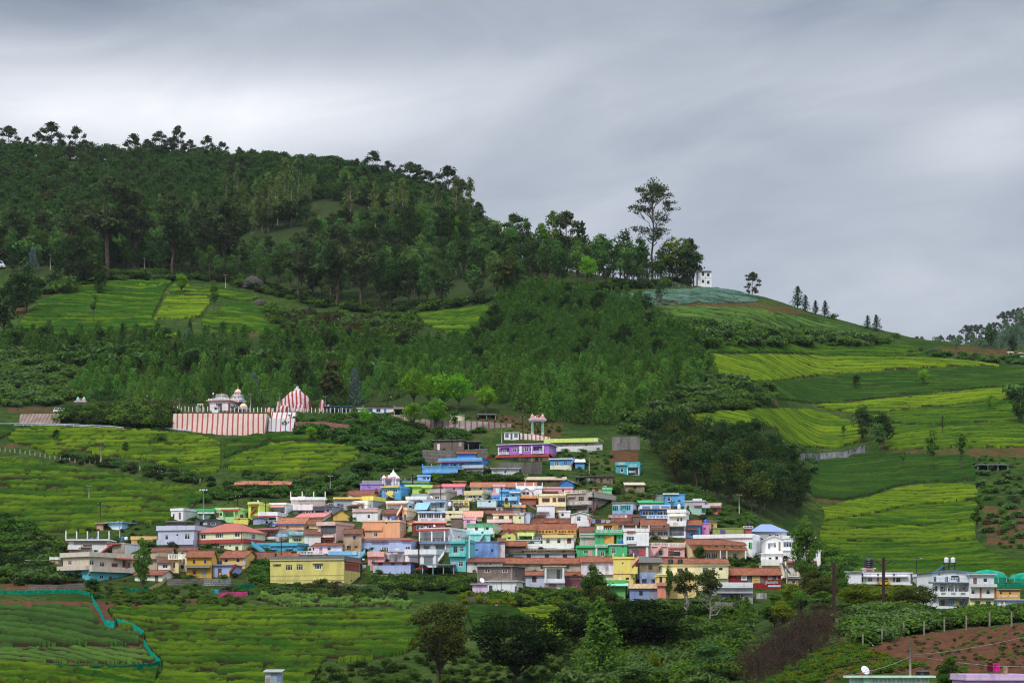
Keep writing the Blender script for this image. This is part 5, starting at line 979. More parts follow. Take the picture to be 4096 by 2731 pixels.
house('brown tiled roof house below the teal blue house',1238,1472,930,1052,0,'#c8b7a0','tile',[],ey=1035,rc=TILEB,d=8,by=1060)
house('long red tiled roof strip under the teal blue house',1540,1780,925,990,0,'#c8b7a0','tile',[],ey=975,rc=TILER,by=1010,d=7)
house('old yellow two storey house with tiled roof and grey door',440,742,915,1242,0,'#d4a645','tile',[('w',516,548,1018,1068,'#8a7a4a'),('w',650,680,1016,1066,'#7fb3d6'),('w',514,554,1140,1198,'#8a5a3a'),('d',630,674,1142,1232,'#7a99a8'),('b',420,732,1084,1114,'#8f7d62',.9),('p',420,732,1108,1116,'#5b8cb8',.93,'edge_strip')],ey=985,rc=TILER,d=8,wm=stain('#d3a544','#9c7f3e',.5,.5,'old_yellow_wall'))
house('yellow gable ended house with lavender trim and tiled roof',838,1142,912,1080,105,'#dcae42','tile',[('w',890,930,1004,1048,'#a9b7d6'),('w',1038,1080,1004,1048,'#a9b7d6'),('P',1142,1150,990,1080,'#b3bfe0',.06,'corner_strip'),('P',1240,1247,990,1080,'#b3bfe0',.06,'corner_strip'),('p',1120,1140,990,1080,'#b3bfe0',.05,'corner_strip')],ey=990,rc=TILER,d=9,by=1130)
house('lavender annex with red outdoor staircase',752,992,1075,1240,68,'#93a5d9','slab',[('d',816,860,1122,1238,'#5d3122'),('s',915,1048,1075,1240,'#8a2420'),('t',818,1018,1072,54),('p',848,866,1176,1240,'#d4a645',.9,'gate_post'),('p',950,975,1160,1240,'#d4a645',1.2,'newel_post')],d=7)
house('small cream house with white balcony behind the yellow house',340,540,870,1110,0,'#e6dfc6','tile',[('r',228,370,955,1008,'#e8e4d6',1.2),('d',395,425,1010,1080,'#7a5a4a'),('w',440,470,905,945),('w',375,405,930,950)],ey=908,rc=TILEB,d=8,by=1160)
house('cream ground floor shop below the white balcony',245,345,1010,1130,0,'#e0cf96','slab',[('d',278,304,1048,1116,'#6b2f2a'),('t',380,1076,1120,44)],by=1180)
house('white lean to with brown tile roof beside the cream shop',100,246,1020,1125,0,'#dad8d4','shed',[('w',150,215,1075,1120)],ey=1055,rc=TILEB,by=1190)
house('pale yellow long house with dark stained parapet in front row',1425,2340,970,1345,145,'#d8ca76','flat',[('w',1612,1705,1070,1140,'#c9bd8a'),('w',1748,1835,1068,1138,'#c9bd8a'),('w',1974,2064,1062,1130),('a',1465,1555,1055,1066,'#9d9360',.4),('a',1960,2075,1052,1062,'#9d9360',.4),('w',1498,1530,1068,1086,'#8a8050'),('b',1425,2340,1008,1022,'#b5aa6a',.2),('p',1425,2340,1200,1206,'#a39a58',.05,'plinth_line'),('p',1425,2340,1258,1264,'#a39a58',.05,'plinth_line'),('P',2350,2480,1060,1140,'#9a2f26',.05),('A',2345,2485,1010,1040,REDT,.5)],pc='#6a675c',ph=1.0,d=12,wm=stain('#d9cb78','#98905a',.45,.35,'stained_yellow_wall'))
house('beige house with white parapet and black roof tank at the upper left',1700,2112,262,360,0,'#b49c88','flat',[('w',1800,1850,340,358),('w',2150,2210,335,358),('t',1890,210,262,50),('p',1785,1875,255,300,'#e8e6e8',.3,'stair_block')],pc='#e6e4e4',ph=.8,by=375,posts=('#e2d6b4',3,1.4))
house('white low parapet house over grey stone wall',1730,1955,350,455,0,'#5c5e60','flat',[('o',1790,1835,435,455,.7),('w',1875,1945,432,455)],pc='#dfdfe6',ph=1.5,wm=brickmat('#5d6065','#494c50','#7d8085',.5,.25,.03,'dark_cladding'),by=470)
house('pink roofed white gable house',1745,2100,455,530,120,'#e6e4e6','tile',[('W',2158,2172,475,505),('W',2200,2215,488,515)],ey=500,rc=tile('#cf7f78','#b86a62','#d89088','pink_roof_tiles'),by=550)
house('cream house with tile roof behind the brown tile house',1915,2060,535,660,0,'#dcd68e','tile',[],ey=590,rc=TILE,by=690)
house('white cream wall house with old brown tile roof right of turquoise parapets',1862,2060,655,830,0,'#ddd4c8','tile',[],ey=710,rc=TILEB,by=850)
house('roofless old stone row hut with rusty tiles on the tea slope',1025,1690,75,188,0,'#6f5a48','tile',[('w',1068,1092,118,150,'#4a3b30'),('d',1150,1182,118,180,'#2a2320'),('d',1250,1282,120,178,'#6b5f54'),('w',1305,1330,118,146,'#4a3b30'),('w',1530,1560,120,150,'#4a3b30'),('p',1436,1470,118,178,'#857b70',.05)],ey=112,rc=TILEO,wm=stain('#7a6552','#4b3d33',.7,.7,'mud_stone_wall'),d=6)
frame(1250,1900,.3316)
house('purple house with grey brick top wall',575,850,98,185,0,'#a07acb','flat',[('p',595,838,62,98,'#8b8f8d',.02,'top_wall'),('t',678,102,140,40),('o',760,780,160,180,.4)],ph=.3)
house('vivid blue house with yellow stair rail below the shrine',828,1064,128,262,130,'#2f97d2','flat',[('w',852,928,158,205),('w',952,1028,152,202),('b',824,1050,128,146,'#c7c42e',.6),('b',912,985,190,240,'#d9c93c',.9),('s',985,905,215,262,'#d9c93c'),('p',890,980,260,285,'#7a2424',.3)],d=8,by=300)
house('lime green flat house beside the vivid blue house',1205,1445,115,215,0,'#a9d321','flat',[('o',1320,1360,165,210,.8),('b',1115,1320,118,140,'#b4dc2c',.5),('b',1318,1446,125,150,'#b4dc2c',.5)],by=240)
house('maroon roofed lean to above the taupe house',1436,1562,120,180,0,'#b79a90','shed',[],ey=142,rc=REDT,by=230)
house('pink tin roofed house with pink gable wall',1570,1830,110,215,0,'#d9b5c8','tile',[('w',1690,1720,150,180),('d',1800,1830,165,215,'#3f86c4')],ey=138,rc=tin('#c8636c','#b0545c'),by=245)
house('taupe flat house with square vent block and long side wall',1415,1612,165,290,190,'#a99d92','flat',[('l',1515,1552,176,200,WHT,.2),('w',1470,1530,250,282),('b',1412,1612,165,212,'#a99c91',.5)],d=11,by=320)
house('tiled house with twin small gables behind yellow parapet',385,762,185,268,90,'#e4c9cd','tile',[('t',752,178,235,44)],ey=245,rc=TILE,by=285)
house('small twin gable dormer house of cream boards',360,500,220,268,0,'#ddd5c2','gable',[],ey=255,rc=TILE,d=4,by=290)
house('grey house with bright yellow parapet and red tile band, left half',255,580,265,390,0,'#9aa0a6','flat',[('a',255,570,278,298,REDT,.4),('w',330,380,345,385),('o',300,330,340,385,.6)],pc='#e3cf2c',ph=.5,by=420)
house('grey house with bright yellow parapet, right corner',596,730,250,385,128,'#8f959b','flat',[],pc='#e3cf2c',ph=1.1,by=425)
house('cream white house with lattice parapet and red awning',378,662,305,410,185,'#e6dfcd','flat',[('l',470,580,312,338,WHT,.2),('a',415,622,344,370,REDT,.7),('o',430,620,372,405,1.2),('w',425,470,385,410)],by=440,ph=1.0,d=10)
house('white house with orange tiled awning in the upper middle',888,1152,305,415,120,'#e4e0da','flat',[('a',896,1145,326,350,'#bf6a35',.8),('w',925,985,392,415),('t',1160,362,385,44)],by=450,ph=.6,d=9)
house('slate grey house with pipe railing and long side wall',0,236,365,475,200,'#8d97a6','flat',[('r',-20,236,368,398,'#4f5d78',.3),('o',20,140,420,470,1.6),('w',160,200,410,440)],d=10,by=495,ph=.2)
house('mustard gable house with tiled roof and small attic window',247,450,415,525,0,'#d0a81e','gable',[('w',330,352,450,476,'#8a6a1a')],ey=482,rc=TILEB,d=10,by=548)
house('white house with pink balustrade terrace',477,785,395,552,92,'#eae7e8','flat',[('r',510,640,398,425,'#d7a8a0',.2),('r',650,785,392,422,'#d7a8a0',.2),('w',660,694,472,518),('b',474,790,425,440,'#dba9a4',.35),('w',708,722,450,464)],by=575,ph=.2,d=8)
house('small grey white house with dark tiled roof beside the stairs',843,1042,415,530,0,'#cfccc8','tile',[('w',928,948,500,530)],ey=465,rc=TILEB,by=560)
house('cream stair house with red flight of steps and orange base',1078,1140,390,545,95,'#e2c79c','flat',[('s',1030,1095,390,500,'#a23a2a','#e8dcb8'),('d',1105,1130,470,540,'#6b3a22'),('t',1050,488,540,46)],by=590,d=8)
house('orange house front below the cream stair house',1062,1210,540,670,0,'#e59452','flat',[('r',1080,1205,505,538,'#43506e',.4),('o',1120,1160,585,665,.9),('t',975,490,545,56,SL)],by=700,ph=.2)
house('white porch house with blue tin roof and glazed front',1272,1606,438,556,0,'#e4e7f0','shed',[('w',1285,1370,455,520,'#cfd6e2'),('w',1375,1460,455,520,'#cfd6e2'),('w',1465,1545,455,520,'#cfd6e2'),('w',1560,1604,455,520),('l',1310,1390,528,552,'#a9b2c4',.05),('l',1435,1515,528,552,'#a9b2c4',.05)],ey=448,rc=tin('#a9c9e6','#8fb3d4','pale_blue_tin'),d=6,by=590)
house('pale grey house with steep pale blue tin roof and long side wall',1330,1602,285,400,275,'#b9c4c9','flat',[('o',1415,1590,322,392,1.4),('b',1500,1600,318,330,'#2f7fc0',.4),('a',1258,1420,320,418,tin('#8fc0e8','#7aaad4','sky_blue_tin'),2.2),('t',1720,390,436,46),('h',1428,250,275)],d=14,by=440,ph=.2)
house('white water tank house with pale yellow wall behind',1612,1806,430,556,0,'#dcd8a4','flat',[('w',1648,1676,462,486,'#7a7040'),('b',1595,1700,525,550,'#c9c690',.5),('t',1655,318,370,40,'#e6e6e8')],by=600)
house('peach gable house with pale wall over pink house',1805,2045,438,530,0,'#e6dcb0','tile',[('t',1748,470,512,44)],ey=500,rc=tile('#dd9a82','#c9866e','#e6aa92','peach_roof_tiles'),by=545)
house('dark brick block beside pink terrace wall',1672,1822,515,610,0,'#55443c','flat',[],wm=BRICK,ph=.15,by=640)
house('pink terrace house with pillared parapet',1822,1968,515,612,0,'#dba0bb','flat',[('o',1860,1900,550,575,.6)],by=640,posts=('#dba3bd',3,1.0),ph=.4)
house('orange three storey house with rooftop tank and pale door',600,1052,540,752,72,'#e89a5e','flat',[('p',602,835,572,578,'#f0b078',.03),('w',735,783,684,738),('d',672,710,682,750,'#a8b49c'),('w',875,902,566,588),('W',1056,1090,600,652),('l',698,735,618,648,'#f0c8a0',.3),('b',596,840,612,662,'#e89a5e',.4),('t',778,563,605,52,BK,'upper'),('t',880,706,768,62,BK,'lower')],pc='#eeb78a',ph=.4,d=9,by=790)
house('maroon house with pink tin porch roof and white doors',1206,1600,555,692,0,'#7a2722','shed',[('w',1252,1290,600,660),('w',1300,1340,600,660),('d',1350,1380,610,690,'#e2e0dc'),('w',1400,1440,600,640)],ey=575,rc=tin('#d9806c','#c46e5c','salmon_tin'),by=720)
house('white columned house with red tiled sunshade and black railing',1282,1652,628,800,232,'#e6e6ea','flat',[('a',1280,1650,634,668,REDT,1.0),('o',1310,1640,676,788,2.0),('c',1448,1462,672,795,'#e8e8ec'),('c',1604,1618,672,795,'#e8e8ec'),('c',1296,1310,672,795,'#e8e8ec'),('r',1282,1650,752,795,'#3c3f46',.9),('s',1730,1690,650,760,'#c9c9cd'),('W',1750,1770,720,745),('h',1452,588,622)],d=11,by=900,ph=.5)
house('lower floor of grey shops with blue awning under the columned house',1300,1660,800,895,0,'#a7a9ae','slab',[('o',1340,1410,845,890,1.2),('o',1490,1590,840,892,1.2),('p',1425,1475,848,880,'#d6dadc',.05,'notice_board'),('a',1290,1655,808,824,'#2f8ad0',.7),('c',1600,1612,830,895,'#e6e6ea',.1)],by=930)
house('long pale blue house with railed terrace and tan roof band',585,1190,760,925,80,'#a3b2db','flat',[('r',590,1180,752,790,'#a9695a',.2),('a',705,910,780,798,REDT,.5),('a',1080,1270,776,794,REDT,.5),('w',690,732,862,905),('w',825,915,866,920),('d',988,1048,864,905,'#d4d4d8'),('w',1115,1180,862,892)],by=945,ph=.3,d=9,pc='#8f867c')
house('old ochre stained house with blue shuttered window',375,590,650,908,0,'#b99a78','tile',[('w',490,522,724,775,'#3f8fc4'),('o',412,462,850,905,.8),('o',508,545,850,878,.6)],ey=705,rc=TILEB,wm=stain('#c0a486','#8a6a4a',.7,.45,'ochre_wall'),by=930)
house('pink beige tall house with grey tiled front and balconies',52,285,558,828,178,'#d0a695','flat',[('b',48,285,558,605,'#d6ab9a',.5),('p',92,283,608,700,brickmat('#5d6065','#494c50','#7d8085',.5,.25,.03,'dark_cladding'),.04,'cladding'),('w',118,160,640,686),('r',20,270,698,716,'#50403a',.9),('b',18,272,718,748,'#e2c9c0',.9),('a',12,245,750,768,REDT,1.0),('w',85,120,790,825),('o',145,250,775,822,1.2),('W',348,366,652,708),('l',155,190,570,598,WHT,.53)],d=9,by=850)
house('pale pink house with arched windows and brown eave',0,350,822,940,40,'#e3cdd2','tile',[('w',-60,-15,862,912),('w',175,222,860,906),('d',80,118,866,940,'#9a7a8c'),('w',0,20,866,910)],ey=845,rc=TILE,by=965,d=8)
house('pink house wall with white railing below the pale pink house',-190,152,940,968,48,'#e0a8b4','flat',[('r',-185,140,914,952,'#cfd4dc',.3)],by=990,ph=.1)
house('white shop house with two grey shutters and red stairs',1115,1490,892,1092,70,'#e6e6ec','flat',[('p',1150,1310,950,974,'#6f7680',.25,'sunshade'),('p',1322,1462,950,974,'#6f7680',.25,'sunshade'),('p',1168,1290,978,1080,tin('#8b929b','#777e87','shutter_steel',2,12),.06,'roller_shutter'),('p',1342,1450,978,1080,tin('#8b929b','#777e87','shutter_steel',2,12),.06,'roller_shutter'),('s',1525,1600,955,1050,'#8a2f22','#e6e6ea')],by=1115,ph=1.2,d=8)
house('turquoise narrow three storey house with white windows',1662,1852,768,1165,95,'#36bcb8','flat',[('b',1655,1848,768,822,'#35b9b8',.6),('l',1690,1798,772,796,WHT,.63),('w',1698,1746,855,930,'#7a5a4a'),('w',1776,1826,855,922),('b',1652,1850,936,980,'#3fc4c2',.7),('l',1688,1790,942,966,'#e6d3a8',.73),('d',1680,1732,1032,1160,'#b9a3c8'),('w',1758,1818,1034,1102),('p',1884,1896,725,1000,'#cfe4e6',.05,'drain_pipe')],d=8)
house('sky blue house with outside stairs and lattice parapet',200,530,915,1045,0,'#67b3dd','flat',[('l',485,526,918,955,WHT,.2),('l',548,604,922,955,WHT,.2),('t',428,968,1040,54),('w',470,500,1010,1045),('s',515,640,930,1045,'#4f9dd0','#67b3dd')],by=1075,ph=.9)
house('salmon pink house with lattice panel parapet',668,862,922,1140,0,'#e0998f','flat',[('b',664,866,920,985,'#e3a298',.5),('l',728,800,936,970,WHT,.53),('w',712,756,1020,1080),('p',600,628,1004,1022,'#d8d8da',.1,'meter_box')],by=1150)
house('grey mould stained wall house with three white panels',865,1118,915,1040,0,'#9c9c9e','flat',[('p',875,950,925,955,'#d3cfd0',.04),('p',965,1025,920,950,'#d3cfd0',.04)],wm=stain('#b4b4b6','#4c4c4e',.85,.4,'mouldy_wall'),by=1070,ph=.2)
house('long lavender blue house with three dark vents in the front row',725,1182,1042,1195,82,'#a3b1de','slab',[('w',788,842,1048,1082,'#7a6a66'),('w',940,992,1048,1082,'#7a6a66'),('w',1082,1136,1048,1082,'#7a6a66'),('p',748,778,1086,1118,'#d9c04a',.03,'yellow_mark'),('P',1184,1262,1050,1195,'#3a3f86',.04)],rc=paint('#7a2f35'),d=8)
house('small dark red house with pink double door',340,505,1050,1170,0,'#8e2b2c','flat',[('d',366,424,1098,1168,'#d9b4bc'),('a',340,500,1078,1096,REDT,.5)],pc='#cdb873',ph=.5,by=1180)
tank('large black ribbed tank standing on the ground by the red house',P(NX(550),NY(1150),hit(NX(550),NY(1170))),2.0,2.4)
house('white curved parapet house below the lime green house',1130,1370,255,308,0,'#e6e4e8','flat',[('w',1180,1225,285,303),('w',1260,1300,285,303),('h',1432,246,275)],by=335,ph=.8)
house('grey block wall terrace behind the white curved parapet house',1196,1420,224,262,0,'#a3a6a4','flat',[],by=300,ph=.1,d=5)
house('pale yellow terrace with black railings between yellow piers',1690,1890,300,400,0,'#dcd2a2','flat',[('r',1700,1885,330,372,'#2f3034',.25),('p',1762,1776,292,345,'#e3c62c',.3,'pier'),('p',1820,1834,300,360,'#e3c62c',.3,'pier'),('p',1872,1886,310,372,'#e3c62c',.3,'pier'),('o',1720,1800,375,398,.8)],by=425,ph=.1,d=6)
house('grey patched house between taupe house and vivid blue house',1195,1300,300,365,0,'#c9c9cc','slab',[('w',1215,1250,325,350)],by=385,rc=tin('#8d9094','#6a5f58'),d=5)
house('cream house slice between the two yellow parapet houses',560,640,330,400,0,'#e4dcc4','slab',[('d',590,612,355,398,'#7a4a2e')],by=432,d=5)
house('small white house with blue door behind the orange house',885,1000,470,540,0,'#e3e3e6','shed',[('d',905,930,495,540,'#3a7ab0'),('w',950,985,500,525)],ey=485,rc=TILEB,by=575,d=5)
house('pale green house slice beside the orange house front',1110,1200,590,660,0,'#b5d48a','flat',[('w',1130,1160,615,645)],by=705,d=5,ph=.2)
frame(1850,1900,.3316)
house('long grey row house under the long pale orange tile roof',100,890,90,205,0,'#a59a92','tile',[('w',200,240,150,175),('p',308,378,140,185,'#3f8fc8',.04),('d',410,440,150,200,'#e0dcd8'),('w',560,600,150,180)],ey=140,rc=TILEO,by=240,d=8)
house('mustard hut with blue door above the long tile roof',-110,55,70,125,0,'#cf9a2c','slab',[('d',-88,-60,85,120,'#3f86c4')],by=110)
house('pink narrow house with white door in the upper rows',372,512,110,220,0,'#e08a80','flat',[('d',398,440,146,215,'#e6dfe2'),('w',455,490,150,180),('b',352,460,215,245,'#dfa3b4',.5),('l',360,455,218,240,WHT,.53)],by=250,pc='#e8a49a')
house('coral red roof block beside the pink narrow house',528,650,122,180,0,'#dd6f5c','flat',[],by=215)
house('white stepped parapet house in the upper rows',650,960,130,250,0,'#e4e2e4','flat',[('b',690,870,140,175,'#e6e4e6',.4),('w',760,800,195,235)],by=265,posts=('#e6e4e6',3,.9))
house('deep blue gable hut with rust streaks above the village',1180,1332,50,152,90,'#2a7fc4','gable',[],ey=88,rc=tin('#7d7468','#5a4f45'),wm=stain('#2a80c6','#5e625c',.4,.6,'streaked_blue_wall'),d=7,by=165)
house('pink low parapet row under the blue gable hut',965,1330,140,200,0,'#dd9aa0','flat',[('w',1200,1228,170,200),('t',1092,118,172,44,BK,'left hand'),('t',1126,118,172,40,BK,'right hand')],by=230,ph=.4)
house('royal blue house with white and pink upper door',352,460,240,330,0,'#2d86c8','flat',[('w',380,410,262,290)],by=345)
house('sky blue stacked house with pale balcony',455,690,172,345,0,'#3f9fd6','flat',[('b',450,560,172,200,'#58b4e4',.4),('b',565,700,198,214,'#d4dde4',.5),('w',590,632,228,258),('b',448,660,262,304,'#8cc9e6',.6),('d',525,560,238,262,'#5c3a30'),('w',610,650,320,345)],by=365)
house('white gable house with dark veranda',700,842,150,300,0,'#e6e4e8','gable',[('o',718,806,200,238,1.2),('w',722,760,202,236),('w',770,804,202,236)],ey=196,rc=paint('#dcdce0'),by=320,d=6)
house('house with orange parapet band and square vents',660,890,240,335,0,'#a5523c','flat',[('b',655,892,242,280,'#dd8f4a',.5),('l',722,742,250,266,'#e6d0a0',.53),('l',812,832,250,266,'#e6d0a0',.53),('t',810,265,315,42)],by=355,ph=.2)
house('tan flat house with pierced block and long side',25,242,185,310,78,'#b3a68f','flat',[('w',75,120,240,272),('w',125,160,240,272),('w',192,232,240,275),('b',20,240,212,238,'#c4b574',.5),('b',60,190,275,318,'#b8ac96',.4),('l',82,115,285,305,WHT,.43)],by=345,pc='#c8bb7c',d=8)
house('pale blue flat box with side door',176,402,290,378,70,'#b9dcea','flat',[('w',312,340,304,328,'#5a6a70'),('t',196,330,376,44)],by=400,ph=.2,pc='#c9d3d4')
house('brown patched lean to roofs below the pale blue box',190,400,375,432,0,'#7a6a5c','shed',[('t',530,265,310,38)],ey=398,rc=TILEB,by=445)
house('yellow and blue stair tower with tanks',500,572,310,385,0,'#d9c63a','flat',[('o',515,545,322,350,.7),('t',455,340,385,42,),('t',548,345,382,40,BK,'lower')],by=400,pc='#3f9fd0',ph=.2)
house('orange band house below the stacked blue house',600,760,358,432,0,'#b06a44','flat',[('b',596,762,358,390,'#e0a060',.4),('h',696,325,360)],by=450)
house('apricot house with brown windows and cream balcony',920,1248,226,425,0,'#e3bd7c','flat',[('o',960,1052,275,325,.7),('w',962,1050,276,324,'#5a4034'),('d',1086,1130,272,325,'#5d2c22'),('w',1150,1242,272,322,'#5a4034'),('b',1088,1246,328,378,'#e6cf94',.7),('p',922,1246,226,250,'#ecd4a0',.3,'fascia'),('t',1036,315,368,44)],by=445,ph=.2)
house('dark tile roof strip with yellow gable above the apricot house',895,1140,180,225,0,'#b89a7c','tile',[],ey=205,rc=TILEB,by=245)
house('large taupe two storey house with balustrade and cantilever side',1238,1512,180,425,330,'#a39488','flat',[('r',1235,1490,178,208,'#d8cdb4',.35),('w',1400,1466,254,304,'#8a6a3a'),('a',1280,1362,246,256,'#a89c90',.5),('b',1232,1570,310,358,'#a59a90',.8),('l',1270,1338,320,348,WHT,.83),('l',1380,1428,320,348,WHT,.83),('l',1466,1534,318,346,WHT,.83),('O',1525,1600,250,305,1.2),('W',1652,1690,262,300),('B',1512,1838,205,262,'#b0a498',1.2),('s',1590,1640,355,455,'#8a2f26'),('o',1250,1500,370,420,1.6),('t',1512,382,422,46)],d=15,by=450,ph=.25)
house('mint green cube house with tank under the round tree',1690,1800,148,215,0,'#6cc98c','flat',[('t',1724,122,148,44,'#8d979c')],by=235)
house('white laundry terrace house with stair wall',900,1112,355,530,0,'#d9dbe2','flat',[('b',898,1040,420,445,'#dcdce0',.8),('s',885,770,325,410,'#8a5a50'),('a',880,1000,478,495,REDT,.6),('o',900,980,498,520,.8),('s',1110,1160,455,530,'#8a2f26')],by=555,ph=.3)
house('cream flat house with pink balcony and brown windows',367,656,458,580,78,'#e8dda8','flat',[('w',436,498,484,528,'#6b3a22'),('d',562,606,482,545,'#6b3520'),('b',302,600,530,572,'#e6b8b0',.9),('b',365,660,458,472,'#dfa088',.3)],by=600,d=8,ph=.2)
house('weathered blue white house with side gable',690,815,445,575,55,'#a9b9d8','flat',[('w',745,768,462,484,'#5a6270')],wm=stain('#a9bbdc','#d2d4da',.6,.5,'weathered_blue_wall'),by=600,ph=.2,d=7)
house('grey stone house under a long brown tile roof',292,600,430,530,0,'#77777a','tile',[],ey=460,rc=TILEB,by=575,wm=STONE,d=6)
house('long brown tiled roof house behind the white curved roof house',842,1305,525,600,0,'#c9b9a4','tile',[],ey=585,rc=TILEB,by=625,d=8)
house('white house with curved roof edge and laundry line',1310,1528,445,618,55,'#e3e4ea','gable',[('w',1380,1426,496,552),('W',1500,1522,500,540)],ey=475,rc=paint('#e3e4ea'),by=640,d=8)
house('mint and white balcony house with green trim',52,382,578,700,110,'#ecdccf','flat',[('r',48,380,578,612,'#2fa05f',.25),('d',150,186,622,668,'#6b2a26'),('w',278,318,620,660),('r',75,365,664,706,'#9fdcd8',.8),('p',262,272,612,668,'#2fa05f',.3,'column'),('p',372,382,612,668,'#2fa05f',.3,'column')],by=760,d=9,ph=.2)
house('turquoise stair house with red steps',80,335,700,810,0,'#7fd8d4','flat',[('s',205,262,715,800,'#a5342a','#7fd8d4'),('t',240,672,712,30)],by=830,ph=.4)
house('long red tiled house with yellow green front and red edged gable',482,880,590,778,0,'#c6cf58','tile',[('c',664,676,725,770,'#e4e4dc',.9),('c',840,850,725,770,'#e4e4dc',.9),('b',664,866,692,732,'#d2dc5e',.9),('w',540,585,745,772),('w',735,765,672,690),('o',690,840,735,772,1.2)],ey=655,rc=TILER,by=800,d=9)
house('red edged porch gable with flower rosette',470,640,640,778,0,'#c9d356','gable',[('w',540,586,745,772),('p',545,590,672,705,'#a82a3a',.06,'rosette')],ey=700,rc=TILER,trim='#b82a32',Y=hit(NX(555),NY(800))-2.2,d=2.0)
house('mustard balcony house under the long red roof',882,1375,590,708,0,'#d9a028','tile',[('r',880,1110,660,700,'#c98f1e',.6),('r',1142,1372,658,698,'#c98f1e',.6),('o',900,1100,665,698,1.2),('o',1160,1360,665,698,1.2)],ey=652,rc=TILER,by=770,d=8)
house('dark grey storey with white window beneath the mustard balcony',872,970,706,785,0,'#55534f','flat',[('w',898,945,748,785)],by=810,ph=.1,wm=STONE)
house('cream white house with arched windows and long balcony',967,1342,715,885,45,'#dfdcc9','flat',[('b',965,1345,720,752,'#d8c66e',.5),('w',1008,1055,762,822),('w',1140,1186,762,822),('d',1262,1312,758,822,'#6b2a30'),('b',742,1345,824,880,'#e2e0da',.9),('r',745,930,824,848,'#e6e4de',.95),('r',1140,1310,828,880,'#e6e4de',.95),('a',738,1345,884,896,'#c9a86a',1.1)],by=905,d=9,ph=.2)
house('white terrace wall with pale blue planter beside yellow green house',498,945,778,812,0,'#c7d6da','flat',[],by=830,ph=.2)
house('tiled lean to below the yellow green house',472,765,800,905,0,'#5c4a40','tile',[('o',520,740,855,870,.8)],ey=850,rc=TILER,by=925,d=6)
house('stone walled storey with arched openings under the cream house',740,1352,895,940,0,'#9c8c74','slab',[('w',820,898,902,925),('w',990,1068,902,925),('d',1205,1240,905,930,'#4a3b30')],by=955,wm=stain('#a39276','#7a6a54',.6,.6))
house('long pale lavender row with four small windows',472,1352,932,1002,60,'#c6c9dc','slab',[('w',556,608,948,1000,'#4a4038'),('w',776,826,948,1000,'#4a4038'),('w',992,1044,948,1000,'#4a4038'),('w',1210,1262,952,1000,'#4a4038')],by=1030,wm=stain('#cbcde0','#a09c9c',.5,.5,'pale_lavender_wall'),rc=CONC)
house('long brown tiled row house with rounded windows',496,1425,1000,1170,0,'#b9ab9b','tile',[('w',620,664,1078,1130,'#6a6660'),('w',940,978,1078,1130,'#6a6660'),('w',1250,1290,1080,1130,'#6a6660')],ey=1062,rc=TILER,by=1190,d=9,wm=stain('#bcae9e','#6f655c',.7,.4,'grimy_wall'))
house('weathered bright blue wall house with two tiny vents',132,432,800,1002,0,'#7f9ed2','flat',[('w',160,188,890,908,'#3a4458'),('w',345,372,890,920,'#5a4a44')],wm=stain('#7fa3da','#5a6f9c',.8,.5,'patchy_blue_wall'),ph=.1,by=1025,d=6)
house('whitewashed narrow gable wall with scrap tile roof',430,512,760,992,0,'#dcd6d6','shed',[],ey=800,rc=TILEB,by=1012,wm=stain('#ded8d8','#8f8680',.5,.5))
house('white wall house with rusty roof beside the brick house',55,485,1002,1162,0,'#d5d1cc','tile',[('w',140,180,1052,1085,'#8aa3b8'),('w',320,350,1055,1080)],ey=1045,rc=tile('#7a4438','#5a342c','#8a5648','rusty_sheets'),by=1185,d=7,wm=stain('#dcd8d4','#a89c92',.6,.5,'peeling_white_wall'))
house('bare brick house with concrete frame in the front row',176,602,1090,1262,155,'#6b5a4f','slab',[('w',264,334,1132,1168),('w',476,544,1136,1170),('W',636,660,1150,1228,'#8a857c'),('W',724,750,1182,1262,'#8a857c'),('p',176,192,1095,1262,CONC,.06,'concrete_column'),('p',408,422,1095,1262,CONC,.06,'concrete_column'),('p',584,602,1095,1262,CONC,.06,'concrete_column'),('p',176,602,1250,1262,CONC,.08,'concrete_beam')],wm=BRICK,rc=CONC,by=1440,d=9)
house('white plastered house under the bare brick house',302,648,1268,1450,92,'#dedfe2','slab',[('d',318,360,1325,1440,'#4a3c3a'),('D',640,656,1335,1440,'#6a5a54'),('p',464,470,1270,1445,'#2f3134',.06,'drain_pipe')],by=1460,d=9)
house('lilac outhouse block with two cells and roof dish',120,300,1305,1450,0,'#d7b6d6','slab',[('p',206,216,1312,1440,'#b58fb4',.05,'pilaster'),('h',236,1240,1305)],by=1470,d=4)
house('white balcony tower house with open front and stone roof',992,1232,1092,1345,0,'#d8d9d6','slab',[('o',1012,1205,1122,1245,2.0),('d',1136,1180,1140,1250,'#35302c'),('c',996,1012,1122,1250,'#dfe0de',.4),('c',1206,1222,1122,1250,'#dfe0de',.4),('r',985,1235,1250,1298,'#e0dfe2',.7),('b',985,1235,1290,1302,'#cfc7d4',.7),('o',1045,1130,1305,1345,1.2),('a',972,1118,1345,1362,'#a82a5a',.9)],by=1420,rc=stain('#c9b78e','#8d8064',.6,.8),d=6)
house('small lavender house with maroon door behind the heap',762,990,1165,1325,0,'#b9bdd6','tile',[('d',838,892,1218,1290,'#5c2a2a'),('w',880,905,1225,1250)],ey=1205,rc=TILER,by=1345,d=6)
house('maroon walled house with tin roof and blue window',1235,1442,1215,1352,0,'#6d1638','flat',[('w',1322,1345,1318,1352),('w',1345,1372,1318,1350),('p',1236,1440,1222,1258,'#5d4a3c',.05)],by=1385,ph=.2)
house('grey stone roofed hut with terracotta tiles behind the balcony tower',1235,1440,1170,1225,0,'#8a7a6c','tile',[],ey=1205,rc=TILER,by=1240,d=5)
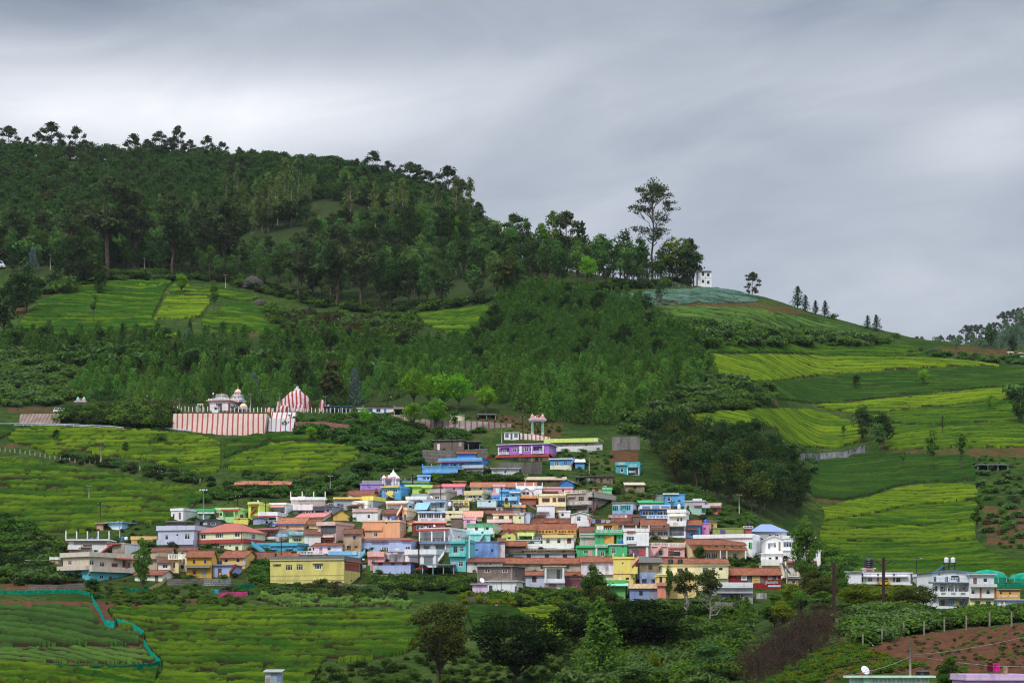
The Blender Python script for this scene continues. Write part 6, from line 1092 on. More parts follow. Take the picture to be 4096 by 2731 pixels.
house('pale lavender house with red tile roof and grey shutter',1432,1825,985,1192,0,'#d3cdd2','tile',[('d',1724,1762,1095,1160,'#8f8a86')],ey=1045,rc=TILER,by=1215,d=8,wm=stain('#d8d2d8','#8f8890',.5,.4))
house('white lower storey with green shutter beside the yellow house',1660,1828,1190,1262,0,'#d9d2c4','slab',[('p',1686,1728,1225,1268,'#1f9a5a',.08,'shutter')],by=1290)
house('emerald green two storey house with white lattice parapet',1597,1930,655,838,0,'#12ad5e','flat',[('b',1594,1932,655,715,'#16b566',.6),('l',1612,1755,664,692,'#d5cfe0',.63),('l',1775,1918,662,690,'#d5cfe0',.63),('o',1708,1858,722,825,1.6),('p',1772,1785,722,825,'#b5761c',.05,'column'),('w',1634,1666,726,750),('w',1884,1908,748,775)],by=1005,ph=.2)
house('emerald green lower block with white railing and tall window',1770,1985,830,1010,0,'#14b463','flat',[('w',1800,1852,878,945),('w',1922,1944,846,868,'#6a6460'),('t',1912,780,826,54,SL),('b',1752,1988,828,840,'#d9d6da',.3)],by=1030,ph=.2)
house('emerald green ground floor with pink door curtain',1376,1770,848,990,0,'#16b062','flat',[('r',1600,1750,836,862,'#d5d2dc',.5),('w',1460,1516,905,945),('p',1520,1566,905,975,'#d98a8c',.06,'door_curtain'),('p',1604,1626,872,985,'#d9d6da',.3,'column'),('w',1664,1712,912,975),('o',1725,1762,905,985,.9),('b',1372,1600,846,872,'#18b468',.4)],by=1020,ph=.2)
house('orange framed roof room with white walls on the green house',1615,1822,590,665,70,'#e09a1c','flat',[('p',1625,1700,606,655,'#e6e2dc',.05),('w',1642,1672,622,655),('o',1705,1805,602,655,1.2),('w',1720,1800,630,655)],by=1012,d=5,ph=.15)
house('grey house with brown tile roof and mint band',1420,1602,625,848,0,'#b3aaa2','tile',[('b',1415,1595,690,720,'#8fd4a8',.4),('w',1520,1545,696,710),('p',1522,1568,772,845,'#cf8f8a',.05,'door'),('t',1432,735,800,44),('b',1420,1590,735,748,'#c9c3c4',.5)],ey=685,rc=TILEB,by=1000,d=7)
house('white lime washed house slice right of the pale blue flat box',405,500,385,440,0,'#d9dadd','flat',[('w',430,460,405,428)],by=455,d=5,ph=.2)
house('grey flat house with scrap on its roof below the orange band house',500,700,385,440,0,'#8c8a86','slab',[('o',540,600,410,438,.7)],by=462,rc=CONC,d=5)
house('cream house slice between pink balcony house and weathered blue house',655,742,470,560,0,'#e9dca6','flat',[('w',680,705,500,530)],by=610,d=5,ph=.2)
house('white stepped house beside the taupe cantilever house',1160,1300,425,520,0,'#e2e2e6','flat',[('w',1190,1225,460,495)],by=560,d=5,ph=.4)
house('small stone house under the mint green cube house',1560,1700,140,200,0,'#b59a5a','slab',[('o',1600,1640,160,195,.7)],by=225,rc=CONC,d=5)
house('light grey house slice behind the long red tiled house',1000,1140,545,600,0,'#c9c4be','tile',[],ey=572,rc=TILER,by=640,d=5)
frame(2450,1900,.3316)
house('old house with turquoise window bands and stained blue base',0,245,318,470,88,'#c3cbdc','flat',[('w',0,72,364,428,'#3fa9ac'),('w',90,220,362,425,'#3fa9ac'),('d',120,160,395,460,'#3fa9ac')],bands=((425,470,'#8fa3cc'),),wm=stain('#c6cede','#7a86a4',.6,.6,'stained_pale_wall'),by=490,pc='#6e6a60',ph=.4,d=8)
house('vivid blue house with white windows and star balustrade',340,692,360,545,0,'#1f78c0','flat',[('w',360,432,430,482),('w',434,500,428,484),('w',536,610,430,482),('w',612,688,428,482),('a',332,698,404,416,TILEB,.8),('r',412,682,484,520,'#dfe3ec',.7),('p',476,566,365,396,'#4fa0da',.3),('p',588,688,370,392,'#2a84cc',.28),('p',358,455,372,396,'#2a84cc',.28)],by=575,pc='#e6e6ee',ph=1.0)
house('sky blue upper house with white roof edge',615,870,222,345,0,'#3f9fd8','flat',[('w',662,702,264,312),('w',786,822,298,322,'#7a5a5a'),('b',608,798,218,232,'#e6e6ea',.4),('t',678,318,345,36)],by=370,ph=.15)
house('grey stained wall house beside the sky blue upper house',535,618,235,345,0,'#8f9096','flat',[],by=365,ph=.1,wm=stain('#93949a','#5f6066',.6,.5))
house('green and white terraced roof house left of the sky blue house',320,608,305,375,0,'#cfd8cf','shed',[],ey=330,rc=tin('#2faa62','#1f9552','green_tin'),by=395,d=5)
house('grey and white house with mint porch on the upper right',872,1115,300,462,60,'#a8abb0','flat',[('p',970,1080,280,312,'#e4e2e4',.1,'roof_block'),('a',990,1075,356,372,'#b0503f',.5),('o',1075,1165,395,455,1.2),('b',1080,1178,355,395,'#b9bdc4',.4)],by=480,ph=.4,bands=((395,470,'#8fc4b0'),))
house('coral house with pink parapet at the right end',1130,1312,335,462,48,'#dd6a4e','flat',[('b',1125,1312,335,372,'#e8b8b0',.4),('a',1180,1320,376,394,'#4a5568',.8),('w',1172,1195,420,460),('w',1230,1262,420,438,'#7a3a2c')],by=470,ph=.3)
house('white three storey house with blue panelled balcony',667,882,410,730,80,'#e8e7e9','flat',[('w',760,820,422,455,'#7a756c'),('w',778,804,510,558),('w',818,842,508,556),('b',664,890,560,615,'#dfe3ea',.9),('p',735,796,568,600,'#c9b58c',.95,'relief_panel'),('a',690,882,484,496,'#d8cf9c',.7),('p',692,862,622,725,brickmat('#55585d','#484b50','#a8abb0',.6,.3,.04,'slate_cladding'),.05,'stone_cladding'),('o',735,815,665,725,.9),('d',745,775,668,725,'#8a5a26'),('t',798,342,405,40,'#e6e6e8')],by=755,d=9,ph=.8)
house('long cream house with brown tile roof and lilac windows',352,672,540,735,0,'#dfcdb4','tile',[('a',355,672,634,662,TILEB,1.2),('w',440,506,678,728,'#c4b0d8'),('w',540,612,676,726,'#c4b0d8'),('w',613,668,676,726,'#c4b0d8'),('w',440,470,608,628),('w',606,640,608,628)],ey=602,rc=TILE,by=765,d=8)
house('grey brick roofless block behind the cream tile house',238,392,492,625,0,'#6b6560','flat',[('o',322,358,535,615,.9)],wm=BRICK,by=650,ph=.1)
house('brown tile roof with pink star parapet',0,330,480,620,0,'#b08a7a','tile',[('b',-50,235,480,515,'#9a4038',.4),('l',-45,140,484,510,'#dcd4d2',.43),('p',145,175,482,512,'#d8cfc8',.45)],ey=592,rc=TILEB,by=650,d=8)
house('blue house with rough tile roof and lilac double door',882,1060,545,738,38,'#2a86bd','tile',[('d',886,928,682,732,'#b9a6d6'),('w',945,998,678,732,'#b9a6d6'),('a',880,1030,632,664,TILEB,1.0)],ey=598,rc=TILER,by=760,d=7)
house('magenta hut with blue roof tank',1075,1170,575,700,0,'#d77ab8','flat',[('t',1130,528,575,48,SL),('d',1098,1120,630,660,'#8a2a3a')],by=720,ph=.1)
house('yellow patched shed behind the magenta hut',1172,1262,545,655,0,'#b8a05a','slab',[('o',1190,1215,590,650,.6)],by=675,rc=CONC)
house('pink house with white balustrade and stair wall',440,870,812,975,0,'#e3a9a2','flat',[('r',470,650,812,852,'#e6dcd0',.3),('r',665,872,826,862,'#e6dcd0',.5),('p',672,840,868,882,'#d8685a',.4,'frieze'),('o',672,740,912,975,1.0),('w',740,818,920,975,'#35312f'),('w',560,604,905,965,'#7d9ec4'),('s',490,590,850,965,'#e0a098','#e3a9a2')],by=985,ph=.3)
house('white house with glazed bay and raised parapet corners',130,438,640,850,0,'#e2e3e6','flat',[('w',162,265,738,790,'#a8c4dc'),('p',172,275,672,690,'#8a4a3c',.3),('b',130,285,784,826,'#e0e0e2',.7),('w',334,386,728,835,'#8f9690'),('p',284,438,706,850,'#e6e6e8',.4,'stair_tower'),('t',392,680,706,44,SL)],by=1000,ph=.8,posts=('#e2e3e6',2,.7))
house('grey ground floor hung with cloths below the white bay house',178,436,850,990,0,'#8c8880','slab',[('w',182,208,888,955),('p',234,322,895,980,'#6b3a5c',.08,'hanging_cloth'),('p',326,390,895,965,'#b3222c',.08,'hanging_cloth'),('p',402,432,860,985,'#d8d8d8',.3,'column')],by=1010)
house('cream and orange house with double tiled porch roof',935,1612,772,1020,-62,'#e4c48c','tile',[('w',1242,1276,842,866),('w',1436,1470,846,866),('a',955,1618,868,905,TILER,1.5),('w',1110,1190,930,1000),('w',1192,1272,930,1000),('d',1300,1350,930,1002,'#c9c4cc'),('w',1460,1510,934,1006),('c',1284,1296,905,1008,'#e8e2d8',1.3),('c',1364,1374,905,1008,'#e8e2d8',1.3),('c',1592,1606,905,1008,'#e8e2d8',1.3),('p',1160,1174,838,868,'#8a4a2c',.04,'pilaster'),('p',1350,1364,840,868,'#8a4a2c',.04,'pilaster'),('p',1546,1562,842,868,'#8a4a2c',.04,'pilaster')],ey=835,rc=TILE,by=1035,d=10)
house('long white flat roofed building with outside stairs and green shutter',1002,1690,705,930,150,'#e0e0e4','flat',[('w',1645,1668,808,885,'#7a5a4a'),('p',1660,1684,808,885,'#18a04c',.1,'shutter'),('b',1000,1692,705,752,'#e4e4e8',.4)],by=990,ph=.4,d=9)
house('olive green wall terrace with drying clothes',1215,1582,632,706,0,'#8e9a2e','flat',[('p',1300,1356,658,700,'#5b2f9a',.3,'hanging_cloth')],by=760,ph=.15,d=5)
house('red edged roof stair block beside the blue hip roof',1582,1680,615,690,0,'#b9474a','flat',[('r',1575,1690,612,640,'#c9c9cc',.3),('t',1662,548,610,54)],by=770,d=5,ph=.1)
house('blue tin hip roofed pavilion with pale grey hall',1680,2100,590,735,0,'#a9adb2','hip',[('w',1950,2010,712,732),('w',1880,1920,715,732)],ey=675,rc=tin('#7f93bb','#6c80a8','blue_tin'),by=800,d=12)
house('bright yellow house with red stair and crenellated parapet',12,252,980,1310,75,'#e2c440','flat',[('w',112,136,1048,1072),('p',14,250,1184,1192,'#a3442e',.08,'string_course'),('b',215,305,1105,1190,'#e2c646',.9),('w',245,278,1236,1260),('w',156,204,1230,1262),('p',60,115,1230,1262,'#e4d6c8',.05),('s',240,320,1010,1100,'#8a2a20','#d9a07a'),('t',84,966,1012,48,'#35343a')],by=1395,d=8,ph=.5,posts=('#e2c646',2,.8))
house('green low house with mint tin awning in the lowest row',-60,155,1262,1480,55,'#4fa83c','flat',[('a',-60,185,1298,1336,tin('#7fd4ae','#6cc09a','mint_tin'),1.0),('w',-100,-60,1350,1370),('w',-12,10,1350,1372),('D',160,200,1310,1400,'#1f5a26')],by=1500,d=7,ph=.6)
house('brown and blue peeling old house with black roof sheets',328,600,995,1312,0,'#7d7668','shed',[('w',432,482,1086,1140,'#5a544a'),('o',355,412,1250,1302,1.0),('o',470,520,1252,1300,1.0)],ey=1052,rc=tin('#4e4843','#6a5a50','old_sheet'),bands=((1170,1400,stain('#9fb0d8','#6f7480',.7,.6,'peeling_blue_wall')),),wm=stain('#8f836c','#57503f',.8,.5,'mouldy_ochre_wall'),by=1335,d=7)
house('long cream two storey house with twin black tanks',602,1398,1072,1245,0,'#e0d79e','flat',[('w',868,912,1112,1160),('w',1086,1150,1112,1180,'#a8aeb4'),('w',1196,1240,1114,1170),('w',1282,1330,1112,1145,'#7a766a'),('w',780,850,1120,1172,'#5a5a5c'),('b',1248,1388,1180,1245,'#e2d99f',.6),('p',600,1398,1228,1242,'#a83a30',.3,'band'),('t',708,1000,1070,66,BK,'left hand'),('t',824,998,1070,66,BK,'right hand')],by=1395,ph=.2,oh=.4)
house('red tile roof behind the twin black tanks',625,1000,1008,1075,0,'#b08a70','tile',[('w',900,922,1050,1068)],ey=1062,rc=TILER,by=1200,d=7)
house('red tile roof strip right of the twin black tanks',1004,1395,1012,1072,0,'#b08a70','tile',[],ey=1060,rc=TILER,by=1200,d=7)
house('narrow yellow and coral house partly behind the poplar',542,645,1185,1510,0,'#e0c25a','flat',[('w',566,600,1212,1298,'#6a6048'),('b',528,650,1296,1334,'#c9706a',.4),('b',540,650,1190,1204,'#e6dca8',.3)],bands=((1334,1600,'#e0775c'),),by=1520,d=7)
house('yellow lower house front behind the foreground trees',645,1010,1195,1420,0,'#dcb85a','flat',[('w',740,770,1240,1290,'#5a4a30'),('p',645,990,1222,1236,'#a83a30',.3,'band')],by=1480,d=6)
house('steel blue low house with stone covered roof',212,542,1312,1500,0,'#7286b4','shed',[('w',322,366,1395,1450,'#3a3f48'),('d',452,505,1398,1495,'#8d8f94')],ey=1362,rc=stain('#b9a27e','#7a4634',.8,1.1,'stone_weighted_tiles'),by=1515,d=7)
house('grey white terrace house with lattice parapet and blue shutters',1242,1692,1292,1545,0,'#b9b9bc','flat',[('l',1288,1440,1302,1334,'#e0d6d0',.6),('l',1495,1655,1302,1336,'#e0d6d0',.6),('b',1238,1690,1292,1358,'#cdd0d4',.6),('w',1316,1400,1428,1472,'#2f6fb8'),('d',1488,1540,1432,1510,'#8a6a48'),('w',1545,1582,1430,1470,'#e0e0e2'),('b',1250,1690,1408,1422,'#a9a9ac',.7)],wm=stain('#b0b0b4','#77777a',.6,.5,'grey_wall'),by=1560,d=8,ph=.2)
house('cream lean to with pale dome behind the lattice terrace',1380,1590,1228,1295,0,'#e0dcc4','shed',[],ey=1250,rc=tin('#8a7464','#6a5548'),by=1330,d=5)
LET=house('red walled house with painted advertisement lettering',1392,2032,1122,1345,0,'#8c2e27','tile',[('d',1632,1675,1205,1300,'#5c5854'),('w',1500,1545,1205,1250,'#5a4a44'),('d',1786,1830,1225,1300,'#5d666c'),('w',1920,1958,1225,1275,'#5a5450'),('p',1552,1622,1205,1265,'#dcd8dc',.03,'whitewash_patch'),('p',1685,1782,1218,1298,'#c9b23a',.03,'yellow_patch'),('w',1875,1900,1220,1240,'#5a3a34')],ey=1198,rc=TILER,by=1365,d=7,wm=stain('#8e2d27','#6b2a24',.5,.6,'red_painted_wall'))
frame(2900,1850,.3316)
house('modern white house with pitched front gable and brown door',490,700,880,1098,0,'#e8e8ec','gable',[('w',522,540,968,1040),('w',596,614,964,1025),('d',646,670,955,1065,'#a06a2a'),('a',520,585,948,968,'#e6e6ea',.6)],ey=918,rc=paint('#e4e4e8'),by=1260,d=9)
house('modern white wing with broad glazed windows',700,1090,880,1060,0,'#e6e6ea','flat',[('w',702,840,954,1018,'#a9b8c6'),('w',880,960,940,1010,'#a9b8c6')],by=1250,d=9)
house('lower white block with tall windows behind the airy tree',690,1152,1050,1242,0,'#e6e6ec','flat',[('w',862,950,1082,1158,'#b9c4cc'),('w',1040,1090,1075,1150,'#b9c4cc')],by=1275,d=8,ph=.3)
house('white ground floor with sloping parapet under the modern house',435,690,1090,1200,0,'#e2e2e2','slab',[('w',525,565,1140,1165),('w',608,640,1130,1165,'#7a4a2a')],by=1270,d=8)
house('cream house with long slanting balcony wall and stairs',440,720,1200,1330,0,'#ded8c4','flat',[('b',435,650,1168,1240,'#dedccf',1.2),('w',584,622,1270,1310),('s',780,690,1205,1330,'#4a3f3a')],by=1380,d=8,ph=.2)
house('tan stone house with white porch column under red tile edge',750,1010,1185,1400,0,'#a98c68','slab',[('a',745,1100,1180,1212,REDT,.9),('o',900,960,1240,1330,1.2),('p',722,750,1190,1400,'#e0dedc',.5,'column'),('r',755,890,1322,1368,'#dcdad6',.8),('p',760,830,1262,1322,'#c4c8d0',.05),('w',800,850,1420,1455)],by=1420,d=8,wm=brickmat('#b09470','#8f7656','#cfc0a4',.8,.35,.04,'tan_stone'))
house('white lower porch of the tan stone house',745,920,1380,1465,0,'#a98c68','slab',[('w',806,852,1420,1456),('b',740,925,1378,1392,'#e0dedc',.5)],by=1480,d=6,wm=brickmat('#b09470','#8f7656','#cfc0a4',.8,.35,.04,'tan_stone'))
frame(3400,2150,.3706)
house('long white bungalow with purple pilasters and parked car in front',125,672,370,498,0,'#e4e2ec','flat',[('p',125,140,372,475,'#4a3358',.12,'pilaster'),('p',294,310,372,475,'#4a3358',.12,'pilaster'),('p',466,482,372,475,'#4a3358',.12,'pilaster'),('p',654,670,372,490,'#4a3358',.12,'pilaster'),('b',125,626,414,424,'#cfcbd8',.8),('w',192,242,430,472),('w',368,412,430,470),('d',498,545,432,478,'#5c2c28'),('w',498,545,428,448)],by=505,ph=.3,d=9,trim='#4a3358')
house('white annex of the bungalow with side shed',-40,125,362,470,0,'#dcdae0','slab',[],by=500,d=7)
house('small white outbuilding between bungalow and blue trimmed house',735,820,385,498,0,'#e0dee4','flat',[('a',735,815,420,430,'#b9b7bd',.5)],by=510,d=6)
tank('black tank in a pipe frame over the white bungalow',P(NX(208),NY(326),hit(NX(208),NY(505))+3),2.4,2.7)
house('pink brick tank base on the white bungalow roof',162,258,326,372,0,'#d8b3b0','slab',[('p',175,245,345,366,'#a86a66',.03)],Y=hit(NX(208),NY(505))+3,d=3.2,name='tank_house',cat='tank house')
house('white three storey house with blue trim, balconies and roof tanks',898,1305,352,745,-80,'#e3e6ec','gable',[('w',1098,1186,406,455,'#3a3f44'),('w',958,975,388,405,'#3a3f44'),('b',845,1306,474,492,'#2d5a78',.9),('r',846,1306,428,474,'#c4ccd6',.95),('p',895,910,418,474,'#2d5a78',.98,'post'),('p',1030,1044,420,474,'#2d5a78',.98,'post'),('p',1158,1172,422,474,'#2d5a78',.98,'post'),('p',1292,1306,425,474,'#2d5a78',.98,'post'),('o',975,1290,494,578,1.8),('w',978,1018,520,560),('w',1036,1092,526,580),('w',1222,1262,526,562),('c',1048,1056,492,580,'#e6e6ea',.1),('c',1128,1136,492,580,'#e6e6ea',.1),('c',1168,1176,492,580,'#e6e6ea',.1),('w',918,946,520,578,'#6a6e74'),('b',815,1306,584,636,'#e2e2ea',.9),('l',968,1016,590,608,'#6a6a6c',.93),('l',1080,1128,590,610,'#8a8a86',.93),('l',1190,1238,592,612,'#6a6a6c',.93),('o',962,1290,652,735,2.2),('w',978,1030,672,735,'#4a3f38'),('d',1135,1188,680,735,'#b59a5a'),('w',1190,1240,680,735,'#8a744a'),('p',1072,1090,655,735,'#2d5a78',.05,'column'),('p',1106,1126,650,735,'#2d6a90',.05,'column'),('p',1236,1256,655,735,'#2d5a78',.05,'column')],ey=372,rc=tin('#4a7590','#3d6480','blue_roof'),by=775,d=9,trim='#4a7590')
house('grey white three storey house with yellow ground floor',1290,1555,392,758,0,'#c6c9cf','slab',[('d',1330,1370,432,500,'#7d4a32'),('w',1438,1484,436,480),('b',1300,1578,500,532,'#c9c7c2',.9),('w',1308,1348,560,608),('w',1470,1512,560,610),('p',1402,1420,536,650,'#b3483f',.06,'pilaster'),('p',1562,1580,536,650,'#b3483f',.06,'pilaster'),('b',1290,1585,648,660,'#6a5f58',.5),('w',1352,1406,682,732,'#6a5f52'),('w',1466,1520,684,742,'#6a5f52'),('t',1520,470,498,48)],bands=((532,652,'#dedcd8'),(655,800,'#ddd488')),by=785,d=9)
house('mustard house with flaking plaster and black sign strip',1582,1836,556,662,0,'#c9931f','flat',[('p',1610,1830,560,580,'#2a2c30',.08,'sign_strip'),('w',1618,1640,586,606,'#5a4520'),('w',1716,1738,588,608,'#5a4520'),('p',1606,1700,618,640,'#d9b9a0',.03,'flaked_plaster'),('p',1720,1812,618,640,'#d9b9a0',.03,'flaked_plaster')],by=740,ph=.1,d=8)
house('low blue and white shop row under the mustard house',1586,1866,664,768,0,'#b9c6da','slab',[('p',1604,1630,695,760,'#dfe3ea',.06),('d',1632,1652,695,765,'#c4c9d4'),('p',1655,1672,690,765,'#e6e6ea',.2,'column'),('d',1674,1700,700,765,'#cfd4dc'),('p',1726,1748,695,760,'#5f8fc9',.06),('p',1798,1818,695,760,'#5f8fc9',.06),('o',1835,1860,700,760,.9)],by=775,d=5)
frame(1600,1680,.4252)
house('purple villa with white windows and red tiled porch band',925,1402,217,392,76,'#a55bc0','slab',[('o',945,1028,250,305,1.0),('w',958,1000,262,300),('w',1060,1098,252,290),('w',1110,1122,252,290),('w',1170,1208,250,290),('w',1222,1234,250,290),('o',1256,1340,245,305,1.0),('w',1310,1342,262,305),('W',1404,1440,258,300),('p',1126,1150,240,310,'#e6dfea',.5,'bay'),('c',1240,1250,240,315,'#e6e2ea',.5),('c',1346,1356,240,315,'#e6e2ea',.5),('c',926,936,245,318,'#e6e2ea',.5),('r',938,1028,290,312,'#dcd6e0',.6),('r',1258,1340,288,310,'#dcd6e0',.6),('a',905,1400,315,345,REDT,1.2),('A',1402,1480,312,345,REDT,1.0),('w',960,998,355,380,'#e0d9c0'),('w',1060,1100,345,376),('w',1168,1212,345,372),('d',1272,1300,348,385,'#8a4a26'),('w',1316,1340,350,380),('p',1120,1138,345,385,'#e2dce6',.3,'column'),('p',1236,1252,345,385,'#e2dce6',.3,'column')],rc=paint('#e2e0e6'),bands=((345,400,'#ddb98c'),),d=9)
house('lime yellow bungalow with stone front and white yard wall',1368,1862,168,262,58,'#a9b56a','flat',[('b',1358,1865,168,206,'#c3d44a',.6),('w',1500,1540,228,258,'#7fa0d8'),('w',1620,1668,226,258),('d',1742,1764,222,258,'#7a3a2a'),('w',1800,1816,220,236,'#d8d8ee'),('p',1385,1398,178,194,WHT,.62,'vent'),('p',1460,1474,178,190,WHT,.62,'vent'),('p',1828,1842,176,192,WHT,.62,'vent')],wm=brickmat('#8d8a80','#6d6a60','#c9c6b8',.9,.35,.05,'dressed_stone'),pc='#c3d44a',ph=.3,d=9)
house('grey bare block house with white painted door',315,600,182,292,40,'#7d746c','slab',[('p',348,374,218,276,'#dcdcdc',.06,'door'),('p',552,582,205,245,'#9a9a9a',.04)],wm=BRICK,rc=CONC,d=7)
house('open concrete porch beside the bare block house',640,752,198,278,0,'#8a857c','slab',[('o',648,745,210,276,4)],rc=CONC,d=5,by=290,wm=CONC)
house('bright blue house with lighter terrace and tiled top room',392,765,350,436,75,'#1f84cc','flat',[('b',362,775,352,378,'#53a8dc',.5),('a',358,775,372,390,'#a0525e',.7),('w',502,528,402,430,'#c9a86a'),('p',572,604,402,430,'#6a4a50',.05),('w',350,386,408,432)],d=9,by=455,ph=.2)
house('blue roof room with small tiled top',540,712,302,352,0,'#2a8ace','tile',[],ey=314,rc=TILER,d=4,by=425)
house('slate grey house with white windows and pale parapet',588,782,420,516,40,'#7d828a','flat',[('b',586,785,422,450,'#b5bac0',.4),('w',628,660,476,512),('w',716,746,474,512)],d=7)
house('sky blue terraced house stepping down the slope',215,545,432,522,0,'#3a92d4','flat',[('b',212,545,464,500,'#4fa4e0',.6),('p',245,262,470,486,'#8fb8d4',.63),('p',350,370,470,486,'#8fb8d4',.63),('r',225,600,434,458,'#6f9ac4',.3)],by=540,posts=('#3a92d4',4,.6))
house('small blue lilac house at the left foot of the upper group',165,285,515,572,0,'#7fb0dc','flat',[('w',210,245,525,560,'#d8a8b4'),('w',250,278,525,560)],by=585,ph=.4)
house('blue and white fence terrace above the lime house',-10,282,565,612,0,'#3f9cd0','flat',[('p',0,275,575,590,'#8a9a4a',.3)],by=625,posts=('#3a92d4',5,.6),ph=.2,d=4)
house('whitewashed low house against the grey terrace wall',862,1122,452,512,0,'#c9cbd2','slab',[('p',878,918,470,490,'#8d9096',.04),('w',980,1002,468,500)],wm=stain('#d4d6dc','#9a9ca2',.5,.5),d=6,by=525)
house('blue house with pale roof edge right of the purple villa',1412,1612,360,468,28,'#2f8fd0','flat',[('b',1405,1628,358,368,'#d8dce2',.4),('w',1452,1506,390,422),('w',1540,1572,390,422,'#a9c4dc'),('s',1608,1645,370,432,'#a83a3a','#3f9cd8')],bands=((424,480,'#dcd6b0'),),d=7,ph=.15)
house('little blue stair house with white roof',1648,1735,370,442,0,'#3a9ad4','shed',[('w',1695,1708,405,420)],ey=392,rc=paint('#dfe3e8'),d=5,by=455)
house('teal house with white vent panels on the grass slope',2030,2255,392,515,38,'#1a9aa6','flat',[('l',2056,2120,396,418,WHT,.35),('b',2028,2146,392,424,'#1ea4b0',.3),('w',2074,2104,448,486,'#d8e4e4'),('b',2138,2262,412,446,'#1ea4b0',.4),('l',2162,2226,416,434,WHT,.43),('o',2150,2212,455,512,1.2),('p',2138,2146,446,515,'#dfe6e6',.3,'column'),('p',2244,2252,450,515,'#dfe6e6',.3,'column'),('d',2218,2240,452,512,'#5a2320')],d=7)
house('rough stone hut with pale stones on the roof',1182,1562,535,602,0,'#5f5348','shed',[('o',1225,1255,562,580,.6),('o',1380,1410,566,590,.6)],ey=560,rc=stain('#b9a888','#7a6a56',.8,1.2,'stone_weighted_roof'),wm=stain('#6f6154','#40382f',.7,.9,'dry_stone'),d=6,by=605)
house('old stone house with turquoise shutter and dark door',1732,2002,522,592,0,'#75695a','slab',[('p',1762,1786,545,572,'#3fae9c',.06,'shutter'),('d',1880,1908,545,585,'#3a3028'),('w',1828,1846,542,565,'#2f2a26'),('w',1945,1962,545,568,'#2f2a26')],wm=stain('#857866','#564b3f',.7,.8,'dry_stone_pale'),rc=stain('#7a7568','#4f4a40',.6,.8),d=6)
house('lone stone hut with pale crumbling roof on the grass',2120,2300,588,680,0,'#8f8268','shed',[('o',2194,2225,612,645,.6)],ey=608,rc=stain('#c4b8a0','#8a7c64',.7,1.0,'crumbling_roof'),wm=stain('#94866c','#5f543f',.7,.8,'rubble_wall'),d=6)
house('open stone shed wing beside the old stone house',1672,1732,530,580,0,'#5a5046','slab',[('o',1680,1728,542,580,2.5)],d=5,wm=STONE,by=592,rc=CONC)
house('white open kiosk by the striped stair wall',980,1118,112,182,0,'#dfe4ea','flat',[('o',990,1022,126,165,1.5),('o',1040,1058,126,180,1.5),('o',1074,1108,122,165,1.5)],pc='#cfe0d8',ph=.2,d=4)
house('white hilltop house with dark windows on the ridge',2786,2850,0,1,0,'#e6e4de')if False else None
frame(0,0,1)
house('white two storey hilltop house with dark windows on the ridge',2792,2846,1082,1142,0,'#e6e4de','shed',[('w',2807,2817,1089,1104,'#5a5650'),('w',2828,2838,1093,1106,'#5a5650'),('w',2807,2817,1119,1132,'#5a5650'),('w',2828,2838,1123,1136,'#5a5650'),('p',2792,2846,1110,1114,'#cfcdc6',.06,'string_course'),('p',2820,2824,1086,1142,'#cfcdc6',.06,'pilaster')],ey=1086,rc=tin('#4a4a4e','#3a3a3e'),d=9)
# ------------------------------------------------------------------ temple terrace, walls, fences, poles, vehicles, people
def stripes(name,c1,c2,per,duty=.3,lean=0.0,warp=0.0,grime=.5,org=0.0,axis=0,wet='#d9b79a'):
 t=NT(name);sp=t.node('ShaderNodeSeparateXYZ');t.l(t.co(),sp.inputs[0]);x=t.math('ADD',sp.outputs[axis],t.math('MULTIPLY',sp.outputs[2],lean))
 if warp:x=t.math('ADD',x,t.math('MULTIPLY',t.math('SUBTRACT',t.noise(.35,3),.5),warp))
 fr=t.math('FRACT',t.math('ADD',t.math('DIVIDE',x,per),org));s=t.ramp(fr,duty-.02,duty+.02)
 bl=t.noise(.4,6,.7,t.mapv((1,1,1.6)));w=t.mix(t.math('MULTIPLY',t.ramp(bl,.42,.66),.7),lin(c2),lin(wet));c=t.mix(s,lin(c1),w)
 d=t.math('MULTIPLY',t.ramp(t.noise(1.3,6,.75),.60,.72),grime);c=t.mix(d,c,(.035,.045,.025))
 return t.bsdf(c,.85,.2,bump=t.noise(1.2,5,.7),bs=.5,bd=.15)
def wall(label,top,bot,mat,thick=.6,name='retaining_wall',ymin=0,group=None):
 """leaning wall; top and bottom edges follow the land at the given sight lines"""
 B=[G(a,b,ymin)for a,b in bot];A=[]
 for(a,b),q in zip(top,B):Yb=q.y-1.2;q.x*=Yb/q.y;q.z*=Yb/q.y;q.y=Yb;A.append(P(a,b,Yb+.22*(hit(a,b,ymin)-Yb)))
 o0=B[0].copy();n=len(A);b=MB();v=[]
 for p,q in zip(A,B):v+=[p-o0+Vector((0,0,.25)),q-o0-Vector((0,0,.6)),p-o0+Vector((0,thick+9,.25)),q-o0+Vector((0,thick+9,-2))]
 f=[]
 for i in range(n-1):
  k=4*i;f+=[(k+1,k+5,k+4,k),(k,k+4,k+6,k+2),(k+2,k+6,k+7,k+3),(k+3,k+7,k+5,k+1)]
 f+=[(0,2,3,1),(4*n-4,4*n-3,4*n-1,4*n-2)];b.add(v,f);o=b.build(name,mat);o.location=o0;return tag(o,label,'wall',group,'thing')
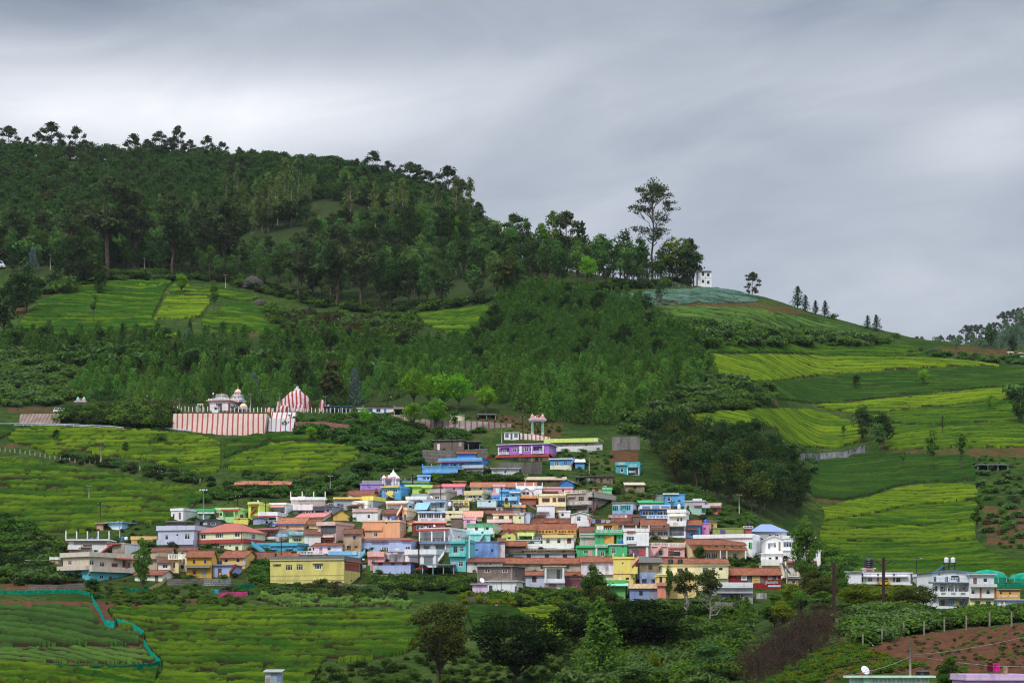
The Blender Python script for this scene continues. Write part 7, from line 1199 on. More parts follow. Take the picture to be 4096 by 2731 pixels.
def vwall(label,pts,hpx,mat,thick=.5,name='terrace_wall',base=None):
 """upright wall along ground points, hpx high"""
 Q=[G(a,b)for a,b in pts];o0=Q[0].copy();b=MB();v=[]
 for q in Q:
  h=hpx/F*q.y;r=q-o0;v+=[r+Vector((0,0,h)),r-Vector((0,0,2.0)),r+Vector((0,thick,h)),r+Vector((0,thick,-2.0))]
 f=[]
 for i in range(len(Q)-1):
  k=4*i;f+=[(k+1,k+5,k+4,k),(k,k+4,k+6,k+2),(k+2,k+6,k+7,k+3),(k+3,k+7,k+5,k+1)]
 n=len(Q);f+=[(0,2,3,1),(4*n-4,4*n-3,4*n-1,4*n-2)];b.add(v,f);o=b.build(name,mat);o.location=o0;return tag(o,label,'wall',None,'thing')
STR=stripes('striped_wall_paint','#8a3a36','#ab9d94',1.58,.30,.10,.25,.75,wet='#b0907c');STRB=stripes('faded_striped_wall','#7a3530','#5e4a40',2.4,.28,0,.2,.7,wet='#4a3a30')
wall('big retaining wall painted in red and white stripes under the temple',[(694,1657),(880,1656),(1068,1658)],[(684,1713),(860,1733),(1056,1738)],STR)
wall('shorter white wall with thin red stripes right of the big striped wall',[(1076,1676),(1180,1676)],[(1070,1720),(1170,1722)],stripes('thin_striped_paint','#8a2f2c','#aeadb0',1.5,.2,.06,.15,.5,.4,wet='#a9a6a8'))
wall('upper striped wall strip under the dome rock',[(1085,1652),(1182,1651)],[(1085,1672),(1180,1674)],stripes('patchy_striped_paint','#7f3632','#b4b0b2',1.5,.25,.0,.15,.7,.1))
wall('brown faded striped wall on the grass slope',[(1182,1690),(1300,1690),(1398,1702)],[(1180,1722),(1300,1726),(1392,1735)],STRB)
wall('striped stone wall below the white van',[(80,1659),(160,1657),(246,1658)],[(76,1690),(160,1692),(240,1692)],stripes('old_striped_paint','#74383a','#857a70',1.15,.22,-.25,.2,.95,wet='#5f554c'))
wall('long striped wall curving behind the bright round trees',[(1566,1660),(1640,1672),(1740,1684),(1860,1686),(1960,1690),(2050,1698)],[(1566,1673),(1640,1690),(1740,1716),(1850,1725),(1930,1714),(2050,1703)],stripes('curved_striped_paint','#743a36','#847d77',1.75,.24,0,.2,.95,wet='#5d554e'))
wall('striped stair wall between kiosk and red bank',[(2076,1734),(2140,1741),(2200,1752)],[(2076,1754),(2130,1756),(2200,1760)],stripes('stair_striped_paint','#7f3632','#a39b94',1.2,.3,0,.1,.4))
vwall('long grey stained concrete wall in the right tea hillside',[(3175,1846),(3280,1846),(3380,1838),(3460,1812)],34,stain('#8f8f92','#3c3a38',.9,.5,'stained_concrete'))
vwall('grey concrete block wall right of the lime yellow bungalow',[(2448,1800),(2560,1798)],52,CONC)
vwall('rough stone terrace wall under the bare block house',[(1690,1850),(1800,1852),(1950,1845)],52,STONE)
vwall('dark grey terrace wall below the purple villa',[(1995,1893),(2080,1895),(2168,1893)],46,stain('#66625c','#45423e',.7,.6,'grey_rubble'))
vwall('white yard wall of the lime yellow bungalow',[(2200,1808),(2330,1806),(2410,1800)],22,paint('#d9d6cf',.6))
vwall('low brown stone wall under the beige three storey house',[(112,2362),(230,2360),(338,2352)],22,STONE)
vwall('dark stone wall under the old yellow house',[(668,2342),(740,2342),(812,2340)],28,STONE)
vwall('pale whitewashed stone wall under the lavender annex',[(814,2342),(870,2342),(924,2338)],27,brickmat('#a9a8a6','#807f7e','#5a5854',.8,.4,.06,'whitewashed_stones'))
vwall('crumbling earth and stone wall left of the hedge',[(1352,2358),(1440,2362),(1520,2362)],26,stain('#857a6a','#57503f',.7,.6,'earth_wall'))
vwall('grey base wall with red pilasters under the lavender blue house',[(1492,2315),(1600,2316),(1668,2312)],18,stripes('red_pilaster_wall','#a33a34','#86858a',2.3,.12,0,0,.6,wet='#6a686a'))
vwall('low brown stone wall below the lilac outhouse',[(1866,2408),(1960,2408),(2030,2400)],24,STONE)
vwall('old dark block wall below the steel blue house',[(2540,2430),(2600,2436),(2640,2436)],38,STONE)
vwall('grey concrete base wall under the lattice terrace house',[(2860,2456),(2930,2462),(2950,2455)],52,CONC)
vwall('small peeling wall stub right of the lattice terrace house',[(3026,2395),(3066,2395)],24,stain('#b9b6b2','#55524e',.8,.6,'peeling_stub'))
def lumps(b,c,r,n,sz,rg,m=0):
 for i in range(n):
  a=rg.uniform(0,6.28);b.ball((c[0]+r[0]*math.cos(a),c[1]+r[1]*math.sin(a),c[2]+rg.uniform(0,r[2])),sz*rg.uniform(.6,1.2),sz*rg.uniform(.6,1.2),sz*rg.uniform(.8,1.7),6,m if isinstance(m,int)else int(rg.choice(m)))
PASTEL=[paint('#d7b9a4',.2),paint('#c98f86',.2),paint('#8fb0a8',.2),paint('#e0dccb',.2),paint('#6f93b4',.2)];GOLD=plain('#b98a1e',.35,.6);MAR=paint('#8f3338');PNK=paint('#d8a0a0')
def finial(parent,loc,s,name='finial'):
 b=MB().lathe([(.32*s,0),(.38*s,.2*s),(.15*s,.35*s),(.3*s,.6*s),(.12*s,.85*s),(.05*s,1.3*s),(.01*s,1.6*s)],n=8);o=b.build(name,[GOLD],parent);o.location=loc;return o
def tower(parent,c,tiers,seed,name='tower'):
 """stepped pyramid of niches and figures; tiers = (half width, z0, z1)"""
 rg=np.random.default_rng(seed);b=MB()
 for i,(r,z0,z1)in enumerate(tiers):
  h=z1-z0;b.box(c[0]-r*.86,c[0]+r*.86,c[1]-r*.86,c[1]+r*.86,z0,z1-h*.22,i%2);b.box(c[0]-r,c[0]+r,c[1]-r,c[1]+r,z1-h*.22,z1,(i+3)%5)
  for k in range(9):
   for sgn in(-1,1):
    t=-1+2*(k+.5)/9;m=int(rg.integers(5));s=r*.13
    b.ball((c[0]+t*r*.95,c[1]+sgn*r*.93,z0+h*.35),s,s,h*.42,6,m);b.ball((c[0]+sgn*r*.93,c[1]+t*r*.95,z0+h*.35),s,s,h*.42,6,int(rg.integers(5)))
    b.ball((c[0]+t*r*.95,c[1]+sgn*r*.93,z0+h*.78),s*.55,s*.55,h*.12,6,0)
 return b.build(name,PASTEL,parent)
def temple():
 frame(800,1500,.2041);Y=hit(880,1646);m=Y/F;o=house('white temple hall with maroon pilasters and a frieze of pastel figures',158,570,500,712,192,'#dfdde2','slab',[('o',332,414,548,708,2.0),('p',160,178,545,712,MAR,.1,'pilaster'),('p',308,330,545,712,MAR,.1,'pilaster'),('p',414,430,545,712,MAR,.1,'pilaster'),('p',552,570,545,712,MAR,.1,'pilaster'),('P',572,582,545,712,MAR,.1,'pilaster'),('P',628,640,560,712,MAR,.1,'pilaster'),('P',682,694,570,712,MAR,.1,'pilaster'),('P',738,750,580,712,MAR,.1,'pilaster'),('p',178,310,690,712,MAR,.06,'plinth'),('p',430,552,692,712,MAR,.06,'plinth'),('P',588,620,598,632,'#55565a',.3,'vent_box')],d=14,rc=PNK,Y=Y,name='temple_hall',cat='temple')
 _,w,d,He,H=HOUSES['white temple hall with maroon pilasters and a frieze of pastel figures'];rg=np.random.default_rng(4)
 c=MB();c.box(-.7,w+.7,-.75,d+.6,H+.004,H+.25);c.build('cornice',[PASTEL[1]],o);b=MB()
 for i in range(26):t=i/25;x=t*w;m_=int(rg.integers(5));b.ball((x,-.2,H+.35),.3,.26,.32*rg.uniform(.7,1.2),6,m_);b.ball((x,-.2,H+.7),.14,.14,.16,6,0)
 for i in range(20):b.ball((w+.1,d*i/19,H+.35),.28,.3,.32*rg.uniform(.7,1.2),6,int(rg.integers(5)))
 b.build('roof_figures',PASTEL,o)
 gx=w*.53;g=tower(o,(gx,2.2,0),[(1.9,H+.25,H+1.0),(1.75,H+1.0,H+1.7),(1.55,H+1.7,H+2.3)],1,'entrance_tower')
 for k in(-1.6,-.5,0,.5,1.6):finial(o,(gx+k,1.8,H+2.3+(.25 if abs(k)<1 else-.2)),.28)
 z=lambda y:(712-y)*FR[2]*m*1.1;cx,cy=w*.96,d*.62
 tower(o,(cx,cy,0),[(2.25,H+.2,z(445)),(1.85,z(445),z(405)),(1.55,z(405),z(372)),(1.3,z(372),z(345))],2,'main_tower')
 q=MB();q.lathe([(.9,z(345)),(.95,z(335)),(1.15,z(318)),(1.1,z(300)),(.8,z(275)),(.42,z(258)),(.2,z(252))],(cx,cy,0),14);lumps(q,(cx,cy,z(330)),(1.05,1.05,.4),8,.25,rg,1);q.build('tower_dome',[PASTEL[0],PASTEL[1]],o)
 finial(o,(cx,cy,z(254)),.85,'gold_finial')
 s=thing('shrine','small domed shrine on blue columns right of the temple hall','shrine',P(NX(840),NY(712),Y-1));zz=lambda y:(712-y)*FR[2]*m
 b=MB().box(-1.6,1.6,0,3.0,zz(662),zz(640));b.build('roof_slab',[PNK],s);b=MB().lathe([(1.15,0),(1.3,.35),(1.25,.8),(.95,1.2),(.5,1.5),(.2,1.62)],(0,1.5,zz(640)),14);b.build('dome',[paint('#d8c39a')],s);finial(s,(0,1.5,zz(640)+1.6),.42)
 for x in(-1.4,-.5,.5,1.4):
  for y in(.2,2.8):b=MB().box(x-.1,x+.1,y-.1,y+.1,-.5,zz(662));b.build('column',[paint('#7fa6c9')],s)
 p=thing('pedestal','white offering pedestal with flat canopy before the temple hall','pedestal',P(NX(302),NY(712),Y-3));b=MB().box(-1.0,1.0,-.6,.6,-.5,.45).box(-.9,.9,-.5,.5,1.35,1.7);b.build('plinth_and_canopy',[paint('#e2e2e4')],p)
 for x in(-.7,.7):MB().box(x-.12,x+.12,-.15,.15,.45,1.35).build('post',[paint('#e2e2e4')],p)
 MB().box(-.25,.25,-.2,.2,.45,1.35).build('idol_box',[paint('#4a2a26')],p)
 lm=thing('lamp_post','white globe lamp on a pole before the temple hall','lamp',P(NX(258),NY(712),Y-4));MB().tube([(0,0,-.5),(0,0,zz(385))],.07).build('pole',[paint('#dedee0')],lm);MB().ball((0,0,zz(368)),.3,.3,.34).build('globe',[plain('#eceef2',.3)],lm)
 bl=thing('bell_frame','golden bell hanging in a white frame left of the temple hall','bell',P(800+.2041*8,1644,Y-3))
 for x in(-.8,.8):MB().box(x-.1,x+.1,-.1,.1,-.5,2.2).build('post',[paint('#e2e2e4')],bl)
 MB().box(-.95,.95,-.1,.1,2.2,2.4).build('beam',[paint('#e2e2e4')],bl);MB().lathe([(.4,0),(.34,.1),(.26,.4),(.1,.55)],(0,0,1.6),10).build('bell',[GOLD],bl)
temple()
def rock(name,label,px,ybot,wpx,hpx,Y,mat,seed=0,depth=1.0,lean=0.0,pw=.75,cat='rock',rough=.16,crease=True):
 n,k=40,22;m=Y/F;Rw=wpx*m/2;Hh=hpx*m;b=[];f=[]
 for i in range(k+1):
  t=i/k
  for j in range(n):
   a=2*math.pi*j/n;r=(1-t**(1/pw*1.6))**.54 if t<1 else 0;b.append((math.cos(a)*r*Rw+lean*t*Rw,math.sin(a)*r*Rw*depth,t*Hh))
 v=np.array(b);d=(fbm(v[:,0]/Rw*2.1+seed*7+v[:,2]*.25,v[:,1]/Rw*2+v[:,2]/Hh*2.4,seed,4)-.5)*2*rough
 if crease:d=d-.07*np.abs(np.sin(v[:,0]/Rw*5.5+v[:,2]/Hh*1.6))**3
 fac=1+d*np.clip(v[:,2]/Hh*4,0.3,1);v[:,0]*=fac;v[:,1]*=fac;v[:,2]=v[:,2]*(1+d*.35)-.5
 I=np.arange((k+1)*n).reshape(k+1,n);J=np.roll(I,-1,1);f=np.stack([I[:-1],J[:-1],J[1:],I[1:]],-1).reshape(-1,4)
 o=link(name,npmesh(name,v,f,[mat],smooth=True));o.location=P(px,ybot,Y);return tag(o,label,cat)
RST=stripes('striped_rock_paint','#8c3634','#bdb2b6',1.3,.44,.12,.5,.3,wet='#d0a898');RST2=stripes('striped_small_rock_paint','#8c3634','#b9aeb2',1.3,.5,-.1,.4,.35,wet='#d0a898')
YR=hit(1172,1647)
rock('striped_rock','great dome shaped rock painted in red and white stripes',1178,1650,134,97,YR+7,RST,2,.9,.16,.70,rough=.15)
rock('striped_rock','low striped boulder in front of the dome rock',1196,1650,62,42,YR+1.5,RST2,5,.8,.1,.8)
rock('striped_rock','sloping striped flank rock left of the dome rock',1128,1648,56,34,YR+2,RST2,6,.8,.3,.7)
rock('striped_rock','thin striped rock spire left of the dome rock',1112,1648,16,50,YR+4,RST2,7,.8,.1,.9)
rock('striped_rock','split striped rock between dome rock and blue shed',1290,1648,34,58,YR+6,RST2,8,.8,-.1,1.2)
rock('striped_rock','small striped rock just left of the blue shed roof',1312,1648,16,38,YR+4,RST2,9,.8,.2,.9)
rock('striped_rock','row of low striped stones behind the white posts',1078,1646,40,22,YR+1,RST2,10,.5,0,.7)
def dome_shrine():
 g=P(1190,1556,YR+7);o=thing('rooftop_shrine','tiny white shrine platform on top of the striped dome rock','shrine',(g.x,g.y,g.z));m=g.y/F
 MB().box(-.9,.9,-.7,.7,-1.2,.1).build('platform',[paint('#c9d0d8')],o)
 for i,(x,h)in enumerate(((-.35,.75),(.15,1.1))):MB().lathe([(.22,.1),(.2,h*.5),(.06,h),(.01,h*1.2)],(x,0,0),8).build('pinnacle',[paint('#dfe2e6')],o)
 MB().tube([(.1,0,.1),(.1,0,2.2)],.025,5).build('antenna',[METALD],o)
dome_shrine()
frame(1300,1480,.3827)
house('white temple house with blue windows and red roof edge',408,716,378,448,0,'#dfe0e2','slab',[('w',445,498,402,440,'#2f7fc0'),('w',536,580,402,440,'#2f7fc0'),('d',615,640,405,446,'#2f7fc0'),('p',408,716,378,386,'#8f3338',.5,'roof_edge')],d=7,rc=paint('#cfcfd2'))
house('tiny white kiosk with blue door beside the temple house',345,406,396,446,0,'#d9dadc','slab',[('d',384,402,405,445,'#2f7fc0')],d=3)
house('open shed right of the temple house with brown tin roof',720,868,390,470,0,'#8a8680','shed',[('o',728,862,410,466,5)],ey=405,rc=tin('#6a5a4c','#4f443a'),d=6)
def shed_open(label,x0,x1,yt,yb,col,posts=6,d=5):
 Y=hit((x0+x1)/2,yb);m=Y/F;w=(x1-x0)*m;h=(yb-yt)*m;o=thing('open_shed',label,'shed',P(x0,yb,Y));MB().slab((-.3,-.4,h*.92),(w+.3,-.4,h*.92),(w+.3,d,h+.2),(-.3,d,h+.2),.12).build('roof',[tin(col,'#23607a')],o)
 for i in range(posts):
  for y in(0,d-.3):MB().box(w*i/(posts-1)-.07,w*i/(posts-1)+.07,y,y+.14,-.6,h*.92).build('post',[paint('#8fb4c8')],o)
 MB().box(0,w,d-.12,d-.05,-.3,h*.8).build('back_sheet',[paint('#2a4a58')],o)
shed_open('long open shed with teal blue roof beside the temple',1294,1408,1622,1650,'#2f88a8')
shed_open('grey carport roof on thin posts over the red car',1690,1815,2254,2305,'#5a6066',4,6)
shed_open('light roof shelter on posts at the red bank near the arch',1912,1982,1653,1676,'#9aa6b0',3,4)
shed_open('small flat white roof shelter on the far right slope',3912,4032,1855,1882,'#c9ccd0',4,6)
def arch(label,x0,x1,yt,yb,cols,w=.55):
 Y=hit((x0+x1)/2,yb);m=Y/F;W_=(x1-x0)*m;Hh=(yb-yt)*m;o=thing('gateway',label,'gateway',P((x0+x1)/2,yb,Y));rg=np.random.default_rng(int(x0))
 for s in(-1,1):
  x=s*(W_/2-w);b=MB();b.box(x-w*.8,x+w*.8,-w*.8,w*.8,-1.0,.4);b.box(x-w*.55,x+w*.55,-w*.55,w*.55,.4,Hh*.58);b.box(x-w*.85,x+w*.85,-w*.8,w*.8,Hh*.58,Hh*.64);b.build('pillar',[paint(cols[0])],o)
  MB().box(x-w*.3,x+w*.3,-w*.62,-w*.552,.8,Hh*.52).build('pillar_panel',[paint(cols[1])],o)
 b=MB();b.box(-W_/2-.5,W_/2+.5,-.9,.9,Hh*.64,Hh*.70);b.prism([(-W_/2-.8,Hh*.70),(W_/2+.8,Hh*.70),(W_/2+.1,Hh*.80),(-W_/2-.1,Hh*.80)],-1.0,1.0,1);b.build('lintel',[PASTEL[4],PNK],o)
 b=MB();lumps(b,(0,0,Hh*.82),(W_*.42,.5,.3),12,.28,rg,[0,1,2,3,4]);b.build('figures',PASTEL,o)
 b=MB();b.lathe([(.1,-.1),(Hh*.085,-.08),(Hh*.085,.08),(.1,.1)],n=16);b.v=[(p[0],p[2],p[1]+Hh*.90)for p in b.v];b.build('crest',[MAR],o)
 for s in(-1,1):b=MB().lathe([(.55,0),(.6,.3),(.45,.8),(.15,1.15),(.02,1.5)],(s*(W_/2-w),0,Hh*.80),10);b.build('corner_dome',[paint(cols[2])],o)
arch('pastel temple gateway arch standing on the red bank',2122,2178,1656,1737,('#9fb7b0','#4f9a80','#c98f86'))
arch('blue temple gateway over the road by the white van',306,342,1591,1648,('#6fa9c4','#5a93b4','#7fbf9a'),.5)
def vehicle(kind,label,px,py,Lpx,col,yaw=0.0,cat='car',van=False,Y=None):
 g=G(px,py)if Y is None else P(px,py,Y);L=Lpx/F*g.y;o=thing(kind,label,cat,g+Vector((0,0,.05)),yaw);h=L*(.46 if van else .36);wd=L*.40;s=L/4.0
 if van:prof=[(-.5,.12),(.5,.12),(.5,.30),(.47,.55),(.34,.95),(-.46,1.0),(-.5,.9)]
 else:prof=[(-.5,.16),(.5,.16),(.5,.42),(.44,.54),(.2,.62),(.06,.98),(-.28,1.0),(-.46,.62),(-.5,.55)]
 m=plain(col,.3);b=MB();b.prism([(x*L,z*h)for x,z in prof],-wd/2,wd/2);b.build('body',[m],o)
 win=[(.40,.62),(.31,.9),(.05,.92),(.05,.62)]if van else[(.17,.64),(.05,.92),(-.08,.92),(-.08,.64)];win2=[(.02,.62),(.02,.92),(-.2,.93),(-.2,.62)]if van else[(-.11,.64),(-.11,.92),(-.26,.92),(-.38,.64)]
 wins=[win,win2]+([[(-.23,.62),(-.23,.93),(-.44,.93),(-.46,.62)]]if van else[])
 for q in wins:
  for s_ in(-1,1):y0,y1=sorted((s_*(wd/2+.002),s_*(wd/2+.02)));MB().prism([(x*L,z*h)for x,z in q],y0,y1).build('window',[GLASS],o)
 b=MB();xa,za,xb,zb=(.475,.55,.345,.93)if van else(.21,.63,.07,.95);b.add([(xa*L+.02,-wd*.44,za*h),(xa*L+.02,wd*.44,za*h),(xb*L+.02,wd*.42,zb*h),(xb*L+.02,-wd*.42,zb*h)],[(0,1,2,3)]);b.build('windscreen',[GLASS],o)
 for x in(-.32,.32):
  for s_ in(-1,1):
   r=L*.078;t=MB();n=14;t.lathe([(r*.9,-.09),(r,-.05),(r,.05),(r*.9,.09)],n=n);t.v=[(p[0],p[2],p[1])for p in t.v];wo=t.build('wheel',[plain('#141414',.8)],o);wo.location=(x*L,s_*(wd/2-.02),r)
   u_=MB();u_.lathe([(r*.55,-.1),(r*.5,.1)],n=10);u_.v=[(p[0],p[2],p[1])for p in u_.v];u_.build('rim',[STEEL],wo)
 for s_ in(-1,1):MB().box(L*.485,L*.506,s_*wd*.36-.12,s_*wd*.36+.12,h*.36,h*.46).build('headlight',[plain('#dfe4e8',.2)],o)
 return o
vehicle('minivan','white minivan parked on the road left of the blue gateway',236,1652,44,'#d9dadc',math.pi,'van',True)
vehicle('car','yellow hatchback parked in front of the white bungalow',3532,2341,58,'#d9a514',math.pi)
vehicle('car','red car parked under the grey carport roof',1690,2280,50,'#c01c22',math.pi,Y=hit(1700,2300)+2)
vehicle('bus','white bus cut by the left picture edge on the upper road',-10,1074,62,'#cfd6dc',0.0,'bus',True)
# --- fences
def fence(label,pts,step,hpx,col,name='post_fence',wires=2,thick=.07,group=None,lean=0.0):
 Q=[];acc=0.0
 for(a,b),(c,d)in zip(pts[:-1],pts[1:]):
  L=math.hypot(c-a,d-b);n=max(1,round(L/step));Q+=[(a+(c-a)*i/n,b+(d-b)*i/n)for i in range(n)]
 Q.append(pts[-1]);o=thing(name,label,'fence',G(*Q[0]),0,group);o0=Vector(o.location);tops=[];pm=paint(col,.4);me=None
 for i,(a,b)in enumerate(Q):
  g=G(a,b);h=hpx/F*g.y
  if me is None:me=MB().box(-thick,thick,-thick,thick,-.5,1).mesh('post',[pm])
  p=link('post',me,o);p.location=g-o0;p.scale=(1,1,h*(1+.12*math.sin(i*2.3)));p.rotation_euler=(0,lean*math.sin(i*1.7),0);tops.append((g-o0,h))
 if wires:
  b=MB()
  for k in range(wires):b.tube([g+Vector((0,-.08,h*(.35+.5*k/max(1,wires-1))))for g,h in tops],.018,4)
  b.build('wire',[METALD],o)
 return o
fence('row of white posts along the temple terrace and road',[(360,1650),(560,1643),(680,1644),(800,1646),(1000,1648),(1200,1650),(1400,1652)],15.5,19,'#dfe0e6',thick=.10)
fence('old post fence crossing the left tea slope',[(0,1806),(100,1814),(200,1834),(300,1850),(440,1860),(560,1880),(700,1908),(800,1928)],19,15,'#b9aa8c',thick=.08,lean=.08)
fence('thin wire fence along the belt of trees above the cabbages',[(2400,1172),(2470,1160),(2530,1152),(2620,1148),(2740,1150),(2800,1150)],26,17,'#a9a7a2',thick=.05)
POSTM=stain('#837d72','#57524a',.6,1.2,'grey_post_concrete')
for i,(a,b,h)in enumerate([(3451,2591,56),(3528,2575,62),(3614,2545,58),(3696,2543,60),(3777,2526,54),(3865,2520,60),(3958,2507,60),(4046,2506,62)]):
 g=G(a,b,150*SC);b_=MB().box(-.09,.09,-.09,.09,-.6,h/F*g.y);o=b_.build('concrete_post',[POSTM]);o.location=g;tag(o,['leftmost concrete field post, braced by a slanting strut','concrete field post half hidden by leafy hedge','concrete field post under the papaya like bush','upright concrete field post before the dark bushes','concrete field post below the middle garden tree','concrete field post left of the round boulder','concrete field post right of the round boulder','concrete field post by the dark hedge at the right'][i],'post','concrete posts along the red field')
g=G(3500,2582,150*SC);o=MB().tube([(-1.7,0,1.5),(0,0,-.2)],.07,6).build('post_strut',[POLEC]);o.location=g;tag(o,'slanting concrete strut bracing the leftmost field post','strut')
def rail(label,pts,hpx):
 Q=[G(a,b)for a,b in pts];o=thing('guard_rail',label,'guard rail',Q[0]);o0=Q[0];b=MB();h=hpx/F*o0.y
 for k in(.55,.95):b.tube([q-o0+Vector((0,0,h*k))for q in Q],.11,6)
 b.build('rail',[paint('#aeb9c4',.3)],o);n=14
 for(p,q)in zip(Q[:-1],Q[1:]):
  k=max(1,int((q-p).length/2.4))
  for i in range(k):r=p+(q-p)*i/k-o0;MB().box(r.x-.09,r.x+.09,r.y,r.y+.14,r.z-.5,r.z+h).build('post',[paint('#b9c2cc',.3)],o)
rail('grey guard rail along the lower road at the left edge',[(-40,1706),(60,1706),(160,1706),(260,1708),(360,1713),(440,1716),(495,1722)],13)
rail('short guard rail at the left foot of the striped wall',[(662,1716),(700,1720),(765,1727)],6)
def sheet(label,pts,hpx,col,name='shade_net',cat='net',posts=True,Y=None,off=0.0,tl=.3,ymin=0):
 """cloth or net hanging between stakes"""
 Q=[]
 for(a,b),(c,d)in zip(pts[:-1],pts[1:]):
  n=max(2,int(math.hypot(c-a,d-b)/9));Q+=[(a+(c-a)*i/n,b+(d-b)*i/n)for i in range(n)]
 Q.append(pts[-1]);W_=[G(a,b,ymin)if Y is None else P(a,b,Y)for a,b in Q];o=thing(name,label,cat,W_[0]);o0=W_[0];b=MB();v=[];rg=np.random.default_rng(int(pts[0][0]*3+pts[0][1]))
 for i,q in enumerate(W_):
  h=hpx/F*q.y*(1-.07*abs(math.sin(i*.8)));j=rg.normal(0,.06);r=q-o0+Vector((0,j+.1*math.sin(i*1.1),off));v+=[r+Vector((0,0,h)),r+Vector((0,.05*math.sin(i*2.1),h*.5)),r]
 f=[]
 for i in range(len(W_)-1):k=3*i;f+=[(k+1,k+4,k+3,k),(k+2,k+5,k+4,k+1)]
 vb=[(p[0],p[1]+.03,p[2])for p in v];nv=len(v);f+=[tuple(nv+x for x in reversed(q))for q in f];b.add(v+vb,f)
 key=('cloth',col)
 if key not in _mc:
  t=NT('cloth_'+col.strip('#'));c=t.mix(t.ramp(t.noise(1.4,4),.35,.7),lin(col),tuple(.62*q for q in lin(col)));d1=t.node('ShaderNodeBsdfDiffuse');d2=t.node('ShaderNodeBsdfTranslucent');t.l(c,d1.inputs[0]);t.l(c,d2.inputs[0]);mx=t.node('ShaderNodeMixShader');mx.inputs[0].default_value=tl;t.l(d1.outputs[0],mx.inputs[1]);t.l(d2.outputs[0],mx.inputs[2]);t.l(mx.outputs[0],t.out.inputs[0]);_mc[key]=t.m
 b.build('sheet',[_mc[key]],o)
 if posts:
  for i in range(0,len(W_),max(1,len(W_)//max(2,int(len(W_)/4)))):r=W_[i]-o0;MB().tube([r+Vector((0,.12,-.4)),r+Vector((.03,.12,hpx/F*W_[i].y*1.35+off))],.035,5).build('stake',[WOOD],o)
 return o
NET='#179a78'
sheet('green shade net fence along the upper edge of the vegetable plot',[(-30,2376),(120,2376),(310,2372),(360,2384)],17,NET)
sheet('turquoise net fence zigzagging down between vegetables and tea',[(366,2390),(374,2418),(395,2450),(412,2485),(418,2502),(456,2512),(464,2498),(530,2518),(574,2546),(575,2580),(606,2630),(642,2662)],28,'#1fb39a')
sheet('dark green net fence along the lower edge of the vegetable plot',[(-30,2662),(100,2668),(180,2675),(330,2682),(500,2684),(600,2674),(640,2664)],24,'#0f7d5c')
sheet('short green net below the lopped tree',[(503,2372),(540,2366),(592,2364)],14,NET)
sheet('pale yellow sheet fence climbing to the dark stone wall',[(594,2364),(620,2352),(648,2338),(664,2322)],16,'#d9c486')
sheet('hot pink cloth stretched on stakes below the stone wall',[(875,2388),(930,2386),(990,2384)],20,'#d9568f','cloth_sheet','cloth')
sheet('sky blue cloth on stakes left of the pink cloth',[(846,2370),(874,2372)],17,'#4fb3d4','cloth_sheet','cloth')
sheet('purple cloth behind the pink cloth',[(886,2362),(930,2354)],12,'#7a3f86','cloth_sheet','cloth')
sheet('dark green net behind the purple cloth',[(934,2358),(1016,2350)],18,'#0f7d5c')
sheet('small turquoise net scrap at the edge of the broad tea field',[(926,2440),(978,2436)],9,'#1fae84')
sheet('turquoise net strip below the white hilltop house',[(2938,1178),(2966,1180)],8,'#1f9a86');sheet('turquoise net scrap under the lone slender tree',[(3005,1202),(3026,1200)],7,'#1f9a86')
def laundry(label,px,ytop,wpx,hpx,col,Y,group=None):return sheet(label,[(px,ytop+hpx),(px+wpx,ytop+hpx)],hpx,col,'laundry','laundry',False,Y)
YV=lambda b:hit(2250,b)
for lb,x,y,w,h,c,yy in[('dark floral cloth hanging on the white terrace',2253,2042,24,30,'#3f5f55',2062),('red and white cloth drying over the stair wall house',2174,2020,18,20,'#b32a30',2040),('light blue cloth beside the red drying cloth',2150,2020,12,18,'#9fc4d8',2040),('pink cloth first in the drying row beside the white curved roof house',2355,2072,11,20,'#d98f84',2096),('lilac cloth second in the drying row',2368,2074,13,18,'#b9b0d4',2096),('patterned dark cloth third in the drying row',2382,2075,20,16,'#54506a',2096),('pale pink cloth fourth in the drying row',2404,2076,17,14,'#d4b8c4',2096),('white cloth last in the drying row',2424,2078,18,13,'#d4d2d6',2096),('white shirts drying by the salmon pink house',1447,2257,16,13,'#d2d2de',2285),('green and white towel hanging by the lavender blue house',1468,2258,13,34,'#3f9a4a',2290),('white cloth in the porch of the teal house',2515,1881,24,9,'#d4dce0',1895),('red cloth on the terrace behind the bright blue house',1948,1826,20,9,'#b3242c',1840),('pink cloth on the terrace behind the bright blue house',1942,1824,7,7,'#d96a8a',1842),('purple cloth bundle hanging by the lilac outhouse',1850,2368,14,18,'#a58ab8',2385),('salmon cloth hanging beside the purple bundle',1866,2366,18,18,'#cf9a88',2385)]:
 laundry(lb,x,y,w,h,c,YV(yy)-4.5)
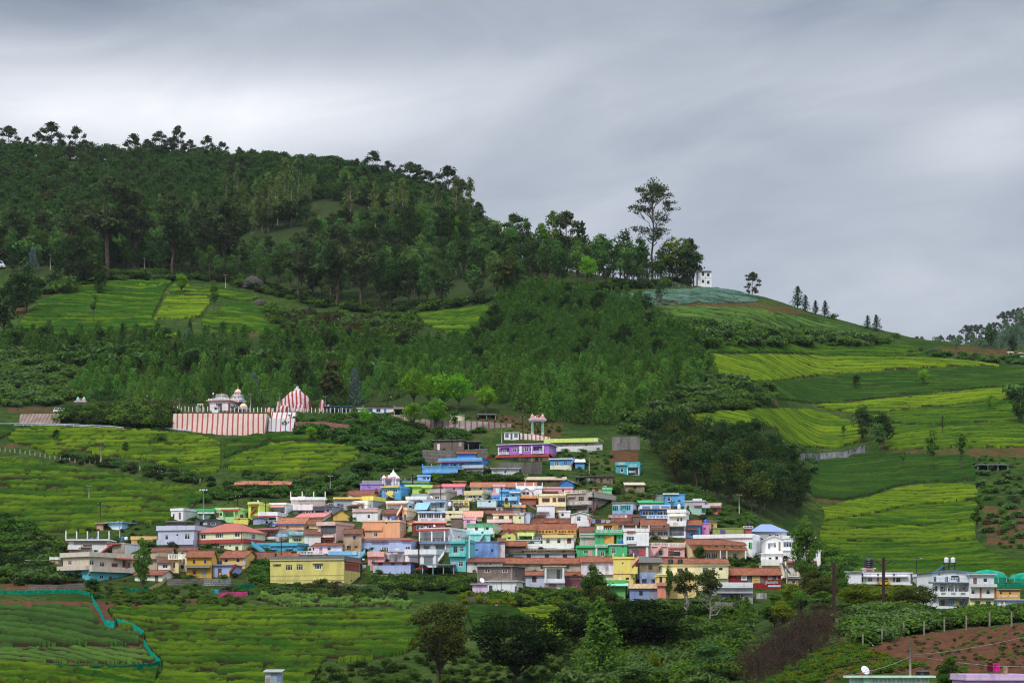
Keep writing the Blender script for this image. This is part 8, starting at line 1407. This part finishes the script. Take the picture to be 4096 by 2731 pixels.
# --- poles and cables
PT={}
def pole(key,label,px,yt,yb,kind='wood',Y=None,top=None,r=.11,lean=0.0):
 g=G(px,yb,120*SC)if Y is None else P(px,yb,Y);h=(yb-yt)/F*g.y;o=thing('street_lamp' if kind=='lamp' else 'floodlight_mast' if kind=='mast' else 'power_pole',label,'street lamp' if kind=='lamp' else 'mast' if kind=='mast' else 'pole',g);m={'wood':RUST,'conc':POLEC,'bare':POLEC,'lamp':METALD,'mast':STEEL,'v':RUST}[kind]
 if kind=='v':b=MB().box(-.22,.22,-.05,.05,-1,h).box(-.22,-.16,-.2,.2,-1,h-.004).box(.16,.22,-.2,.2,-1,h-.006)
 else:b=MB().tube([(0,0,-1),(lean*h,0,h)],r,8,r1=r*.7)
 b.build('shaft',[m],o)
 if kind in('wood','conc'):
  MB().box(-.65,.65,-.05,.05,h*.93,h*.93+.1).build('crossarm',[METALD if kind=='wood' else POLEC],o)
  for x in(-.55,0,.55):MB().lathe([(.04,0),(.07,.05),(.05,.14)],(x+lean*h,0,h*.93+.1),6).build('insulator',[plain('#d8d4cc',.3)],o)
 if kind=='v':
  for s in(-1,1):
   MB().tube([(s*.1,0,h*.84),(s*1.25,0,h*.84+.8)],.10,6).build('crossarm',[m],o);MB().lathe([(.05,0),(.09,.06),(.06,.2)],(s*1.25,0,h*.84+.8),8).build('insulator',[plain('#4a3a34',.3)],o)
  MB().lathe([(.05,0),(.09,.06),(.06,.2)],(0,0,h+.001),8).build('insulator',[plain('#4a3a34',.3)],o)
 if kind=='lamp':MB().tube([(0,0,h),(.5,0,h+.2),(.9,0,h+.22)],.04,6).build('lamp_arm',[METALD],o);MB().box(.8,1.4,-.1,.1,h+.16,h+.26).build('lamp_head',[plain('#c9ccd0',.3)],o)
 if kind=='mast':
  b=MB().box(-.9,.9,-.06,.06,h-.1,h)
  b.build('crossbar',[STEEL],o)
  for x in(-.8,-.2,.2,.8):MB().box(x-.18,x+.18,-.22,-.07,h-.1,h+.25).build('floodlight',[plain('#cdd0d4',.3)],o)
 PT[key]=Vector((g.x+lean*h,g.y,g.z+h*.95));return o
for q in[('a','dark pole behind the pink bare wall shed',401,2010,2090,'wood'),('b','pale pole in front of the blue banded shed',479,2082,2142,'conc'),('c','tall grey floodlight mast beside the white box house',814,1960,2094,'mast'),('d','thin pole left of the purple house',1321,1900,1964,'conc'),('e','dark pole in front of the lime green house',1650,1896,1948,'wood'),('f','dark pole before the taupe flat house',1763,1942,2030,'wood'),('g','leaning pole beside the blue tin roofed porch house',1744,2010,2084,'wood'),('h','dark pole before the white shop house',1674,2160,2262,'wood'),('i','short dark pole right of the orange three storey house',1627,2080,2140,'wood'),('j','dark pole before the sky blue stacked house',2007,1948,2042,'wood'),('k','thin grey pole over the long pale tile roof',2103,1896,1942,'conc'),('l','pole on the white curved roof house',2284,2030,2094,'wood'),('m','pole with many wires before the taupe two storey house',2373,1970,2075,'wood'),('n','dark pole left of the sky blue upper house',2616,1975,2018,'wood'),('o','dark pole beside the grey and white upper house',2821,1955,2052,'wood'),('p','pale concrete pole against the dark grove',2957,1974,2052,'conc'),('q','dark pole above the bright blue house',1808,1745,1828,'wood'),('r','dark pole left of the temple arch',2091,1662,1770,'wood'),('s','thin pale pole behind the purple villa',2007,1702,1772,'conc'),('t','pale pole on the slope right of the purple villa',2357,1802,1893,'conc'),('u','slim pole before the tan stone house',3147,2230,2336,'conc'),('v','dark red steel pole with V arms, nearer the village',3336,2250,2462,'v'),('w','tall dark red steel pole with V arms beside the bungalow',3534,2228,2442,'v'),('x','street lamp pole before the white outbuilding',3666,2236,2334,'lamp'),('z','wooden pole in the bright left tea plot',404,1758,1860,'conc'),('A','pole on the temple road left of the yellow shrub',717,1592,1640,'conc'),('B','lamp pole on the temple road bank',575,1586,1640,'lamp'),('C','pole between temple hall and striped dome',1002,1572,1648,'conc'),('D','pole at the left flank of the striped dome',1119,1570,1640,'conc'),('E','pole beside the split striped rock',1301,1582,1648,'conc'),('H','slanting light pole beside the temple sheds',1550,1590,1648,'lamp'),('I','pole at the upper left road among dark trees',201,1015,1080,'conc'),('J','white pole at the forest edge above the tea',578,1030,1100,'conc'),('K','pole left of the big dark boulder',902,1097,1152,'conc'),('L','bare dead stake tree in the wide tea slope',356,1940,1998,'conc'),('M','pole in the right tea slope under the bright band',3770,1660,1740,'wood'),('N','lamp pole at the left road bank',70,1612,1648,'lamp'),('O','pole with thin wire on the slope above the gateway',2612,1605,1700,'wood'),('Q','dark pole over the old tiles at the village top',2496,1960,2005,'wood'),('R','dark pole among the houses left of the green house',950,1983,2040,'wood'),('S','dark pole before the white terrace house',1062,2008,2072,'wood'),('T','dark pole in front of the teal blue house',1125,2150,2225,'wood'),('U','dark wood pole by the white lamp post wall',1351,1950,1990,'wood')]:
 pole(*q,Y=None if q[3]<1900 or q[2]>3100 or q[0]in 'p' else hit(q[2],q[4])-1.5,r=.14 if q[5]!='mast' else .2)
pole('P','grey foreground pole before the red field',3641,2565,2760,'bare',Y=128*SC,r=.12)
def cable(label,a,b,sag=.6,r=.02):
 p,q=PT[a],PT[b];b_=MB().tube([p+(q-p)*t+Vector((0,0,-4*sag*t*(1-t)))-p for t in np.linspace(0,1,9)],r,4);o=b_.build('power_cable',[plain('#26262a',.6)]);o.location=p;tag(o,label,'cable')
for q in[('wire from the steel pole near the village to the tall steel pole','v','w'),('wire from the tall steel pole to the street lamp pole','w','x'),('wire from the slim village pole to the steel pole','u','v'),('wire from the grey upper house pole to the pale pole at the grove','o','p'),('wire along the temple terrace left of the hall','B','A'),('wire from the temple pole to the striped dome pole','C','D'),('wire passing behind the striped dome','D','E'),('wire from the split rock pole to the shed lamp','E','H'),('wire along the upper left road','I','J'),('wire from the forest edge pole to the boulder pole','J','K'),('wire over the bright blue house','q','s'),('wire from the arch pole to the villa pole','r','s'),('wire above the taupe flat house','e','f'),('wire across the blue porch roofs','f','g'),('wire over the orange house','g','i'),('wire over the shop house','i','h'),('wire over the white curved roof','m','l'),('wire over the sky blue stacked house','j','m'),('wire between the upper row poles','n','o'),('wire over the long pale tile roof','k','j'),('wire from the arch pole up the hill','r','O')]:cable(*q,sag=.9 if q[1]not in 'v' else 1.4)
for i,(a,b,c,d)in enumerate([(3655,2618,4120,2540),(3655,2622,4120,2665),(3640,2625,3380,2700)]):
 Yp=128*SC;p=P(a,b,Yp);q=P(c,d,Yp+(30 if i<2 else-20));o=MB().tube([p+(q-p)*t+Vector((0,0,-2*t*(1-t)*.5))-p for t in np.linspace(0,1,9)],.022,4).build('power_cable',[plain('#8a8078',.6)]);o.location=p;tag(o,['upper wire running right from the grey foreground pole','lower wire running right from the grey foreground pole','wire running left from the grey foreground pole'][i],'cable')
ROCKD=stain('#4a4642','#2a2725',.7,.8,'dark_rock')
for lb,x,y,w,h in[('big dark domed boulder at the upper forest edge',1010,1150,96,50),('grey boulder below the big domed boulder',1040,1218,56,26),('flat brown rock in the left tea terraces',362,1250,70,18),('small grey boulder left of the yellow tea rectangle',512,1288,26,22),('grey rock in the dark tea terrace',252,1302,34,16),('dark rock in the bright left tea plot',610,1825,26,14),('pale rock below the eucalypts',1215,1240,40,16),('dark rock in the bright right tea band',3398,2042,22,9),('reddish rock in the lower tea of the left slope',300,1200,44,12),('small rock in the olive tea',838,1285,22,10),('pale rock at the belt fence',1780,1270,16,8),('round boulder between the field posts',3930,2512,44,22)]:
 rock('boulder',lb,x,y,w,h,hit(x,y,150*SC),ROCKD,x%17,.8,.05,.8,'boulder',.14,False)
# --- round reservoir, greenhouse domes, huts, spire
g=G(1830,1678);m=g.y/F;o=thing('water_reservoir','round cream water reservoir with green rim under the bright trees','reservoir',g);MB().lathe([(29*m,-1),(29*m,14*m)],n=24,smooth=False).build('drum',[paint('#d8cfa0')],o);MB().lathe([(30.5*m,14*m),(30.5*m,18*m)],n=24).build('rim',[paint('#3f9a58')],o)
def greenhouse(label,x0,x1,yt,yb):
 Y=hit((x0+x1)/2,yb);m=Y/F;R_=(x1-x0)*m/2;H_=(yb-yt)*m;o=thing('greenhouse',label,'greenhouse',P((x0+x1)/2,yb,Y+6));t=NT('green_netting');c=t.mix(t.ramp(t.noise(.5,4),.35,.7),lin('#35b592'),lin('#1c8f72'));d1=t.node('ShaderNodeBsdfDiffuse');d2=t.node('ShaderNodeBsdfTranslucent');t.l(c,d1.inputs[0]);t.l(c,d2.inputs[0]);mx=t.node('ShaderNodeMixShader');mx.inputs[0].default_value=.35;t.l(d1.outputs[0],mx.inputs[1]);t.l(d2.outputs[0],mx.inputs[2]);t.l(mx.outputs[0],t.out.inputs[0])
 b=MB().lathe([(R_,-1),(R_,H_*.42)],n=20,smooth=False);b.build('side_netting',[t.m],o);b=MB().lathe([(R_,H_*.42),(R_*.93,H_*.58),(R_*.78,H_*.76),(R_*.5,H_*.92),(R_*.2,H_*.99),(.05,H_)],n=20,smooth=False);b.build('dome_cover',[t.m],o)
 for k in range(10):a=k*math.pi/5;MB().tube([(R_*1.005*math.cos(a),R_*1.005*math.sin(a),0),(R_*1.01*math.cos(a),R_*1.01*math.sin(a),H_*.42),(R_*.8*math.cos(a),R_*.8*math.sin(a),H_*.78),(0,0,H_*1.01)],.05,4).build('hoop',[STEEL],o)
greenhouse('green netted dome greenhouse behind the grey white house',3868,4030,2277,2335);greenhouse('green netted dome greenhouse cut by the right edge',4030,4190,2288,2335)
sheet('green net fence on the roof level of the mustard house',[(3985,2352),(4110,2350)],18,NET)
frame(0,0,1)
house('patchwork tin sheet hut at the bottom of the tea field',1060,1122,2678,2735,0,'#a9afb4','shed',[('p',1062,1084,2690,2706,'#c9ced2',.03,'tin_patch'),('p',1086,1106,2696,2716,'#8fa0b0',.03,'tin_patch'),('p',1108,1120,2702,2722,'#3f7fb8',.03,'tin_patch'),('p',1062,1080,2712,2730,'#8a7a6c',.03,'tin_patch')],ey=2686,Y=232*SC,rc=tin('#9a9da0','#7a6a5c'),d=3.5,wm=tin('#aab2b8','#7d7068','wall_tin'))
house('tarpaulin and brick shelter at the left edge of the vegetable rows',6,66,2492,2522,0,'#a08a78','shed',[('p',16,32,2490,2524,'#8a3a2a',.1,'brick_door')],ey=2498,rc=stain('#d8cdbc','#8d7f70',.5,1.0,'tarpaulin'),d=4)
def spire():
 Y=hit(2018,985);o=thing('temple_spire','small grey white spire peeping out of the trees on the hill','spire',P(2018,985,Y));m=Y/F
 MB().lathe([(18*m,-1),(18*m,45*m),(21*m,47*m),(15*m,62*m),(7*m,76*m),(3*m,84*m),(.2*m,93*m)],n=12).build('tower',[paint('#b9b5ae')],o);MB().lathe([(3*m,84*m),(3.6*m,87*m),(.5*m,96*m)],n=8).build('finial',[paint('#c9c5be')],o)
spire()
def village_shrine():
 frame(1250,1900,.3316);o=house('white and pink village shrine with domed corner towers',838,1050,40,128,0,'#dfc9d4','slab',[('o',880,950,62,122,1.4),('c',846,856,50,128,'#e6e2e6',.7),('c',870,878,50,128,'#e6e2e6',.7),('c',968,978,50,128,'#e6e2e6',.7),('c',1000,1010,50,128,'#e6e2e6',.7)],rc=paint('#c98f98'),by=150,d=5,name='village_shrine',cat='shrine')
 _,w,d,He,H=HOUSES['white and pink village shrine with domed corner towers']
 for x,s in((.5,.55),(w-.5,.5),(w*.38,.6)):MB().lathe([(s,H),(s*1.1,H+s*.4),(s*.9,H+s*.9),(s*.3,H+s*1.3),(.02,H+s*1.8)],(x,.4,0),10).build('corner_dome',[paint('#e0d8dc')],o)
 MB().lathe([(1.3,H),(1.3,H+.4),(1.5,H+.5),(1.2,H+1.0),(.9,H+1.1),(.8,H+1.5),(.3,H+1.9),(.03,H+2.6)],(w*.62,2,0),14).build('main_dome',[paint('#e3dfe2')],o);MB().box(w*.3-.3,w*.3+.3,-.2,0,H+.1,H+.8).build('orange_relief',[paint('#cf6a34')],o)
village_shrine()
# --- roofs at the bottom right, close to the camera
frame(3400,2150,.3706)
house('mint green roof parapet with white balusters at the bottom right',0,855,1487,1720,0,'#a9dcb8','slab',[('r',215,850,1500,1562,'#e0dcea',.12),('r',-10,132,1498,1562,'#d8d4e4',.12),('p',138,212,1490,1568,'#a4dab4',.2,'parapet_pier')],Y=124*SC,d=.5,pc='#b4e2c0')
house('lilac plastered roof wall at the bottom right corner',1275,1960,1472,1720,0,'#c9a6cc','flat',[],Y=122*SC,d=6,ph=.5,wm=stain('#cdaad0','#a884ac',.6,.5,'lilac_plaster'))
tank('low black tank lid behind the mint parapet',P(NX(785),NY(1500),128*SC),1.2,.6,'#15171a')
dish('grey satellite dish on the mint parapet',P(NX(165),NY(1492),126*SC),.85)
YL=126*SC
for lb,x0,x1,y0,y1,c in[('maroon cloth on the foreground washing line',1482,1544,1342,1442,'#5a2234'),('hot pink cloth on the foreground washing line',1546,1616,1356,1432,'#d4268a'),('beige shorts on the foreground washing line',1650,1702,1374,1474,'#b9a384')]:laundry(lb,NX(x0),NY(y0),(x1-x0)*FR[2],(y1-y0)*FR[2],c,YL)
a,b=P(NX(1180),NY(1348),YL),P(NX(1900),NY(1392),YL);o=MB().tube([(0,0,0),(b-a)*.5+Vector((0,0,-.1)),b-a],.015,4).build('washing_line',[plain('#77706a',.7)]);o.location=a;tag(o,'washing line strung over the lilac roof wall','washing line')
# --- lettering on the red house (same words as on the wall)
def lettering():
 fo=LET;_,w,d,He,H=HOUSES['red walled house with painted advertisement lettering'];frame(2450,1900,.3316);px0,px1=1392,2032
 def text(body,xa,xb,za,zb,col,name='painted_lettering',off=.04):
  cu=bpy.data.curves.new(name,'FONT');cu.body=body;cu.size=1;cu.extrude=.01;t=bpy.data.objects.new(name,cu);COL.objects.link(t);bpy.context.view_layer.update();dg=bpy.context.evaluated_depsgraph_get();me=bpy.data.meshes.new_from_object(t.evaluated_get(dg));bpy.data.objects.remove(t)
  if len(me.vertices)==0:return
  co=np.zeros(len(me.vertices)*3);me.vertices.foreach_get('co',co);co=co.reshape(-1,3);lo,hi=co.min(0),co.max(0);U=(xa-px0)/(px1-px0)*w;V=(xb-px0)/(px1-px0)*w;q=np.zeros_like(co);q[:,0]=U+(co[:,0]-lo[0])/(hi[0]-lo[0])*(V-U);q[:,2]=za+(co[:,1]-lo[1])/(hi[1]-lo[1])*(zb-za);q[:,1]=-off-co[:,2]
  me.vertices.foreach_set('co',q.ravel());me.update();me.materials.clear();me.materials.append(plain(col,.7));o=bpy.data.objects.new(name,me);COL.objects.link(o);o.parent=fo
 m=hit(NX(1712),NY(1365),300*SC)/F;z=lambda y:(1345-y)*FR[2]*m
 text('\u0b9c\u0bc0\u0bb5\u0bb2\u0bcd\u0bb2\u0bb0\u0bcd\u0bb8\u0bcd',1838,1998,z(1318),z(1268),'#e6ece8',off=.05);text('\u0b9c\u0bc0\u0bb5\u0bb2\u0bcd\u0bb2\u0bb0\u0bcd\u0bb8\u0bcd',1843,2002,z(1321),z(1272),'#1d4a3c','lettering_shadow',.025)
 b=MB();u=lambda x:(x-px0)/(px1-px0)*w
 for i in range(5):b.box(u(1872),u(1872+50+14*(i%3)),-.03,-.004,z(1222+i*9),z(1218+i*9))
 for i in range(4):b.box(u(1972),u(1992+10*(i%2)),-.03,-.004,z(1225+i*10),z(1221+i*10))
 b.build('painted_lines',[plain('#d8c8c4',.8)],fo);b=MB();b.box(u(1875),u(2030),-.03,-.004,z(1345),z(1324));b.build('bill_strip',[paint('#b9c0e0')],fo)
 b=MB();b.prism([(u(1568),z(1250)),(u(1586),z(1222)),(u(1604),z(1250)),(u(1596),z(1250)),(u(1586),z(1234)),(u(1576),z(1250))],-.045,-.034);b.build('painted_emblem',[plain('#23242a',.7)],fo)
 rg=np.random.default_rng(2);b=MB()
 for i in range(16):x=u(1690+rg.uniform(0,80));y=z(rg.uniform(1232,1290));b.box(x,x+rg.uniform(.1,.4),-.045,-.034,y,y+.08)
 b.build('faded_print',[plain('#a33a6a',.8)],fo)
lettering()
# --- people and animals
def skin(name,verts,edges,radii,mats,parent=None,root=0):
 me=bpy.data.meshes.new(name);me.from_pydata(verts,edges,[]);me.materials.append(mats);o=bpy.data.objects.new(name,me);COL.objects.link(o)
 if parent is not None:o.parent=parent
 md=o.modifiers.new('skin','SKIN');md.use_smooth_shade=True
 for i,r in enumerate(radii):sv=me.skin_vertices[0].data[i];sv.radius=(r,r)if not isinstance(r,tuple)else r;sv.use_root=i==root
 s=o.modifiers.new('sub','SUBSURF');s.levels=1;s.render_levels=1;return o
SKIN=plain('#6b4632',.6);HAIRM=plain('#120e0c',.5)
def person(label,px,py,top,skirt,bend=0.0,yaw=0.0,holds=None):
 g=G(px,py);o=thing('person',label,'person',g,yaw);f=lambda h:-bend*max(0,h-.85)*.75;z=lambda h:h-bend*max(0,h-.85)*.35
 V=[(0,f(.92),z(.92)),(0,f(1.15),z(1.15)),(0,f(1.4),z(1.4)),(0,f(1.5),z(1.5)),(0,f(1.62),z(1.62)),(0,f(1.72),z(1.72)),(-.2,f(1.4),z(1.4)),(-.26,f(1.1)-.08,z(1.1)),(-.24,f(.9)-.25,z(.88)),(.2,f(1.4),z(1.4)),(.26,f(1.1)-.08,z(1.1)),(.24,f(.9)-.25,z(.88)),(-.1,0,.88),(-.11,-.03,.48),(-.11,0,.08),(-.11,-.14,.03),(.1,0,.88),(.11,.02,.48),(.11,.04,.08),(.11,-.10,.03)]
 E=[(0,1),(1,2),(2,3),(3,4),(4,5),(2,6),(6,7),(7,8),(2,9),(9,10),(10,11),(0,12),(12,13),(13,14),(14,15),(0,16),(16,17),(17,18),(18,19)]
 R_=[.14,.13,.15,.06,.095,.08,.06,.045,.035,.06,.045,.035,.09,.06,.045,.04,.09,.06,.045,.04];skin('body',V,E,R_,SKIN,o)
 skin('shirt',[V[0],V[1],V[2],V[6],V[7],V[9],V[10]],[(0,1),(1,2),(2,3),(3,4),(2,5),(5,6)],[.16,.15,.17,.075,.06,.075,.06],plain(top,.8),o)
 MB().lathe([(.24,.12),(.2,.5),(.17,.9),(.15,1.0)],n=12).build('skirt',[plain(skirt,.8)],o);MB().ball((0,f(1.7)+.02,z(1.69)),.105,.115,.11).build('hair',[HAIRM],o);return o
person('person in blue bending over the tea beside the bundle',2000,2442,'#4f78a8','#3a4a6a',.8,.4);person('person in pale orange picking tea beside the blue dressed one',1988,2441,'#c99a78','#5a3a30',.5,-.5)
person('tiny person in orange standing in the middle tea band on the right',3822,1482,'#b3603a','#7a3a2a',.2)
pu=person('person in dark clothes walking under a black umbrella on the ridge',3827,1396,'#17181c','#1c1d22',.1,1.2)
MB().lathe([(.75,1.85),(.6,2.05),(.3,2.2),(.02,2.26)],n=12).build('umbrella',[plain('#141518',.6)]).__setitem__('label','black umbrella held over the person on the ridge');_u=bpy.data.objects['umbrella'];_u.location=pu.location;_u['category']='umbrella'
def beast(label,px,py,s,col,yaw=0.0,cat='cow'):
 g=G(px,py);o=thing(cat,label,cat,g,yaw);V=[(-.7,0,1.0),(-.2,0,1.0),(.45,0,1.02),(.75,0,1.12),(.95,0,1.0),(1.15,0,.8),(-.68,.16,.8),(-.62,.16,.62),(-.76,.16,.38),(-.7,.16,.04),(-.68,-.16,.8),(-.72,-.16,.62),(-.84,-.16,.38),(-.78,-.16,.04),(.46,.16,.75),(.48,.16,.42),(.46,.16,.04),(.46,-.16,.75),(.5,-.16,.42),(.52,-.16,.04),(-.86,0,1.0),(-.95,0,.55)]
 E=[(0,1),(1,2),(2,3),(3,4),(4,5),(0,6),(6,7),(7,8),(8,9),(0,10),(10,11),(11,12),(12,13),(2,14),(14,15),(15,16),(2,17),(17,18),(18,19),(0,20),(20,21)];R_=[.25,.30,.29,.19,.14,.10,.13,.09,.055,.05,.13,.09,.055,.05,.11,.06,.05,.11,.06,.05,.04,.03]
 skin('body',[tuple(c*s for c in v)for v in V],E,[r*s for r in R_],col,o)
 for t in(-1,1):MB().tube([(.9*s,t*.08*s,1.12*s),(.86*s,t*.2*s,1.15*s)],.04*s,5).build('ear',[col],o)
HIDE=stain('#c4b8a8','#6a4a34',.9,.9,'patched_hide');HIDEW=plain('#c9c2b8',.8);HIDEB=stain('#a08468','#d0c8bc',.8,.8,'tan_hide')
beast('brown and white cow grazing by the leaning dark tree',4042,1424,1.5,HIDE,2.8);beast('white calf lying close to the brown and white cow',4052,1430,1.0,HIDEW,.3);beast('tan and white cow at the right picture edge',4084,1428,1.5,HIDEB,3.0);beast('pale cow below the tan one at the right edge',4092,1440,1.3,HIDEW,3.3)
def roof_tanks():
 frame(3400,2150,.3706);Y=hit(NX(1080),NY(775),300*SC)+3.5;m=Y/F
 for x,lb in((1040,'white water tank on the high stand, nearer the spiral stair'),(1111,'white water tank on the high stand, further from the spiral stair')):tank(lb,P(NX(x),NY(268),Y),50*FR[2]*m,58*FR[2]*m,'#dcdde0')
 o=thing('tank_stand','black steel stand carrying the two white tanks','tank stand',P(NX(1076),NY(352),Y));h=84*FR[2]*m;r=66*FR[2]*m
 MB().box(-r,r,-.7,.7,h-.12,h-.01).build('platform',[METALD],o)
 for x in(-.9,-.1,.9):
  for y in(-.6,.6):MB().box(x*r-.06,x*r+.06,y-.06,y+.06,-1.5,h-.12).build('leg',[METALD],o)
 sw=thing('solar_heater','sloping blue solar panel on the roof beside the white tanks','solar panel',P(NX(965),NY(362),Y));q=50*FR[2]*m;MB().slab((-q,-.6,-.1),(q*.9,-.6,q*1.3),(q*.9,.8,q*1.3),(-q,.8,-.1),.12).build('panel',[plain('#2f63a8',.25)],sw);MB().box(q*.7,q*.8,-.1,.1,-1,q*1.1).build('strut',[METALD],sw)
roof_tanks()
# --- extra greenery that needs the walls above
scrub('hedge','dark vine hedge hanging over the long wall below the lavender blue house',[(1490,2322),(1600,2318),(1800,2320),(1895,2330),(1890,2362),(1700,2362),(1520,2362)],210,60,['dbush','bush','dbush'],1.2,2.0)
scrub('scrub','shrubs and weeds scattered on the grass round the village',[(330,2130),(700,2060),(1000,1960),(1500,1890),(1700,1790),(2050,1790),(2500,1890),(2760,2010),(3200,2150),(3200,2330),(2400,2400),(1000,2360),(340,2350)],620,61,['bush','dbush','bush','grey','rust'],.4,1.5)
scrub('scrub','dark bushes along the left picture edge above the net',[(-20,2080),(60,2100),(110,2150),(0,2250),(-20,2250)],60,62,['dbush','bush'],1.6,4)
scrub('scrub','shrubs along the old post fence on the left slope',[(230,1830),(450,1845),(640,1880),(860,1930),(840,1950),(600,1910),(400,1868),(240,1850)],110,63,['bush','dbush','rust','grey'],.8,2.0)
scrub('scrub','sparse bushes in the grassy forest clearing',[(1230,830),(1560,880),(1620,930),(1400,940),(1240,900)],30,64,['bush','rust'],.8,1.8)
scrub('scrub','dark undergrowth at the foot of the tree belt',[(300,1090),(900,1110),(1300,1200),(1560,1240),(1950,1200),(2100,1170),(2750,1120),(2780,1140),(2450,1160),(2050,1205),(1560,1265),(1250,1225),(880,1130),(300,1105)],260,65,['dbush','dbush','bush'],1.6,4.0)
scrub('scrub','rough grass tufts and bushes on the slope under the temple fence',[(1100,1655),(1560,1656),(1560,1690),(1400,1690),(1200,1686)],70,66,['bush','grey'],.5,1.2)
scrub('scrub','small bushes on the red bank below the gateway',[(1850,1665),(2000,1660),(2150,1690),(2240,1700),(2240,1750),(2120,1745),(1980,1700)],60,67,['bush','dbush','rust'],.3,.9)
scrub('scrub','low green plants between the terraces under the cabbages',[(2640,1240),(3000,1246),(3300,1300),(3600,1372),(3400,1368),(2900,1338),(2700,1300)],160,68,['bush','bush','grey'],.5,1.3)
scrub('scrub','bushes climbing over the foot of the long curved striped wall',[(1560,1676),(1650,1694),(1740,1718),(1850,1728),(1940,1718),(1940,1732),(1740,1738),(1560,1700)],70,69,['bush','dbush'],.7,1.5)
scrub('scrub','bushy garden between yellow gable house and long pale yellow house',[(1005,2255),(1076,2248),(1078,2325),(1010,2332)],40,70,['bush','dbush','bush'],.9,1.9)
scrub('scrub','green overgrown bank under the cream and orange house',[(2870,2238),(3035,2238),(3045,2268),(2880,2262)],50,71,['bush','dbush'],.5,1.0)
scrub('scrub','weeds on the grass slope right of the taupe house',[(2450,1990),(2560,1990),(2580,2040),(2480,2040),(2450,2010)],50,72,['bush','grey','bush'],.4,1.0)
# ------------------------------------------------------------------ air
def haze(density):
 b=MB().box(-3200,3200,-120,5200,-75,640);t=NT('haze_air');v=t.node('ShaderNodeVolumePrincipled');v.inputs['Color'].default_value=(.80,.88,1.0,1);v.inputs['Density'].default_value=density;v.inputs['Anisotropy'].default_value=.2;t.l(v.outputs[0],t.out.inputs['Volume'])
 o=b.build('haze',[t.m]);tag(o,kind='stuff')
haze(0.000022)
